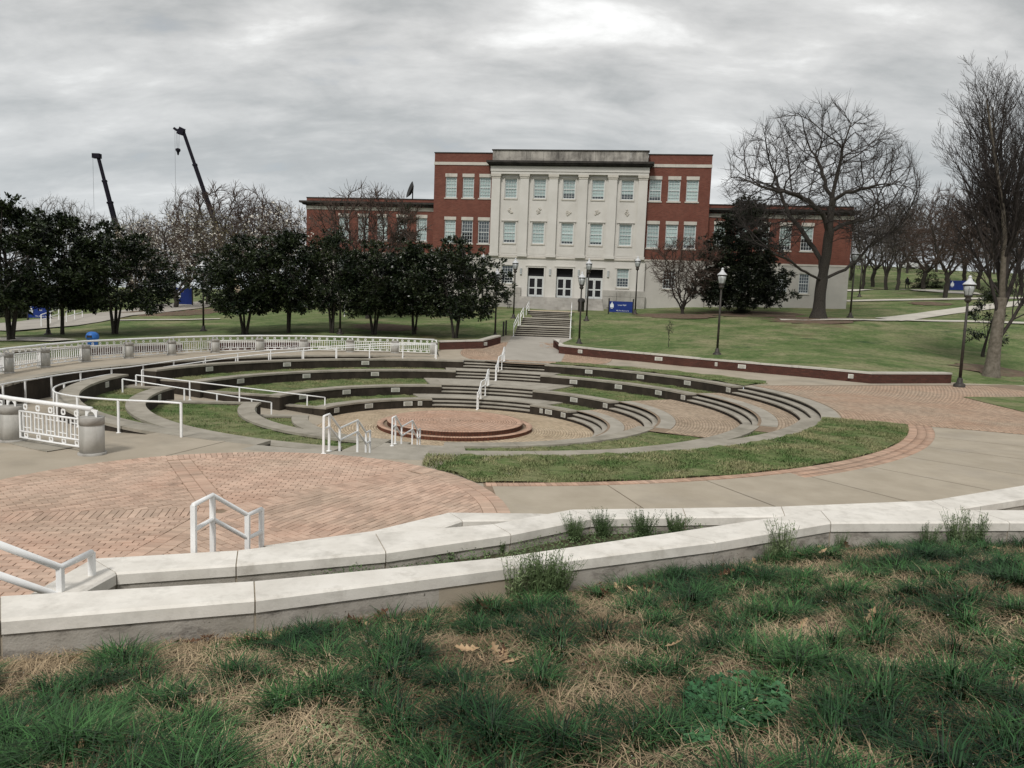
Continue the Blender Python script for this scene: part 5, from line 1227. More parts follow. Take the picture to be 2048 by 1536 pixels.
def colonise(seed, nodes, par, A, step, kill, infl=1e9, trop=.1, jit=.12, maxit=140, pers=.55):
    """space colonisation: nodes (n,3), par list; A attractors -> nodes, parents"""
    rs = np.random.default_rng(seed); Nn = [np.array(q, float) for q in nodes]; Pp = list(par); A = np.array(A, float)
    Na = np.array(Nn); D = np.linalg.norm(A[:, None]-Na[None], axis=2); near = D.argmin(1); nd = D.min(1); alive = nd > kill; A, near, nd = A[alive], near[alive], nd[alive]; made = {}
    for it in range(maxit):
        if len(A) < 3: break
        act = nd < infl; idx = near[act]; dv = unit(A[act]-np.array(Nn)[idx]); uq, inv = np.unique(idx, return_inverse=True); sm = np.zeros((len(uq), 3)); np.add.at(sm, inv, dv); sm = unit(sm)
        new = []; npar = []
        for k, n_ in enumerate(uq):
            d = sm[k].copy()
            if Pp[n_] >= 0: d = unit(d+pers*unit(Nn[n_]-Nn[Pp[n_]]))
            d = unit(d+np.array([0, 0, trop])+rs.normal(0, jit, 3)); q = Nn[n_]+d*step
            if made.get(n_, 0) >= 3: 
                continue
            made[n_] = made.get(n_, 0)+1; new.append(q); npar.append(n_)
        if not new: break
        base = len(Nn); Nn += new; Pp += npar; Na = np.array(new); D = np.linalg.norm(A[:, None]-Na[None], axis=2); m_ = D.argmin(1); md = D.min(1); b = md < nd; near = np.where(b, base+m_, near); nd = np.where(b, md, nd)
        keep = nd > kill; stuck = np.array([made.get(int(n_), 0) >= 3 for n_ in near]); keep &= ~stuck; A, near, nd = A[keep], near[keep], nd[keep]
    return np.array(Nn), np.array(Pp)
def tree_polys(Nn, Pp, rtip, e=2.2, rfix=None, twigs=2, tl=.7, seed=0, rtw=.008, thin=None, tang=.6):
    n = len(Nn); ch = [[] for _ in range(n)]
    for k in range(n):
        if Pp[k] >= 0: ch[Pp[k]].append(k)
    R = np.zeros(n)
    for k in range(n-1, -1, -1):
        R[k] = rtip if not ch[k] else sum(R[c_]**e for c_ in ch[k])**(1/e)
    if rfix: R *= rfix/R[0]
    R = np.maximum(R, rtip); polys = []
    main = [max(c_, key=lambda q: R[q]) if c_ else -1 for c_ in ch]
    for k in range(n):
        starts = [c_ for c_ in ch[k] if c_ != main[k]] if Pp[k] >= 0 else ch[k]
        for s_ in starts:
            idx = [k, s_]
            while main[idx[-1]] >= 0: idx.append(main[idx[-1]])
            r = R[idx].copy(); r[0] = min(r[0], R[s_]*1.15); pts = Nn[idx]
            if len(pts) > 1: polys.append((pts, r))
    rs = np.random.default_rng(seed+5); thin = thin or rtip*2.6; tk = [k for k in range(n) if R[k] < thin and Pp[k] >= 0]; tw = []; tips = []
    for k in tk:
        d0 = unit(Nn[k]-Nn[Pp[k]])
        for _ in range(twigs if ch[k] else twigs+1):
            d = unit(d0+rs.normal(0, tang, 3)+np.array([0, 0, .18])); L = tl*rs.uniform(.45, 1.15); m1 = Nn[k]+d*L*.5; d2 = unit(d+rs.normal(0, .16, 3)+np.array([0, 0, .12])); e2 = m1+d2*L*.5
            tw.append((np.array([Nn[k], m1, e2]), np.array([rtw*1.2, rtw, rtw*.6]))); tips += [e2, m1]
    return polys, tw, tips, R
def split_meshes(polys, tw, thick, mt, mb, nt='trunk', nb='branches'):
    big = [p for p in polys if p[1][0] > thick]; small = [p for p in polys if p[1][0] <= thick]
    return polymesh(nt, [(big, 9)], mt), polymesh(nb, [(small, 4), (tw, 3)], mb)
def leaf_quads(cent, nrm, axis, L, Wd):
    """rhombic leaves: centre, normal, axis arrays"""
    n = len(cent); side = np.cross(nrm, axis); side /= np.maximum(np.linalg.norm(side, axis=1, keepdims=True), 1e-9)
    L = np.broadcast_to(L, n)[:, None]; Wd = np.broadcast_to(Wd, n)[:, None]
    v = np.stack([cent-axis*L*.5, cent+side*Wd*.5+axis*L*.05, cent+axis*L*.5, cent-side*Wd*.5+axis*L*.05], 1)
    return v.reshape(-1, 3)
def unit(a): return a/np.maximum(np.linalg.norm(a, axis=-1, keepdims=True), 1e-9)
def leafmesh(name, v, m_): n = len(v)//4; return npmesh(name, v, np.arange(4*n), np.full(n, 4), m_)
def evergreen(seed, H, Rc, zb, shape, nclump, per, leafL, mleaf, mbark, stems=3, tname='magnolia_tree', inner=.35):
    """crown of leaf rosettes on hidden twigs, several thin stems"""
    rs = np.random.default_rng(seed); root = thing(tname, 'x', 'tree', (0, 0, 0), local=True)
    polys = []; cc = []
    lump = [(rs.uniform(0, 6.28), rs.uniform(.15, .95), rs.uniform(.25, .5), rs.uniform(-.35, .28)) for _ in range(16)]
    n = 0; pts = []; nbg = max(9, nclump//22)
    for q in range(nbg):
        t = min(.98, max(.02, (q+.5)/nbg*.98+rs.normal(0, .05))); t = t**1.15; a = q*2.4+rs.normal(0, .3); rmax = Rc*shape(t); rr_ = rmax*rs.uniform(inner, .92)
        b0 = np.array([rr_*math.cos(a), rr_*math.sin(a), zb+(H-zb)*t]); br0 = Rc*rs.uniform(.22, .40)*(1-.35*t)
        m_ = max(4, int(22*rs.uniform(.7, 1.4)*(br0/(Rc*.31))**2)); d = unit(rs.normal(0, 1, (m_, 3))); pts += list(b0+d*br0*(rs.random((m_, 1))**.45)*np.array([1.1, 1.1, .75]))
    pts = np.array(pts); pts[:, 2] = np.maximum(pts[:, 2], zb-.3+rs.uniform(-.25, .25, len(pts))); top = np.array([0, 0, zb+(H-zb)*.45])
    out = unit(pts-top*np.array([1, 1, 1])); out[:, 2] += .35; out = unit(out)
    vs = []
    for p, o in zip(pts, out):
        k = max(5, int(per*rs.uniform(.6, 1.3)))
        d = unit(rs.normal(0, 1, (k, 3))*.8+o*1.0); c_ = p+d*rs.uniform(.08, .34, (k, 1)); nrm = unit(np.cross(d, rs.normal(0, 1, (k, 3)))+np.array([0, 0, .9]))
        nrm = unit(nrm-d*np.sum(nrm*d, 1, keepdims=True)); vs.append(leaf_quads(c_, nrm, d, leafL*rs.uniform(.7, 1.25, k), leafL*.42*rs.uniform(.8, 1.2, k)))
    link('crown', leafmesh('crown', np.concatenate(vs), mleaf), root)
    for s_ in range(stems):
        a = 2*math.pi*s_/stems+rs.uniform(0, 1); b0 = np.array([.12*math.cos(a)*(stems > 1), .12*math.sin(a)*(stems > 1), -.3]); e = np.array([Rc*.28*math.cos(a), Rc*.28*math.sin(a), zb+(H-zb)*.55])
        mid = b0*.4+e*.6*np.array([.5, .5, .75]); pl = np.array([b0, b0*.85+np.array([0, 0, .5]), mid, e]); r0_ = rs.uniform(.07, .115)*(1.7 if stems == 1 else 1)*H/7
        link('trunk', polymesh('trunk', [([(pl, np.array([r0_*1.25, r0_, r0_*.7, r0_*.25]))], 7)], mbark), root)
        for k in rs.choice(len(pts), 12): 
            f = rs.uniform(.45, .95); s0_ = mid+(e-mid)*f if f > .5 else pl[1]+(mid-pl[1])*(.5+f); polys.append((np.array([s0_, (s0_+pts[k])/2+np.array([0, 0, -.1]), pts[k]]), np.array([.035, .024, .01])*H/7))
    link('limbs', polymesh('limbs', [(polys, 5)], mbark), root)
    return root
dome = lambda t: max(.05, math.sin(math.pi*min(1, (t*.86+.13)))**.75*(1-.28*t))
cone = lambda t: max(.05, (min(1, t*5+.45))*(1-t)**.72*1.05)
MAG = [evergreen(101, 7.0, 3.5, 2.0, dome, 950, 28, .22, M['magleaf'], M['bark'], 3), evergreen(202, 7.4, 3.3, 2.1, lambda t: dome(t)*(1.1-.3*t), 950, 28, .22, M['magleaf'], M['bark'], 2), evergreen(303, 8.2, 3.5, 2.2, lambda t: dome(t)*(1.12-.45*t), 1000, 28, .22, M['magleaf'], M['bark'], 3)]
magused = [False]*3
HC_ = {}
def RH(o):
    if o.name not in HC_:
        zs = []
        for ch in o.children:
            a_ = np.zeros(len(ch.data.vertices)*3, np.float32); ch.data.vertices.foreach_get('co', a_); zs.append(np.percentile(a_[2::3], 99.7))
        HC_[o.name] = float(max(zs))
    return HC_[o.name]
def place(tmpl, used, i_, pos, sc, rz, label, group):
    o = tmpl[i_] if not used[i_] else copy_tree(tmpl[i_]); used[i_] = True
    o.location = tuple(pos); o.scale = sc if hasattr(sc, '__len__') else (sc,)*3; o.rotation_euler = (0, 0, rz); tag(o, label, 'tree', group); return o
mags = [(20, 690, 45, 2, 398, 1.12, 'dark magnolia at the left picture edge, the tallest of the row'), (124, 672, 48, 1, 432, 1., 'dark magnolia, second from the left, above the blue litter bin'), (230, 675, 49, 0, 452, 1.12, 'dark magnolia with three stems whose low limbs spread to the pale blossoming tree'),
 (490, 672, 50, 0, 490, 1.05, 'dark magnolia left of the middle of the row, right of the leaning trunk'), (577, 672, 51, 1, 478, .98, 'dark magnolia in front of the left end of the hall wing'), (664, 672, 50.5, 2, 475, .82, 'slim dark magnolia beside the street lamp post'),
 (748, 672, 51, 0, 500, 1., 'dark magnolia in front of the bare brown tree'), (828, 674, 52, 1, 500, .95, 'dark magnolia second from the right end of the row'), (910, 681, 50, 0, 490, .95, 'dark magnolia at the right end of the row, beside the path to the hall')]
for k, (u, v, y, ti, vt, sx, lab) in enumerate(mags):
    p = aty(u, v, y); z = G(p[0], p[1]); top = aty(u, vt-(14 if k > 2 else 4), y)[2]; H0 = RH(MAG[ti]); s = (top-z)/H0; wf = 1.12 if k < 3 else 1.25
    place(MAG, magused, ti, (p[0], p[1], z), (s*sx*wf, s*sx*wf, s), k*1.9, lab, 'dark evergreen magnolias in a row behind the far railing')
# the big evergreen at the right of the hall and a young one at the far right
hol = evergreen(404, 10.2, 4.1, 1.2, lambda t: max(.05, math.sin(math.pi*min(1, t*.8+.2))**.6*(1-.45*t)), 2000, 32, .24, M['hollyleaf'], M['bark'], 2, 'evergreen_tree')
p = aty(1478, 626, 67.5); z = G(p[0], p[1]); s = (aty(1470, 398, 67.5)[2]-z)/RH(hol); hol.location = (p[0], p[1], z); hol.scale = (s*1.2, s*1.1, s); tag(hol, 'large dark evergreen hiding the corner between the brick block and the right wing', 'tree')
yng = evergreen(505, 3.6, 1.5, 1.0, dome, 150, 20, .17, M['magleaf'], M['bark'], 1, 'young_magnolia', .2)
p = aty(1966, 706, 50); z = G(p[0], p[1]); s = (aty(1970, 585, 50)[2]-z)/RH(yng); yng.location = (p[0], p[1], z); yng.scale = (s*1.1, s*1.1, s); tag(yng, 'young sparse magnolia behind the pale trunk at the right edge', 'tree')
def inpoly(q, poly):
    x, y = q[:, 0], q[:, 1]; r = np.zeros(len(q), bool); n = len(poly)
    for k in range(n):
        (x1, y1), (x2, y2) = poly[k], poly[(k+1) % n]; c_ = (y1 > y) != (y2 > y); r ^= c_ & (x < (x2-x1)*(y-y1)/((y2-y1) or 1e-9)+x1)
    return r
def crown_points(seed, poly, n, Y, depth, cen=None):
    rs = np.random.default_rng(seed); pa = np.array(poly); lo, hi = pa.min(0), pa.max(0); cen = np.array(cen) if cen else pa.mean(0); out = []
    while len(out) < n:
        q = rs.uniform(lo, hi, (4000, 2)); q = q[inpoly(q, poly)]
        # share of the way to the outline
        f = np.array([min(1, np.hypot(*((a-cen)/((hi-lo)/2)))) for a in q]); dy = depth*np.sqrt(np.maximum(.04, 1-f**2.2))*rs.uniform(-1, 1, len(q))
        out += [aty(a[0], a[1], Y+b) for a, b in zip(q, dy)]
    return np.array(out[:n])
def seedline(nodes, par, pts, start, step, jt=.045):
    """append a polyline resampled at step; returns index of its end"""
    pts = np.array(pts, float); k = start
    for a, b in zip(pts[:-1], pts[1:]):
        m_ = max(1, int(np.linalg.norm(b-a)/step))
        for i_ in range(1, m_+1): nodes.append(a+(b-a)*i_/m_+np.random.default_rng(len(nodes)).normal(0, jt, 3)); par.append(k); k = len(nodes)-1
    return k
def nearest(nodes, q): return int(np.argmin(np.linalg.norm(np.array(nodes)-q, axis=1)))
# --- the great bare oak: main limbs set out in depth, the rest grown into the crown
OY = 62.
op = aty(1636, 640, OY); oz = G(op[0], op[1]); nodes = [np.array([op[0], op[1], oz-.4])]; par = [-1]
seedline(nodes, par, [nodes[0], np.array([op[0], op[1], oz+.7]), aty(1638.5, 600, OY), aty(1644, 560, OY), aty(1653, 510, OY-.2), aty(1659, 450, OY-.4), aty(1665, 402, OY-.5)], 0, .5, .012)
for pxs, dy in (([(1646, 560), (1632, 556), (1612, 545), (1594, 531), (1570, 515), (1545, 508)], -3), ([(1645, 565), (1664, 551), (1690, 538), (1715, 521), (1738, 494), (1766, 474), (1800, 455)], 2.5),
 ([(1648, 560), (1640, 520), (1628, 495), (1604, 462), (1578, 430), (1560, 388), (1550, 345)], 3), ([(1665, 402), (1672, 360), (1683, 315), (1688, 285)], -1), ([(1657, 470), (1645, 432), (1618, 402), (1588, 388), (1558, 384), (1520, 372)], -4),
 ([(1664, 408), (1652, 372), (1640, 330), (1622, 300)], 2.5), ([(1664, 404), (1690, 386), (1722, 380), (1752, 370)], -3), ([(1657, 466), (1690, 448), (1730, 440), (1768, 428)], 4)):
    n_ = len(pxs); pts = [aty(a[0], a[1], OY+dy*k/(n_-1)) for k, a in enumerate(pxs)]; s0_ = nearest(nodes, pts[0]); seedline(nodes, par, [nodes[s0_]]+pts[1:], s0_, .5)
OAKP = [(1447, 372), (1462, 312), (1500, 265), (1555, 236), (1612, 212), (1680, 207), (1732, 224), (1790, 270), (1832, 322), (1850, 378), (1838, 430), (1800, 480), (1750, 505), (1690, 480), (1640, 420), (1600, 470), (1560, 525), (1500, 500), (1470, 440)]
A_ = crown_points(3, OAKP, 3600, OY, 7.5, (1648, 400))
Nn, Pp = colonise(4, nodes, par, A_, .42, .62, trop=.08, jit=.06, pers=1.0)
polys, tw, tips, R_ = tree_polys(Nn, Pp, .013, 2.0, .45, 3, 1.3, 1, .0085, thin=.03, tang=.27)
oak = thing('oak_tree', 'great bare spreading oak in front of the right wing of the hall', 'tree', (op[0], op[1], oz))
def flare(polys, zg, am=.85, hh=.42):
    return [(p_, r_*(1+am*np.exp(-np.maximum(p_[:, 2]-zg, 0)/hh)*(r_ > .15))) for p_, r_ in polys]
polys = flare(polys, oz); fl = []
mt_, mb_ = split_meshes(polys+fl, tw, .07, M['bark'], M['twig']); link('trunk', mt_, oak); link('branches', mb_, oak)
# --- tall bare tree at the right edge
RY = 42.5; b0 = aty(1983, 744, RY); b0[2] = G(b0[0], b0[1]); polys = []; tw = []; rs_ = np.random.default_rng(12)
def upright(p, d, L, r, lev):
    m_ = (9, 7, 5, 3)[lev]; pts = [p]; dd = unit(d); dirs = [dd]
    for k in range(m_): dd = unit(dd+rs_.normal(0, (.045, .06, .07, .08)[lev], 3)+np.array([0, 0, (.03, .07, .07, .05)[lev]])); p = p+dd*L/m_; pts.append(p); dirs.append(dd)
    rad = np.linspace(r, max(.006, r*(.22 if lev < 3 else .5)), m_+1); (polys if lev < 3 else tw).append((np.array(pts), rad))
    if lev == 3: return
    n_ = int((2.2, 3.2, 3.6)[lev]*L)+1; az = rs_.uniform(0, 6.28)
    for t in np.sort(rs_.uniform((.18, .12, .1)[lev], 1, n_)):
        k = min(int(t*m_), m_-1); q = pts[k]+(pts[k+1]-pts[k])*(t*m_-k); dv = dirs[k+1]; az += 2.4; x = unit(np.cross(dv, [.1, .2, 1.])) if abs(dv[2]) < .98 else np.array([1., 0, 0]); y = np.cross(dv, x); a_ = math.radians(max(12, rs_.normal((30, 30, 28)[lev], 7)))
        upright(q, dv*math.cos(a_)+(x*math.cos(az)+y*math.sin(az))*math.sin(a_), L*(.42, .42, .5)[lev]*(1.2-.6*t)*rs_.uniform(.7, 1.2), max(.007, rad[k]*(.5, .5, .55)[lev]), lev+1)
trk = np.array([b0-[0, 0, .3], b0+[0, 0, .25], b0+[.02, 0, 1.0], aty(1990, 690, RY), aty(1997, 640, RY), aty(2004, 595, RY)]); polys.append((trk, np.array([.55, .44, .36, .33, .30, .27])))
for (u, v), dy, r_, st_ in (((1975, 235), 1.2, .14, 5), ((2005, 200), -1.6, .17, 5), ((2040, 205), .5, .17, 5), ((2085, 235), -1.2, .15, 5), ((2125, 300), 1.5, .13, 4), ((1938, 330), -.8, .10, 4), ((2150, 430), -1, .10, 3), ((1915, 430), 1.4, .08, 5)):
    e_ = aty(u, v, RY+dy); d = e_-trk[st_]; upright(trk[st_], unit(d)+np.array([0, 0, -.12]), np.linalg.norm(d)*1.02, r_, 0)
bt_ = thing('bare_tree', 'tall bare tree with a pale trunk at the right picture edge', 'tree', tuple(b0))
fl = []
low = [p_ for p_ in polys if p_[1][0] > .16]; lowid = {id(p_[0]) for p_ in low}

big = [p_ for p_ in polys if p_[1][0] > .05 and id(p_[0]) not in lowid]; small = [p_ for p_ in polys if p_[1][0] <= .05]
link('trunk', polymesh('trunk', [(low+fl, 10)], M['palebark']), bt_); link('branches', polymesh('branches', [(big, 6), (small, 3), (tw, 3)], M['twig']), bt_)
# --- templates of bare trees
def bare(seed, H, trunkf, Rw, m1, m2, nA=900, shape='oval', name='bare_tree', blossom=None, rtip=.02, nb=1., bl=.09, step=None, twigs=2, tl=.8, trop=.12, rtw=None, leads=5):
    rs = np.random.default_rng(seed); h = H*trunkf; nodes = [np.array([0, 0, -.4])]; par = [-1]; step = step or H*.032
    e0 = seedline(nodes, par, [nodes[0], (0, 0, .3), (rs.normal(0, .08), rs.normal(0, .08), h*.6), (rs.normal(0, .12), rs.normal(0, .12), h)], 0, step)
    for k in range(leads):
        a = 2.4*k+rs.uniform(-.3, .3); q = nodes[e0]; d = np.array([math.cos(a)*Rw*.55, math.sin(a)*Rw*.55, (H-h)*rs.uniform(.4, .62)]); s0_ = max(1, e0-rs.integers(0, 3)); seedline(nodes, par, [nodes[s0_], q*.4+nodes[s0_]*.6+d*np.array([.55, .55, .4]), q+d], s0_, step)
    u_ = unit(rs.normal(0, 1, (nA*3, 3)))*(rs.random((nA*3, 1))**(1/2.6))
    if shape == 'vase':
        t = (u_[:, 2]+1)/2; w_ = .35+.65*np.clip(t*1.25, 0, 1)*np.where(t > .85, 1-(t-.85)*2, 1); A_ = np.c_[u_[:, 0]*Rw*w_*1.25, u_[:, 1]*Rw*w_*1.25, h*.75+(H-h*.75)*t]
    else: A_ = np.c_[u_[:, 0]*Rw, u_[:, 1]*Rw, h*.8+(H-h*.8)*(u_[:, 2]+1)/2]
    Nn, Pp = colonise(seed+1, nodes, par, A_[:nA], step, step*1.5, trop=trop, jit=.1)
    polys, tw, tips, R_ = tree_polys(Nn, Pp, rtip, 2.25, H*.021, twigs, tl, seed, rtw or rtip*.55, thin=rtip*2.2, tang=.5)
    root = thing(name, 'x', 'tree', (0, 0, 0), local=True); a_, b_ = split_meshes(polys, tw, H*.006, m1, m2); link('trunk', a_, root); link('branches', b_, root)
    if blossom is not None:
        tp = np.array(tips); idx = rs.choice(len(tp), int(len(tp)*nb)); c_ = tp[idx]+rs.normal(0, .10, (len(idx), 3)); ax = unit(rs.normal(0, 1, (len(idx), 3))); nr = unit(np.cross(ax, rs.normal(0, 1, (len(idx), 3)))); link('blossom', leafmesh('blossom', leaf_quads(c_, nr, ax, bl*rs.uniform(.6, 1.3, len(idx)), bl*rs.uniform(.6, 1.1, len(idx))), blossom), root)
    return root
TB = [bare(61, 14., .26, 4.6, M['bark'], M['fartwig'], 1000, rtip=.028, tl=1.1), bare(62, 15., .2, 3.6, M['bark'], M['fartwig'], 900, 'vase', rtip=.028, tl=1.2, trop=.25), bare(63, 12., .24, 5.4, M['bark'], M['brtwig'], 1300, rtip=.026, tl=.9, twigs=3)]
BL_ = [bare(71, 9., .18, 3.7, M['bark'], M['brtwig'], 800, name='blossom_tree', blossom=M['blossom'], rtip=.018, nb=.3, bl=.16, tl=.8, twigs=3), bare(72, 9., .16, 3.3, M['bark'], M['fartwig'], 800, 'vase', 'blossom_tree', M['bud'], rtip=.018, nb=.5, bl=.14, tl=.8, twigs=3)]
SB = [bare(81, 8., .14, 3.6, M['bark'], M['brtwig'], 1000, 'vase', rtip=.019, tl=.8, twigs=3, trop=.2, leads=8, rtw=.012)]
uTB, uBL, uSB = [False]*3, [False]*2, [False]*1
def ptree(tm, us, ti, H0, u, v, y, vt, sx, rz, lab, grp):
    p = aty(u, v, y); z = G(p[0], p[1]); s = (aty(u, vt, y)[2]-z)/RH(tm[ti]); return place(tm, us, ti, (p[0], p[1], z-.1), (s*sx, s*sx, s), rz, lab, grp)
g1 = 'bare trees far behind the left magnolias'
for k, (u, v, y, vt, ti, sx) in enumerate([(58, 640, 120, 400, 1, .7), (118, 640, 125, 392, 0, .75), (160, 640, 118, 400, 1, .7), (196, 640, 130, 425, 0, .8), (262, 635, 122, 412, 1, .7), (20, 640, 128, 405, 0, .7), (300, 630, 135, 425, 1, .7)]):
    ptree(TB, uTB, ti, (14, 15, 12)[ti], u, v, y, vt, sx, k*1.3, ['thin bare tree top above the leftmost magnolias, left of the shorter crane', 'bare tree top above the second magnolia, left of the shorter crane', 'bare tree top just left of the shorter crane boom', 'bare tree top right at the shorter crane boom', 'bare tree top right of the shorter crane boom', 'bare tree top at the left picture edge', 'far bare tree between the shorter crane and the blossom'][k], g1)
ptree(TB, uTB, 1, 15, 378, 620, 92, 372, .8, .4, 'upright bare tree rising left of the longer crane boom', None)
ptree(TB, uTB, 2, 12, 462, 615, 90, 368, 1.15, 1.7, 'dense reddish bare tree behind the lower end of the longer crane boom', None)
ptree(TB, uTB, 2, 12, 520, 612, 98, 392, 1.0, 3.1, 'dense brown bare tree left of the hall wing, behind the pale blossom', None)
ptree(BL_, uBL, 0, 9, 352, 628, 74, 418, 1.15, .2, 'blossoming tree with a leaning trunk left of the crane', None)
ptree(BL_, uBL, 0, 9, 300, 620, 84, 450, 1.1, 2.2, 'pale blossoming tree behind the three stemmed magnolia', None)
ptree(BL_, uBL, 0, 9, 570, 620, 84, 408, 1.15, 4.2, 'pale blossoming tree against the left end of the hall wing', None)
ptree(BL_, uBL, 1, 9, 415, 622, 82, 420, 1.1, 1.2, 'olive budding tree behind the longer crane boom', None)
ptree(BL_, uBL, 1, 9, 272, 624, 90, 440, .9, 3.3, 'olive budding tree behind the left magnolias', None)
ptree(SB, uSB, 0, 8, 735, 655, 62, 372, .95, .3, 'bare brown vase shaped tree in front of the left wing windows', None)
sh_ = evergreen(606, 6.5, 1.9, 1.2, dome, 330, 26, .16, M['shrub'], M['bark'], 2, 'small_evergreen', .2)
p = aty(808, 640, 66); z = G(p[0], p[1]); s = (aty(808, 408, 66)[2]-z)/RH(sh_); sh_.location = (p[0], p[1], z); sh_.scale = (s*.9, s*.9, s); tag(sh_, 'brownish sparse evergreen beside the bare brown tree', 'tree')
ptree(SB, uSB, 0, 8, 1365, 622, 66.5, 470, 1.05, 2.0, 'small bare vase shaped tree in front of the right brick block', None)
sap = bare(91, 2.4, .6, .7, M['bark'], M['twig'], 50, name='sapling', rtip=.014, tl=.3, twigs=1); p = aty(1337, 693, 46.5); z = G(p[0], p[1]); sap.location = (p[0], p[1], z); s = (aty(1337, 640, 46.5)[2]-z)/RH(sap); sap.scale = (s*.6, s*.6, s); tag(sap, 'stunted sapling standing alone on the right lawn', 'tree')
g2 = 'bare trees on the right hill'
for k, (u, v, y, vt, ti, sx) in enumerate([(1725, 575, 105, 405, 0, .9), (1745, 580, 112, 398, 2, 1.), (1772, 577, 100, 402, 1, .9), (1794, 583, 98, 395, 0, .9), (1846, 585, 100, 400, 2, 1.1), (1888, 608, 82, 372, 2, .95), (1925, 575, 110, 392, 0, 1.), (1955, 590, 105, 400, 2, 1.), (2010, 590, 95, 395, 0, 1.), (2040, 600, 90, 380, 2, 1.), (1812, 570, 125, 425, 0, 1.), (1870, 572, 128, 418, 1, 1.), (1700, 572, 118, 425, 1, 1.), (1985, 575, 130, 430, 0, 1.)]):
    labs = {0: 'bare tree just right of the hall corner on the hill', 1: 'bare tree on the hill, second right of the hall corner', 2: 'bare tree on the hill, third right of the hall corner', 3: 'bare tree on the hill just left of the walking person', 4: 'spreading bare tree on the hill right of the walking person', 5: 'nearest bare tree on the right hill, standing in its own mulch ring', 6: 'bare tree on the hill beside the dark blue board', 7: 'spreading bare tree behind the lamp at the end of the brick wall', 8: 'bare tree on the hill behind the tall pale trunk', 9: 'rightmost bare tree on the hill, cut by the picture edge', 10: 'far bare tree on the hill right behind the walking person', 11: 'far bare tree on the hill crest behind the low shrubs', 12: 'far bare tree on the hill crest nearest the hall', 13: 'far bare tree on the hill crest behind the right edge tree'}
    ptree(TB, uTB, ti, (14, 15, 12)[ti], u, v, y, vt, sx, k*2.1+.5, labs.get(k, 'dark bare tree in the grove on the right hill'), g2)
# low shrubs
shb = evergreen(707, 1.0, .8, .08, dome, 70, 18, .1, M['shrub'], M['bark'], 1, 'low_shrub', .1); us = [False]
for k, (u, v, s, lab) in enumerate([(1834, 577, 1.3, 'low clipped shrub beside the walking person on the hill'), (1866, 577, .8, 'low clipped shrub on the hill, second from the person'), (1880, 577, .9, 'low clipped shrub on the hill, nearest the blue board'), (1990, 596, 1.5, 'low shrub on the hill behind the pale trunk'), (20, 634, 2.2, 'dark clipped hedge bush beside the left blue sign'), (50, 636, 2.0, 'dark clipped hedge bush left of the leftmost blue sign'), (1478, 628, 1.0, 'low dark shrub at the foot of the large evergreen')]):
    p = onG(u, v); o = place([shb], us, 0, (p[0], p[1], p[2]), (s*1.3, s, s*.9), k*1., lab, 'low shrubs on the lawns'); o['category'] = 'shrub'
big_ = evergreen(808, 3.2, 1.9, .2, dome, 150, 20, .16, M['shrub'], M['bark'], 1, 'round_shrub', .1); p = onG(1850, 577); big_.location = tuple(p); big_.scale = (1.05, 1.05, 1.); tag(big_, 'round dark shrub under the trees right of the walking person', 'shrub')
# evergreen mass hiding the building at the right edge
# ------------------------------------------------------------------ cranes
def crane(label, b_, t_, jib=True, y=170.):
    B_, T_ = aty(*b_, y), aty(*t_, y); d = T_-B_; L = np.linalg.norm(d); u_ = d/L
    root = thing('mobile_crane', label, 'crane', tuple(B_), 'mobile cranes far behind the trees')
    cuts = [(-1.2, .04, 1.0, 'cranebase'), (.04, .36, .86, 'crane'), (.36, .66, .70, 'crane'), (.66, 1.0, .56, 'crane')]
    for f0, f1, w_, m_ in cuts:
        m = MB(); m.bar(B_+d*f0, B_+d*f1, w_, w_, (0, 1, 0)); m.build('boom_section', M[m_], root, uv=False)
        if f1 < 1: m = MB(); m.bar(B_+d*f1-u_*.35, B_+d*f1+u_*.05, w_*1.22, w_*1.22, (0, 1, 0)); m.build('boom_collar', M['crane'], root, uv=False)
    side = np.array([-1., 0, 0]); m = MB()
    if jib: m.bar(T_-u_*.3, T_+side*1.2+np.array([0, 0, .1]), 1.1, 1.0, (0, 1, 0)); m.bar(T_+side*1.1+np.array([0, 0, .1]), T_+side*2.1+np.array([0, 0, .75]), .5, .6, (0, 1, 0)); m.bar(T_+u_*.2-side*.3, T_+u_*.2+side*.9+np.array([0, 0, .5]), .9, .5, (0, 1, 0))
    else: m.bar(T_-side*.55, T_+side*1.1, 1.0, 1.1, (0, 1, 0))
    m.build('boom_head', M['crane'], root, uv=False)
    hk = T_+side*(1.25 if jib else 1.15); drop = 3.6 if jib else 1.0
    m = MB()
    for dx in ((-.35, .35, .0) if jib else (0,)): m.bar(hk+np.array([dx, 0, 0]), hk+np.array([dx*.6, 0, -drop]), .035)
    if jib: m.bar(T_+side*1.9+np.array([0, 0, .5]), T_+side*1.9+np.array([0, 0, -14]), .035)
    else: m.bar(hk, hk+np.array([0, 0, -16]), .035)
    m.build('cable', M['cable'], root, uv=False)
    if jib: m = MB(); m.lathe([(.1, .6), (.5, .45), (.55, .1), (.25, -.35), (.2, -.75), (.05, -.95)], tuple(hk+np.array([0, 0, -drop-.5])), 10); m.build('hook_block', M['crane'], root, True, False)
    return root
crane('long dark crane boom with a hook block leaning left above the blossoming trees', (432, 452), (367, 264), True)
crane('shorter dark crane boom farther left without a jib head', (233, 455), (196, 312), False)
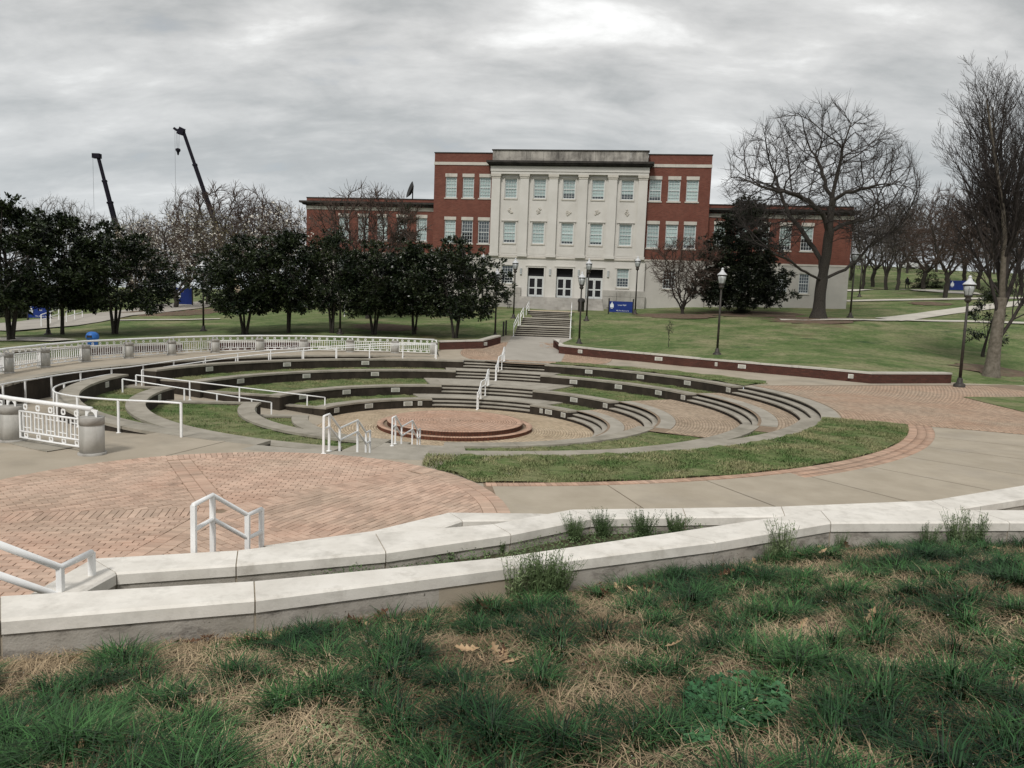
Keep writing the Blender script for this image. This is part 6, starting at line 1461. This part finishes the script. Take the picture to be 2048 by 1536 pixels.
# ------------------------------------------------------------------ person and vehicle on the hill
pp = onG(1813, 578)
per = thing('person', 'person in dark clothes walking on the hill path among the trees', 'person', tuple(pp))
def skin(name, verts, edges, rad, m_, root, loc):
    me = bpy.data.meshes.new(name); me.from_pydata(verts, edges, []); o = link(name, me, root); o.matrix_parent_inverse = Matrix(); me.materials.append(m_)
    sk = o.modifiers.new('skin', 'SKIN'); sub = o.modifiers.new('sub', 'SUBSURF'); sub.levels = sub.render_levels = 1
    for i_, r in enumerate(rad): me.skin_vertices[0].data[i_].radius = (r, r)
    me.skin_vertices[0].data[0].use_root = True
    dg = bpy.context.evaluated_depsgraph_get(); m2 = bpy.data.meshes.new_from_object(o.evaluated_get(dg)); o.modifiers.clear(); o.data = m2; return o
vb = [(0, 0, .95), (0, 0, 1.2), (0, .02, 1.42), (0, .02, 1.53), (-.1, 0, .9), (-.13, .1, .5), (-.13, .02, .08), (-.13, .16, .04), (.1, 0, .9), (.12, -.1, .5), (.12, -.25, .1), (.12, -.12, .05), (-.2, .02, 1.4), (-.26, -.04, 1.12), (-.24, .08, .88), (.2, .02, 1.4), (.26, .06, 1.12), (.24, .14, .9), (0, .03, 1.64), (0, .03, 1.76)]
eb = [(0, 1), (1, 2), (2, 3), (0, 4), (4, 5), (5, 6), (6, 7), (0, 8), (8, 9), (9, 10), (10, 11), (2, 12), (12, 13), (13, 14), (2, 15), (15, 16), (16, 17), (3, 18), (18, 19)]
rb2 = [.15, .16, .15, .06, .1, .07, .05, .045, .1, .07, .05, .045, .07, .055, .045, .07, .055, .045, .1, .08]
skin('body', vb, eb, rb2, M['cloth'], per, pp)
m = MB(); m.lathe([(.02, -.1), (.07, -.08), (.085, 0), (.07, .06), (.03, .1)], (0, -.05, 1.66), 8); fo = m.build('face', M['skin'], per, True, False); fo.matrix_parent_inverse = Matrix()
vp = onG(1822, 563, 60, 200); vp = aty(1821, 556, 135); vp[2] = G(vp[0], vp[1])-.3
veh = thing('parked_van', 'white vehicle partly hidden by the crest of the right hill', 'van', tuple(vp), local=True, rz=.3)
m = MB(); m.prism([(-2.1, -.9), (2.1, -.9), (2.1, .9), (-2.1, .9)], .45, 1.15); m.build('body', M['truckwhite'], veh, uv=False)
m = MB(); m.add([(-1.6, -.8, 1.15), (1.4, -.8, 1.15), (1.4, .8, 1.15), (-1.6, .8, 1.15), (-1.2, -.7, 1.95), (.8, -.7, 1.95), (.8, .7, 1.95), (-1.2, .7, 1.95)], [(4, 5, 6, 7), (0, 1, 5, 4), (1, 2, 6, 5), (2, 3, 7, 6), (3, 0, 4, 7)]); m.build('cabin', M['truckwhite'], veh, uv=False)
m = MB(); m.box(-1.15, .7, -.82, -.72, 1.25, 1.8); m.build('window', M['darkroom'], veh, uv=False)
for x in (-1.3, 1.3):
    for y in (-.9, .9): m = MB(); m.tube([(x, y-.1, .38), (x, y+.1, .38)], .38, 14); m.build('wheel', M['rubber'], veh, uv=False)

M['shortgrass'] = leafmat('short_grass_blade', (.05, .105, .035), (.12, .17, .06), .6, .7, .15)
# ------------------------------------------------------------------ grass, straw, leaves and weeds in the foreground
def blades(px_, py_, pz_, h, w_, lean, az, bend):
    """5-vertex grass blades"""
    n = len(px_); ca, sa = np.cos(az), np.sin(az); b = np.stack([px_, py_, pz_], 1); side = np.stack([-sa, ca, 0*sa], 1)*(w_/2)[:, None]; d = np.stack([ca, sa, 0*ca], 1)
    mid = b+d*(h*lean*.45)[:, None]+np.array([0, 0, 1.])*(h*.6)[:, None]; tip = b+d*(h*(lean+bend))[:, None]+np.array([0, 0, 1.])*(h*(1-.35*bend))[:, None]
    V = np.stack([b-side, b+side, mid+side*.75, mid-side*.75, tip], 1).reshape(-1, 3); o = np.arange(n)*5
    F = np.concatenate([np.stack([o, o+1, o+2, o+3], 1).ravel(), np.stack([o+3, o+2, o+4], 1).ravel()]); return V, F, np.concatenate([np.full(n, 4), np.full(n, 3)])
def proj(x, y, z):
    v = np.stack([x, y, z], -1)-EYE; w_ = v@Fv; return 1024+FPX*(v@Rv)/w_, 768+FPX*(v@Dv)/w_, w_
def onE(u, v):
    d = ray(u, v); ys = np.arange(1.5, 14, .02); pts = EYE+d[None, :]*(ys/d[1])[:, None]; k = np.where((pts[:, 2] <= EB(pts[:, 0], pts[:, 1])))[0]
    k = k[0] if len(k) else -1; x_ = pts[k, 0]; y_ = min(pts[k, 1], float(YW(x_))-.07-.03*random.random()); return np.array([x_, y_, float(EB(x_, y_))])
STRAW = [(90, 1345, 210, 55), (330, 1335, 90, 50), (610, 1425, 60, 35), (480, 1505, 80, 30), (700, 1520, 60, 25), (950, 1335, 75, 35), (1120, 1350, 55, 50), (1250, 1400, 90, 35), (1640, 1265, 100, 50), (1990, 1250, 60, 60), (1400, 1285, 90, 35), (1460, 1225, 60, 25), (1440, 1500, 70, 30), (30, 1420, 70, 30), (240, 1390, 60, 30), (860, 1480, 70, 30), (1180, 1230, 110, 18), (1640, 1135, 90, 18), (1900, 1140, 60, 20), (780, 1270, 80, 16), (1780, 1390, 60, 30), (1920, 1470, 60, 30)]
def strawness(u, v):
    s = np.zeros_like(u)
    for a, b_, c_, d_ in STRAW: s = np.maximum(s, 1.0-np.hypot((u-a)/(c_*.8), (v-b_)/(d_*.8)))
    return s
n = 2100; x = rng.uniform(-6, 12, n); sv = rng.uniform(0, 1, n)**1.15; y = YW(x)-np.where(x < 1.2, .30, .10)-sv*(YW(x)-2.1); z = EB(x, y); u, v, w_ = proj(x, y, z)
nz = np.sin(x*3.1+1.7*np.sin(y*2.2))*np.cos(y*3.7+1.1*np.sin(x*1.9)); keep = (w_ > 1) & (u > -150) & (u < 2200) & (v < 1640) & (strawness(u, v) < .15) & (nz > -.65+.6*rng.random(n)-.25*np.clip((u-900)/900, 0, 1))
x, y, z, u, v = x[keep], y[keep], z[keep], u[keep], v[keep]; nc = len(x)
size = rng.uniform(.5, 1.35, nc)*np.where(rng.random(nc) < .25, 1.3, 1.0); kb = (rng.uniform(80, 130, nc)*size**1.3).astype(int)+12; idx = np.repeat(np.arange(nc), kb); nb_ = len(idx)
ra = rng.uniform(0, 6.283, nb_); rd = rng.random(nb_)**.7*.115*size[idx]; bx, by = x[idx]+rd*np.cos(ra), y[idx]+rd*np.sin(ra); bz = EB(bx, by)-.01
hh = rng.uniform(.08, .19, nb_)*size[idx]**.8*(1-.25*rd/.15); V_, F_, LT = blades(bx, by, bz, hh, rng.uniform(.005, .0105, nb_), rng.uniform(.05, .35, nb_)+rd*4.5, ra+rng.normal(0, .5, nb_), rng.uniform(.15, .9, nb_))
tag(link('grass_tufts', npmesh('grass_tufts', V_, F_, LT, M['tuft'])), 'dark green grass tufts covering the near bank', 'grass', kind='stuff')
n = 100000; x = rng.uniform(-6, 12, n); y = YW(x)-.05-rng.random(n)**1.1*(YW(x)-2.2); u, v, w_ = proj(x, y, EB(x, y)); nz = np.sin(x*2.1+1.3*np.sin(y*1.7))*np.cos(y*2.6+1.5*np.sin(x*1.2)); keep = (u > -100) & (u < 2150) & (v < 1600) & (strawness(u, v) < .2) & (nz > -.45+.6*rng.random(n)); x, y = x[keep], y[keep]; n = len(x)
V_, F_, LT = blades(x, y, EB(x, y)-.005, rng.uniform(.02, .06, n), rng.uniform(.004, .008, n), rng.uniform(.1, 1.2, n), rng.uniform(0, 6.28, n), rng.uniform(.1, .9, n))
tag(link('short_grass', npmesh('short_grass', V_, F_, LT, M['shortgrass'])), 'short green grass between the tufts of the near bank', 'grass', kind='stuff')
n = 150000; x = rng.uniform(-6, 12, n); y = YW(x)-.02-rng.random(n)**1.1*(YW(x)-2.2); u, v, w_ = proj(x, y, EB(x, y)); keep = (w_ > 1) & (u > -120) & (u < 2170) & (v < 1620) & ((strawness(u, v) > -.1) | (rng.random(n) < .14)); x, y = x[keep], y[keep]; n = len(x)
V_, F_, LT = blades(x, y, EB(x, y)+rng.uniform(0, .015, n), rng.uniform(.02, .075, n), rng.uniform(.0035, .0065, n), rng.uniform(.8, 3.2, n), rng.uniform(0, 6.28, n), rng.uniform(.2, 1.2, n)); V_[:, 2] = np.maximum(V_[:, 2], EB(V_[:, 0], V_[:, 1])+.003)
tag(link('dead_grass', npmesh('dead_grass', V_, F_, LT, M['straw'])), 'dead tan straw matted between the tufts', 'grass', kind='stuff')
# small broad weeds as ground cover, clover patches, tiny flowers
def groundleaf(name, x, y, hz_, s0, s1, m_, lab, zf=EB):
    n = len(x); c_ = np.stack([x, y, zf(x, y)+hz_], 1); nr = unit(rng.normal(0, .45, (n, 3))+np.array([0, -.15, 1.])); ax = unit(np.cross(nr, rng.normal(0, 1, (n, 3)))); s = rng.uniform(s0, s1, n)
    return tag(link(name, leafmesh(name, leaf_quads(c_, nr, ax, s, s*.75), m_)), lab, 'ground cover', kind='stuff')
n = 42000; x = rng.uniform(-6, 12, n); y = YW(x)-.03-rng.random(n)**1.2*(YW(x)-2.2); u, v, w_ = proj(x, y, EB(x, y)); nz = np.sin(x*2.3+4)*np.cos(y*2.9+x*1.1); keep = (u > -100) & (u < 2150) & (v < 1600) & (strawness(u, v) < .45) & (nz > -.2); x, y = x[keep], y[keep]
groundleaf('ground_cover', x, y, rng.uniform(.005, .05, len(x)), .014, .034, M['weed'], 'small leafy weeds between the tufts of the near bank')
def patch(cu, cv, ru, rv, n):
    a = rng.uniform(0, 6.28, n); r = np.sqrt(rng.random(n)); P_ = np.array([onE(cu+ru*r_*math.cos(a_), cv+rv*r_*math.sin(a_)) for a_, r_ in zip(a, r)]); return P_[:, 0], P_[:, 1]
x1, y1 = patch(1470, 1425, 105, 55, 900); x2, y2 = patch(1470, 1290, 60, 30, 400); x3, y3 = patch(110, 1490, 90, 35, 350); x4, y4 = patch(680, 1480, 90, 40, 420); x5, y5 = patch(1395, 1480, 50, 30, 200)
groundleaf('clover_patch', np.r_[x1, x3, x5], np.r_[y1, y3, y5], rng.uniform(.03, .09, len(x1)+len(x3)+len(x5)), .03, .055, M['clover'], 'round leaved clover patches among the near tufts')
groundleaf('chickweed_patch', np.r_[x2, x4], np.r_[y2, y4], rng.uniform(.01, .05, len(x2)+len(x4)), .014, .028, M['weedlight'], 'pale green low weeds in the near bank')
n = 1400; x = rng.uniform(-5, 10, n); y = YW(x)-.1-rng.random(n)*(YW(x)-2.3); groundleaf('tiny_flowers', x, y, rng.uniform(.03, .12, n), .004, .008, M['flower'], 'scattered tiny white flowers above the grass')
# planter greenery
n = 6500; tt = rng.random(n); xs = np.interp(tt, [0, .35, .7, 1], [-2.0, -.3, 1.3, 2.6]); f = rng.random(n)
yb = np.array([np.interp(x_, [p[0] for p in W1F], [p[1] for p in W1F]) for x_ in xs]); yt = np.array([np.interp(x_, [p[0] for p in W2N], [p[1] for p in W2N]) for x_ in xs]); ysn = yb+(yt-yb)*(.25+.75*f)
groundleaf('planter_weeds', xs, ysn, rng.uniform(.02, .15, n)*(.4+.6*np.sin(xs*3)**2), .015, .035, M['weed'], 'low green weeds filling the planter between the two nearest walls', lambda x, y: 0*x+.36)
# fallen oak leaves
def oakleaf(seed):
    r_ = random.Random(seed); L = .075; out = [(-.9, 0)]; 
    xs_ = [-.6, -.35, -.18, .08, .22, .48, .62, .85]; ws_ = [.10, .34, .12, .46, .14, .40, .12, .16]
    up = [(x_, w_*r_.uniform(.8, 1.2)) for x_, w_ in zip(xs_, ws_)]; dn = [(x_, -w_*r_.uniform(.8, 1.2)) for x_, w_ in zip(xs_, ws_)]
    prof = up+[(1.0, 0)]+dn[::-1]; m = MB(); cu = r_.uniform(.25, .8)
    pt = lambda p: (p[0]*L, p[1]*L, (p[0]**2*.35+abs(p[1])*.5)*L*cu)
    spine = [(-.9, 0)]+[(x_, 0) for x_ in xs_]+[(1.0, 0)]; ns = len(spine)
    m.v = [pt(p) for p in spine]+[pt(p) for p in up]+[pt(p) for p in dn]
    nu = len(up)
    for side in (0, 1):
        o = ns+side*nu
        m.f.append((0, 1, o)); 
        for k in range(nu-1): m.f.append((k+1, k+2, o+k+1, o+k))
        m.f.append((nu, nu+1, o+nu-1))
    m.mi = [0]*len(m.f); return m
LM = [oakleaf(k).mesh('fallen_leaf', M['leafbrown'], uv=False) for k in range(4)]; LD = [oakleaf(k+9).mesh('fallen_leaf', M['leafdark'], uv=False) for k in range(3)]
tan = [(990, 1313), (935, 1345), (960, 1335), (1005, 1322), (1345, 1187), (1372, 1196), (1290, 1190), (1355, 1205), (650, 1270), (735, 1262), (810, 1250), (830, 1256), (1000, 1225), (1020, 1212), (925, 1455), (1345, 1310), (1525, 1420), (1530, 1483), (1785, 1385), (1860, 1450), (1880, 1462), (1820, 1338), (1660, 1365), (1668, 1350), (1925, 1520), (1945, 1505), (165, 1510), (155, 1520), (60, 1490), (640, 1415), (490, 1300), (525, 1285), (505, 1295), (150, 1335), (430, 1290), (1600, 1120), (1630, 1108), (1640, 1115), (1745, 1098), (1490, 1160), (1505, 1150), (1440, 1165), (2030, 1380), (1230, 1185), (1265, 1182), (850, 1445), (1600, 1265), (1740, 1245), (1510, 1130), (1990, 1105)]
dark = [(415, 1285), (430, 1275), (520, 1290), (700, 1255), (715, 1250), (760, 1245), (945, 1225), (965, 1218), (990, 1215), (1300, 1180), (1250, 1188), (1210, 1193), (1430, 1150), (1420, 1155), (1620, 1100), (1585, 1108), (845, 1415), (720, 1260), (640, 1262), (1005, 1318), (1180, 1196), (975, 1228)]
_r = random.Random(5)
for base_, cnt, L_ in (((415, 1290), 4, dark), ((700, 1262), 5, dark), ((965, 1225), 7, dark), ((1230, 1190), 8, dark), ((1310, 1183), 6, dark), ((1440, 1160), 5, dark), ((1610, 1108), 5, dark), ((1270, 1190), 7, tan), ((1360, 1195), 6, tan), ((820, 1255), 4, tan), ((980, 1318), 4, tan), ((1700, 1105), 4, tan), ((1480, 1160), 3, tan), ((500, 1292), 4, tan)):
    for _ in range(cnt): L_.append((base_[0]+_r.gauss(0, 38), base_[1]+_r.gauss(0, 7)))
for k, (u, v) in enumerate(tan+dark):
    p = onE(u+rng.uniform(-4, 4), v+2); isd = k >= len(tan); o = link('fallen_leaf', (LD if isd else LM)[k % 3]); o.location = (p[0], p[1], p[2]+rng.uniform(.03, .08)); o.rotation_euler = (rng.normal(.25, .4), rng.normal(0, .4), rng.uniform(0, 6.28)); s = rng.uniform(.75, 1.3)*(1 if v < 1330 else .8); o.scale = (s, s*rng.uniform(.8, 1.1), s)
    tag(o, 'dark brown curled oak leaf lying near the foot of the near wall' if isd else 'tan lobed oak leaf lying in the grass of the near bank', 'leaf', 'dark fallen oak leaves' if isd else 'tan fallen oak leaves')
# upright weeds along the wall
def weedplant(seed, H, n_, m_, spread=.35, leafn=16):
    rs = np.random.default_rng(seed); polys = []; vs = []
    for _ in range(n_):
        a = rs.uniform(0, 6.28); e = rs.uniform(0, spread); d = np.array([math.cos(a)*e, math.sin(a)*e, 1.]); L = H*rs.uniform(.55, 1.); b = np.array([math.cos(a), math.sin(a), 0])*rs.uniform(0, .06); pl = np.array([b, b+d*L*.5, b+d*L*np.array([1.15, 1.15, 1.])]); polys.append((pl, np.array([.0028, .002, .001])))
        k = leafn; t = rs.uniform(.1, 1, k); c_ = b+d*L*t[:, None]; ax = unit(rs.normal(0, 1, (k, 3))+np.array([0, 0, 1.0])); nr = unit(np.cross(ax, rs.normal(0, 1, (k, 3)))); ll = rs.uniform(.02, .05, k)*(1.2-.6*t); vs.append(leaf_quads(c_+ax*ll[:, None]*.5, nr, ax, ll, ll*.22))
    me = polymesh('weed_stems', [(polys, 3)], M['weed']); return me, leafmesh('weed_leaves', np.concatenate(vs), m_)
WT = [weedplant(1, .38, 70, M['weed'], .5, 26), weedplant(2, .36, 40, M['weedlight'], .4, 18), weedplant(3, .24, 50, M['weed'], .6, 22)]
wl = [(1030, 1200, 1, 1.35, 'grey green weed with tall stems in front of the near wall joint'), (1085, 1200, 0, 1.45, 'bright feathery weed bush in front of the near wall'), (1112, 1195, 0, 1.2, 'feathery weed bush at the right side of the bright weed'), (1560, 1118, 1, 1.4, 'pale weed clump before the bend of the near wall'), (1535, 1125, 1, .8, 'small pale weed left of the bend of the near wall'), (1655, 1085, 1, .7, 'single slender weed at the bend of the near wall'), (1880, 1085, 1, 1.4, 'pale flowering weed clump at the right part of the near wall'), (1925, 1088, 1, 1.4, 'tall weed at the right joint of the near wall'), (1830, 1088, 1, 1., 'short weed left of the right clump by the near wall'), (2030, 1085, 2, 1., 'low weed by the near wall at the right picture edge')]
for u, v, k, s, lab in wl:
    p = onE(u, v); r_ = thing('weed', lab, 'weed', tuple(p), 'weeds along the near wall', local=True, rz=u*.1); r_.scale = (s,)*3; link('stems', WT[k][0], r_); link('leaves', WT[k][1], r_)
for u, v, k, s, lab in [(1150, 1082, 0, .95, 'weed clump in the planter under the wall corner'), (1205, 1075, 0, 1.0, 'weed clump in the planter right of the wall corner'), (1285, 1078, 0, 1.1, 'largest weed clump in the planter'), (1350, 1070, 2, 1.3, 'broad weed clump in the planter'), (1000, 1105, 2, .7, 'weed clump in the planter below the middle wall joint'), (900, 1120, 2, .55, 'low weed clump in the planter toward the left'), (334, 1165, 1, .45, 'single spindly weed in the shaded left end of the planter')]:
    p = at(u, v, .36); r_ = thing('weed', lab, 'weed', tuple(p), 'weeds in the planter', local=True, rz=u*.1); r_.scale = (s,)*3; link('stems', WT[k][0], r_); link('leaves', WT[k][1], r_)
# short blades on the nearer lawns so their edges and surface read as turf
bx = []; by = []; bz = []
for (r0, r1, t0, t1, z) in GRASS:
    a_ = math.radians(t1-t0)*(r1*r1-r0*r0)/2; n = int(a_*520); r = np.sqrt(rng.uniform(r0*r0, r1*r1, n)); t = np.radians(rng.uniform(t0, t1, n)); bx.append(C[0]+r*np.cos(t)); by.append(C[1]+r*np.sin(t)); bz.append(np.full(n, z-.015))
n = 52000; r = rng.uniform(13.25, 15.63, n); t = np.radians(rng.uniform(-88, -23, n)); x = C[0]+r*np.cos(t); y = C[1]+r*np.sin(t); k = np.hypot(x-PC[0], y-PC[1]) > PR+.02; bx.append(x[k]); by.append(y[k]); bz.append(np.full(k.sum(), .015))
bx, by, bz = map(np.concatenate, (bx, by, bz)); n = len(bx); patchn = np.sin(bx*1.9+2*np.sin(by*1.3))*np.cos(by*2.3+np.sin(bx*2.1))
V_, F_, LT = blades(bx, by, bz, rng.uniform(.03, .075, n)*(1+.35*patchn), rng.uniform(.008, .016, n), rng.uniform(.1, 1.0, n), rng.uniform(0, 6.28, n), rng.uniform(.1, .8, n))
tag(link('turf_blades', npmesh('turf_blades', V_, F_, LT, M['lawnblade'])), 'short turf of the terraces and the ring lawn', 'grass', kind='stuff')
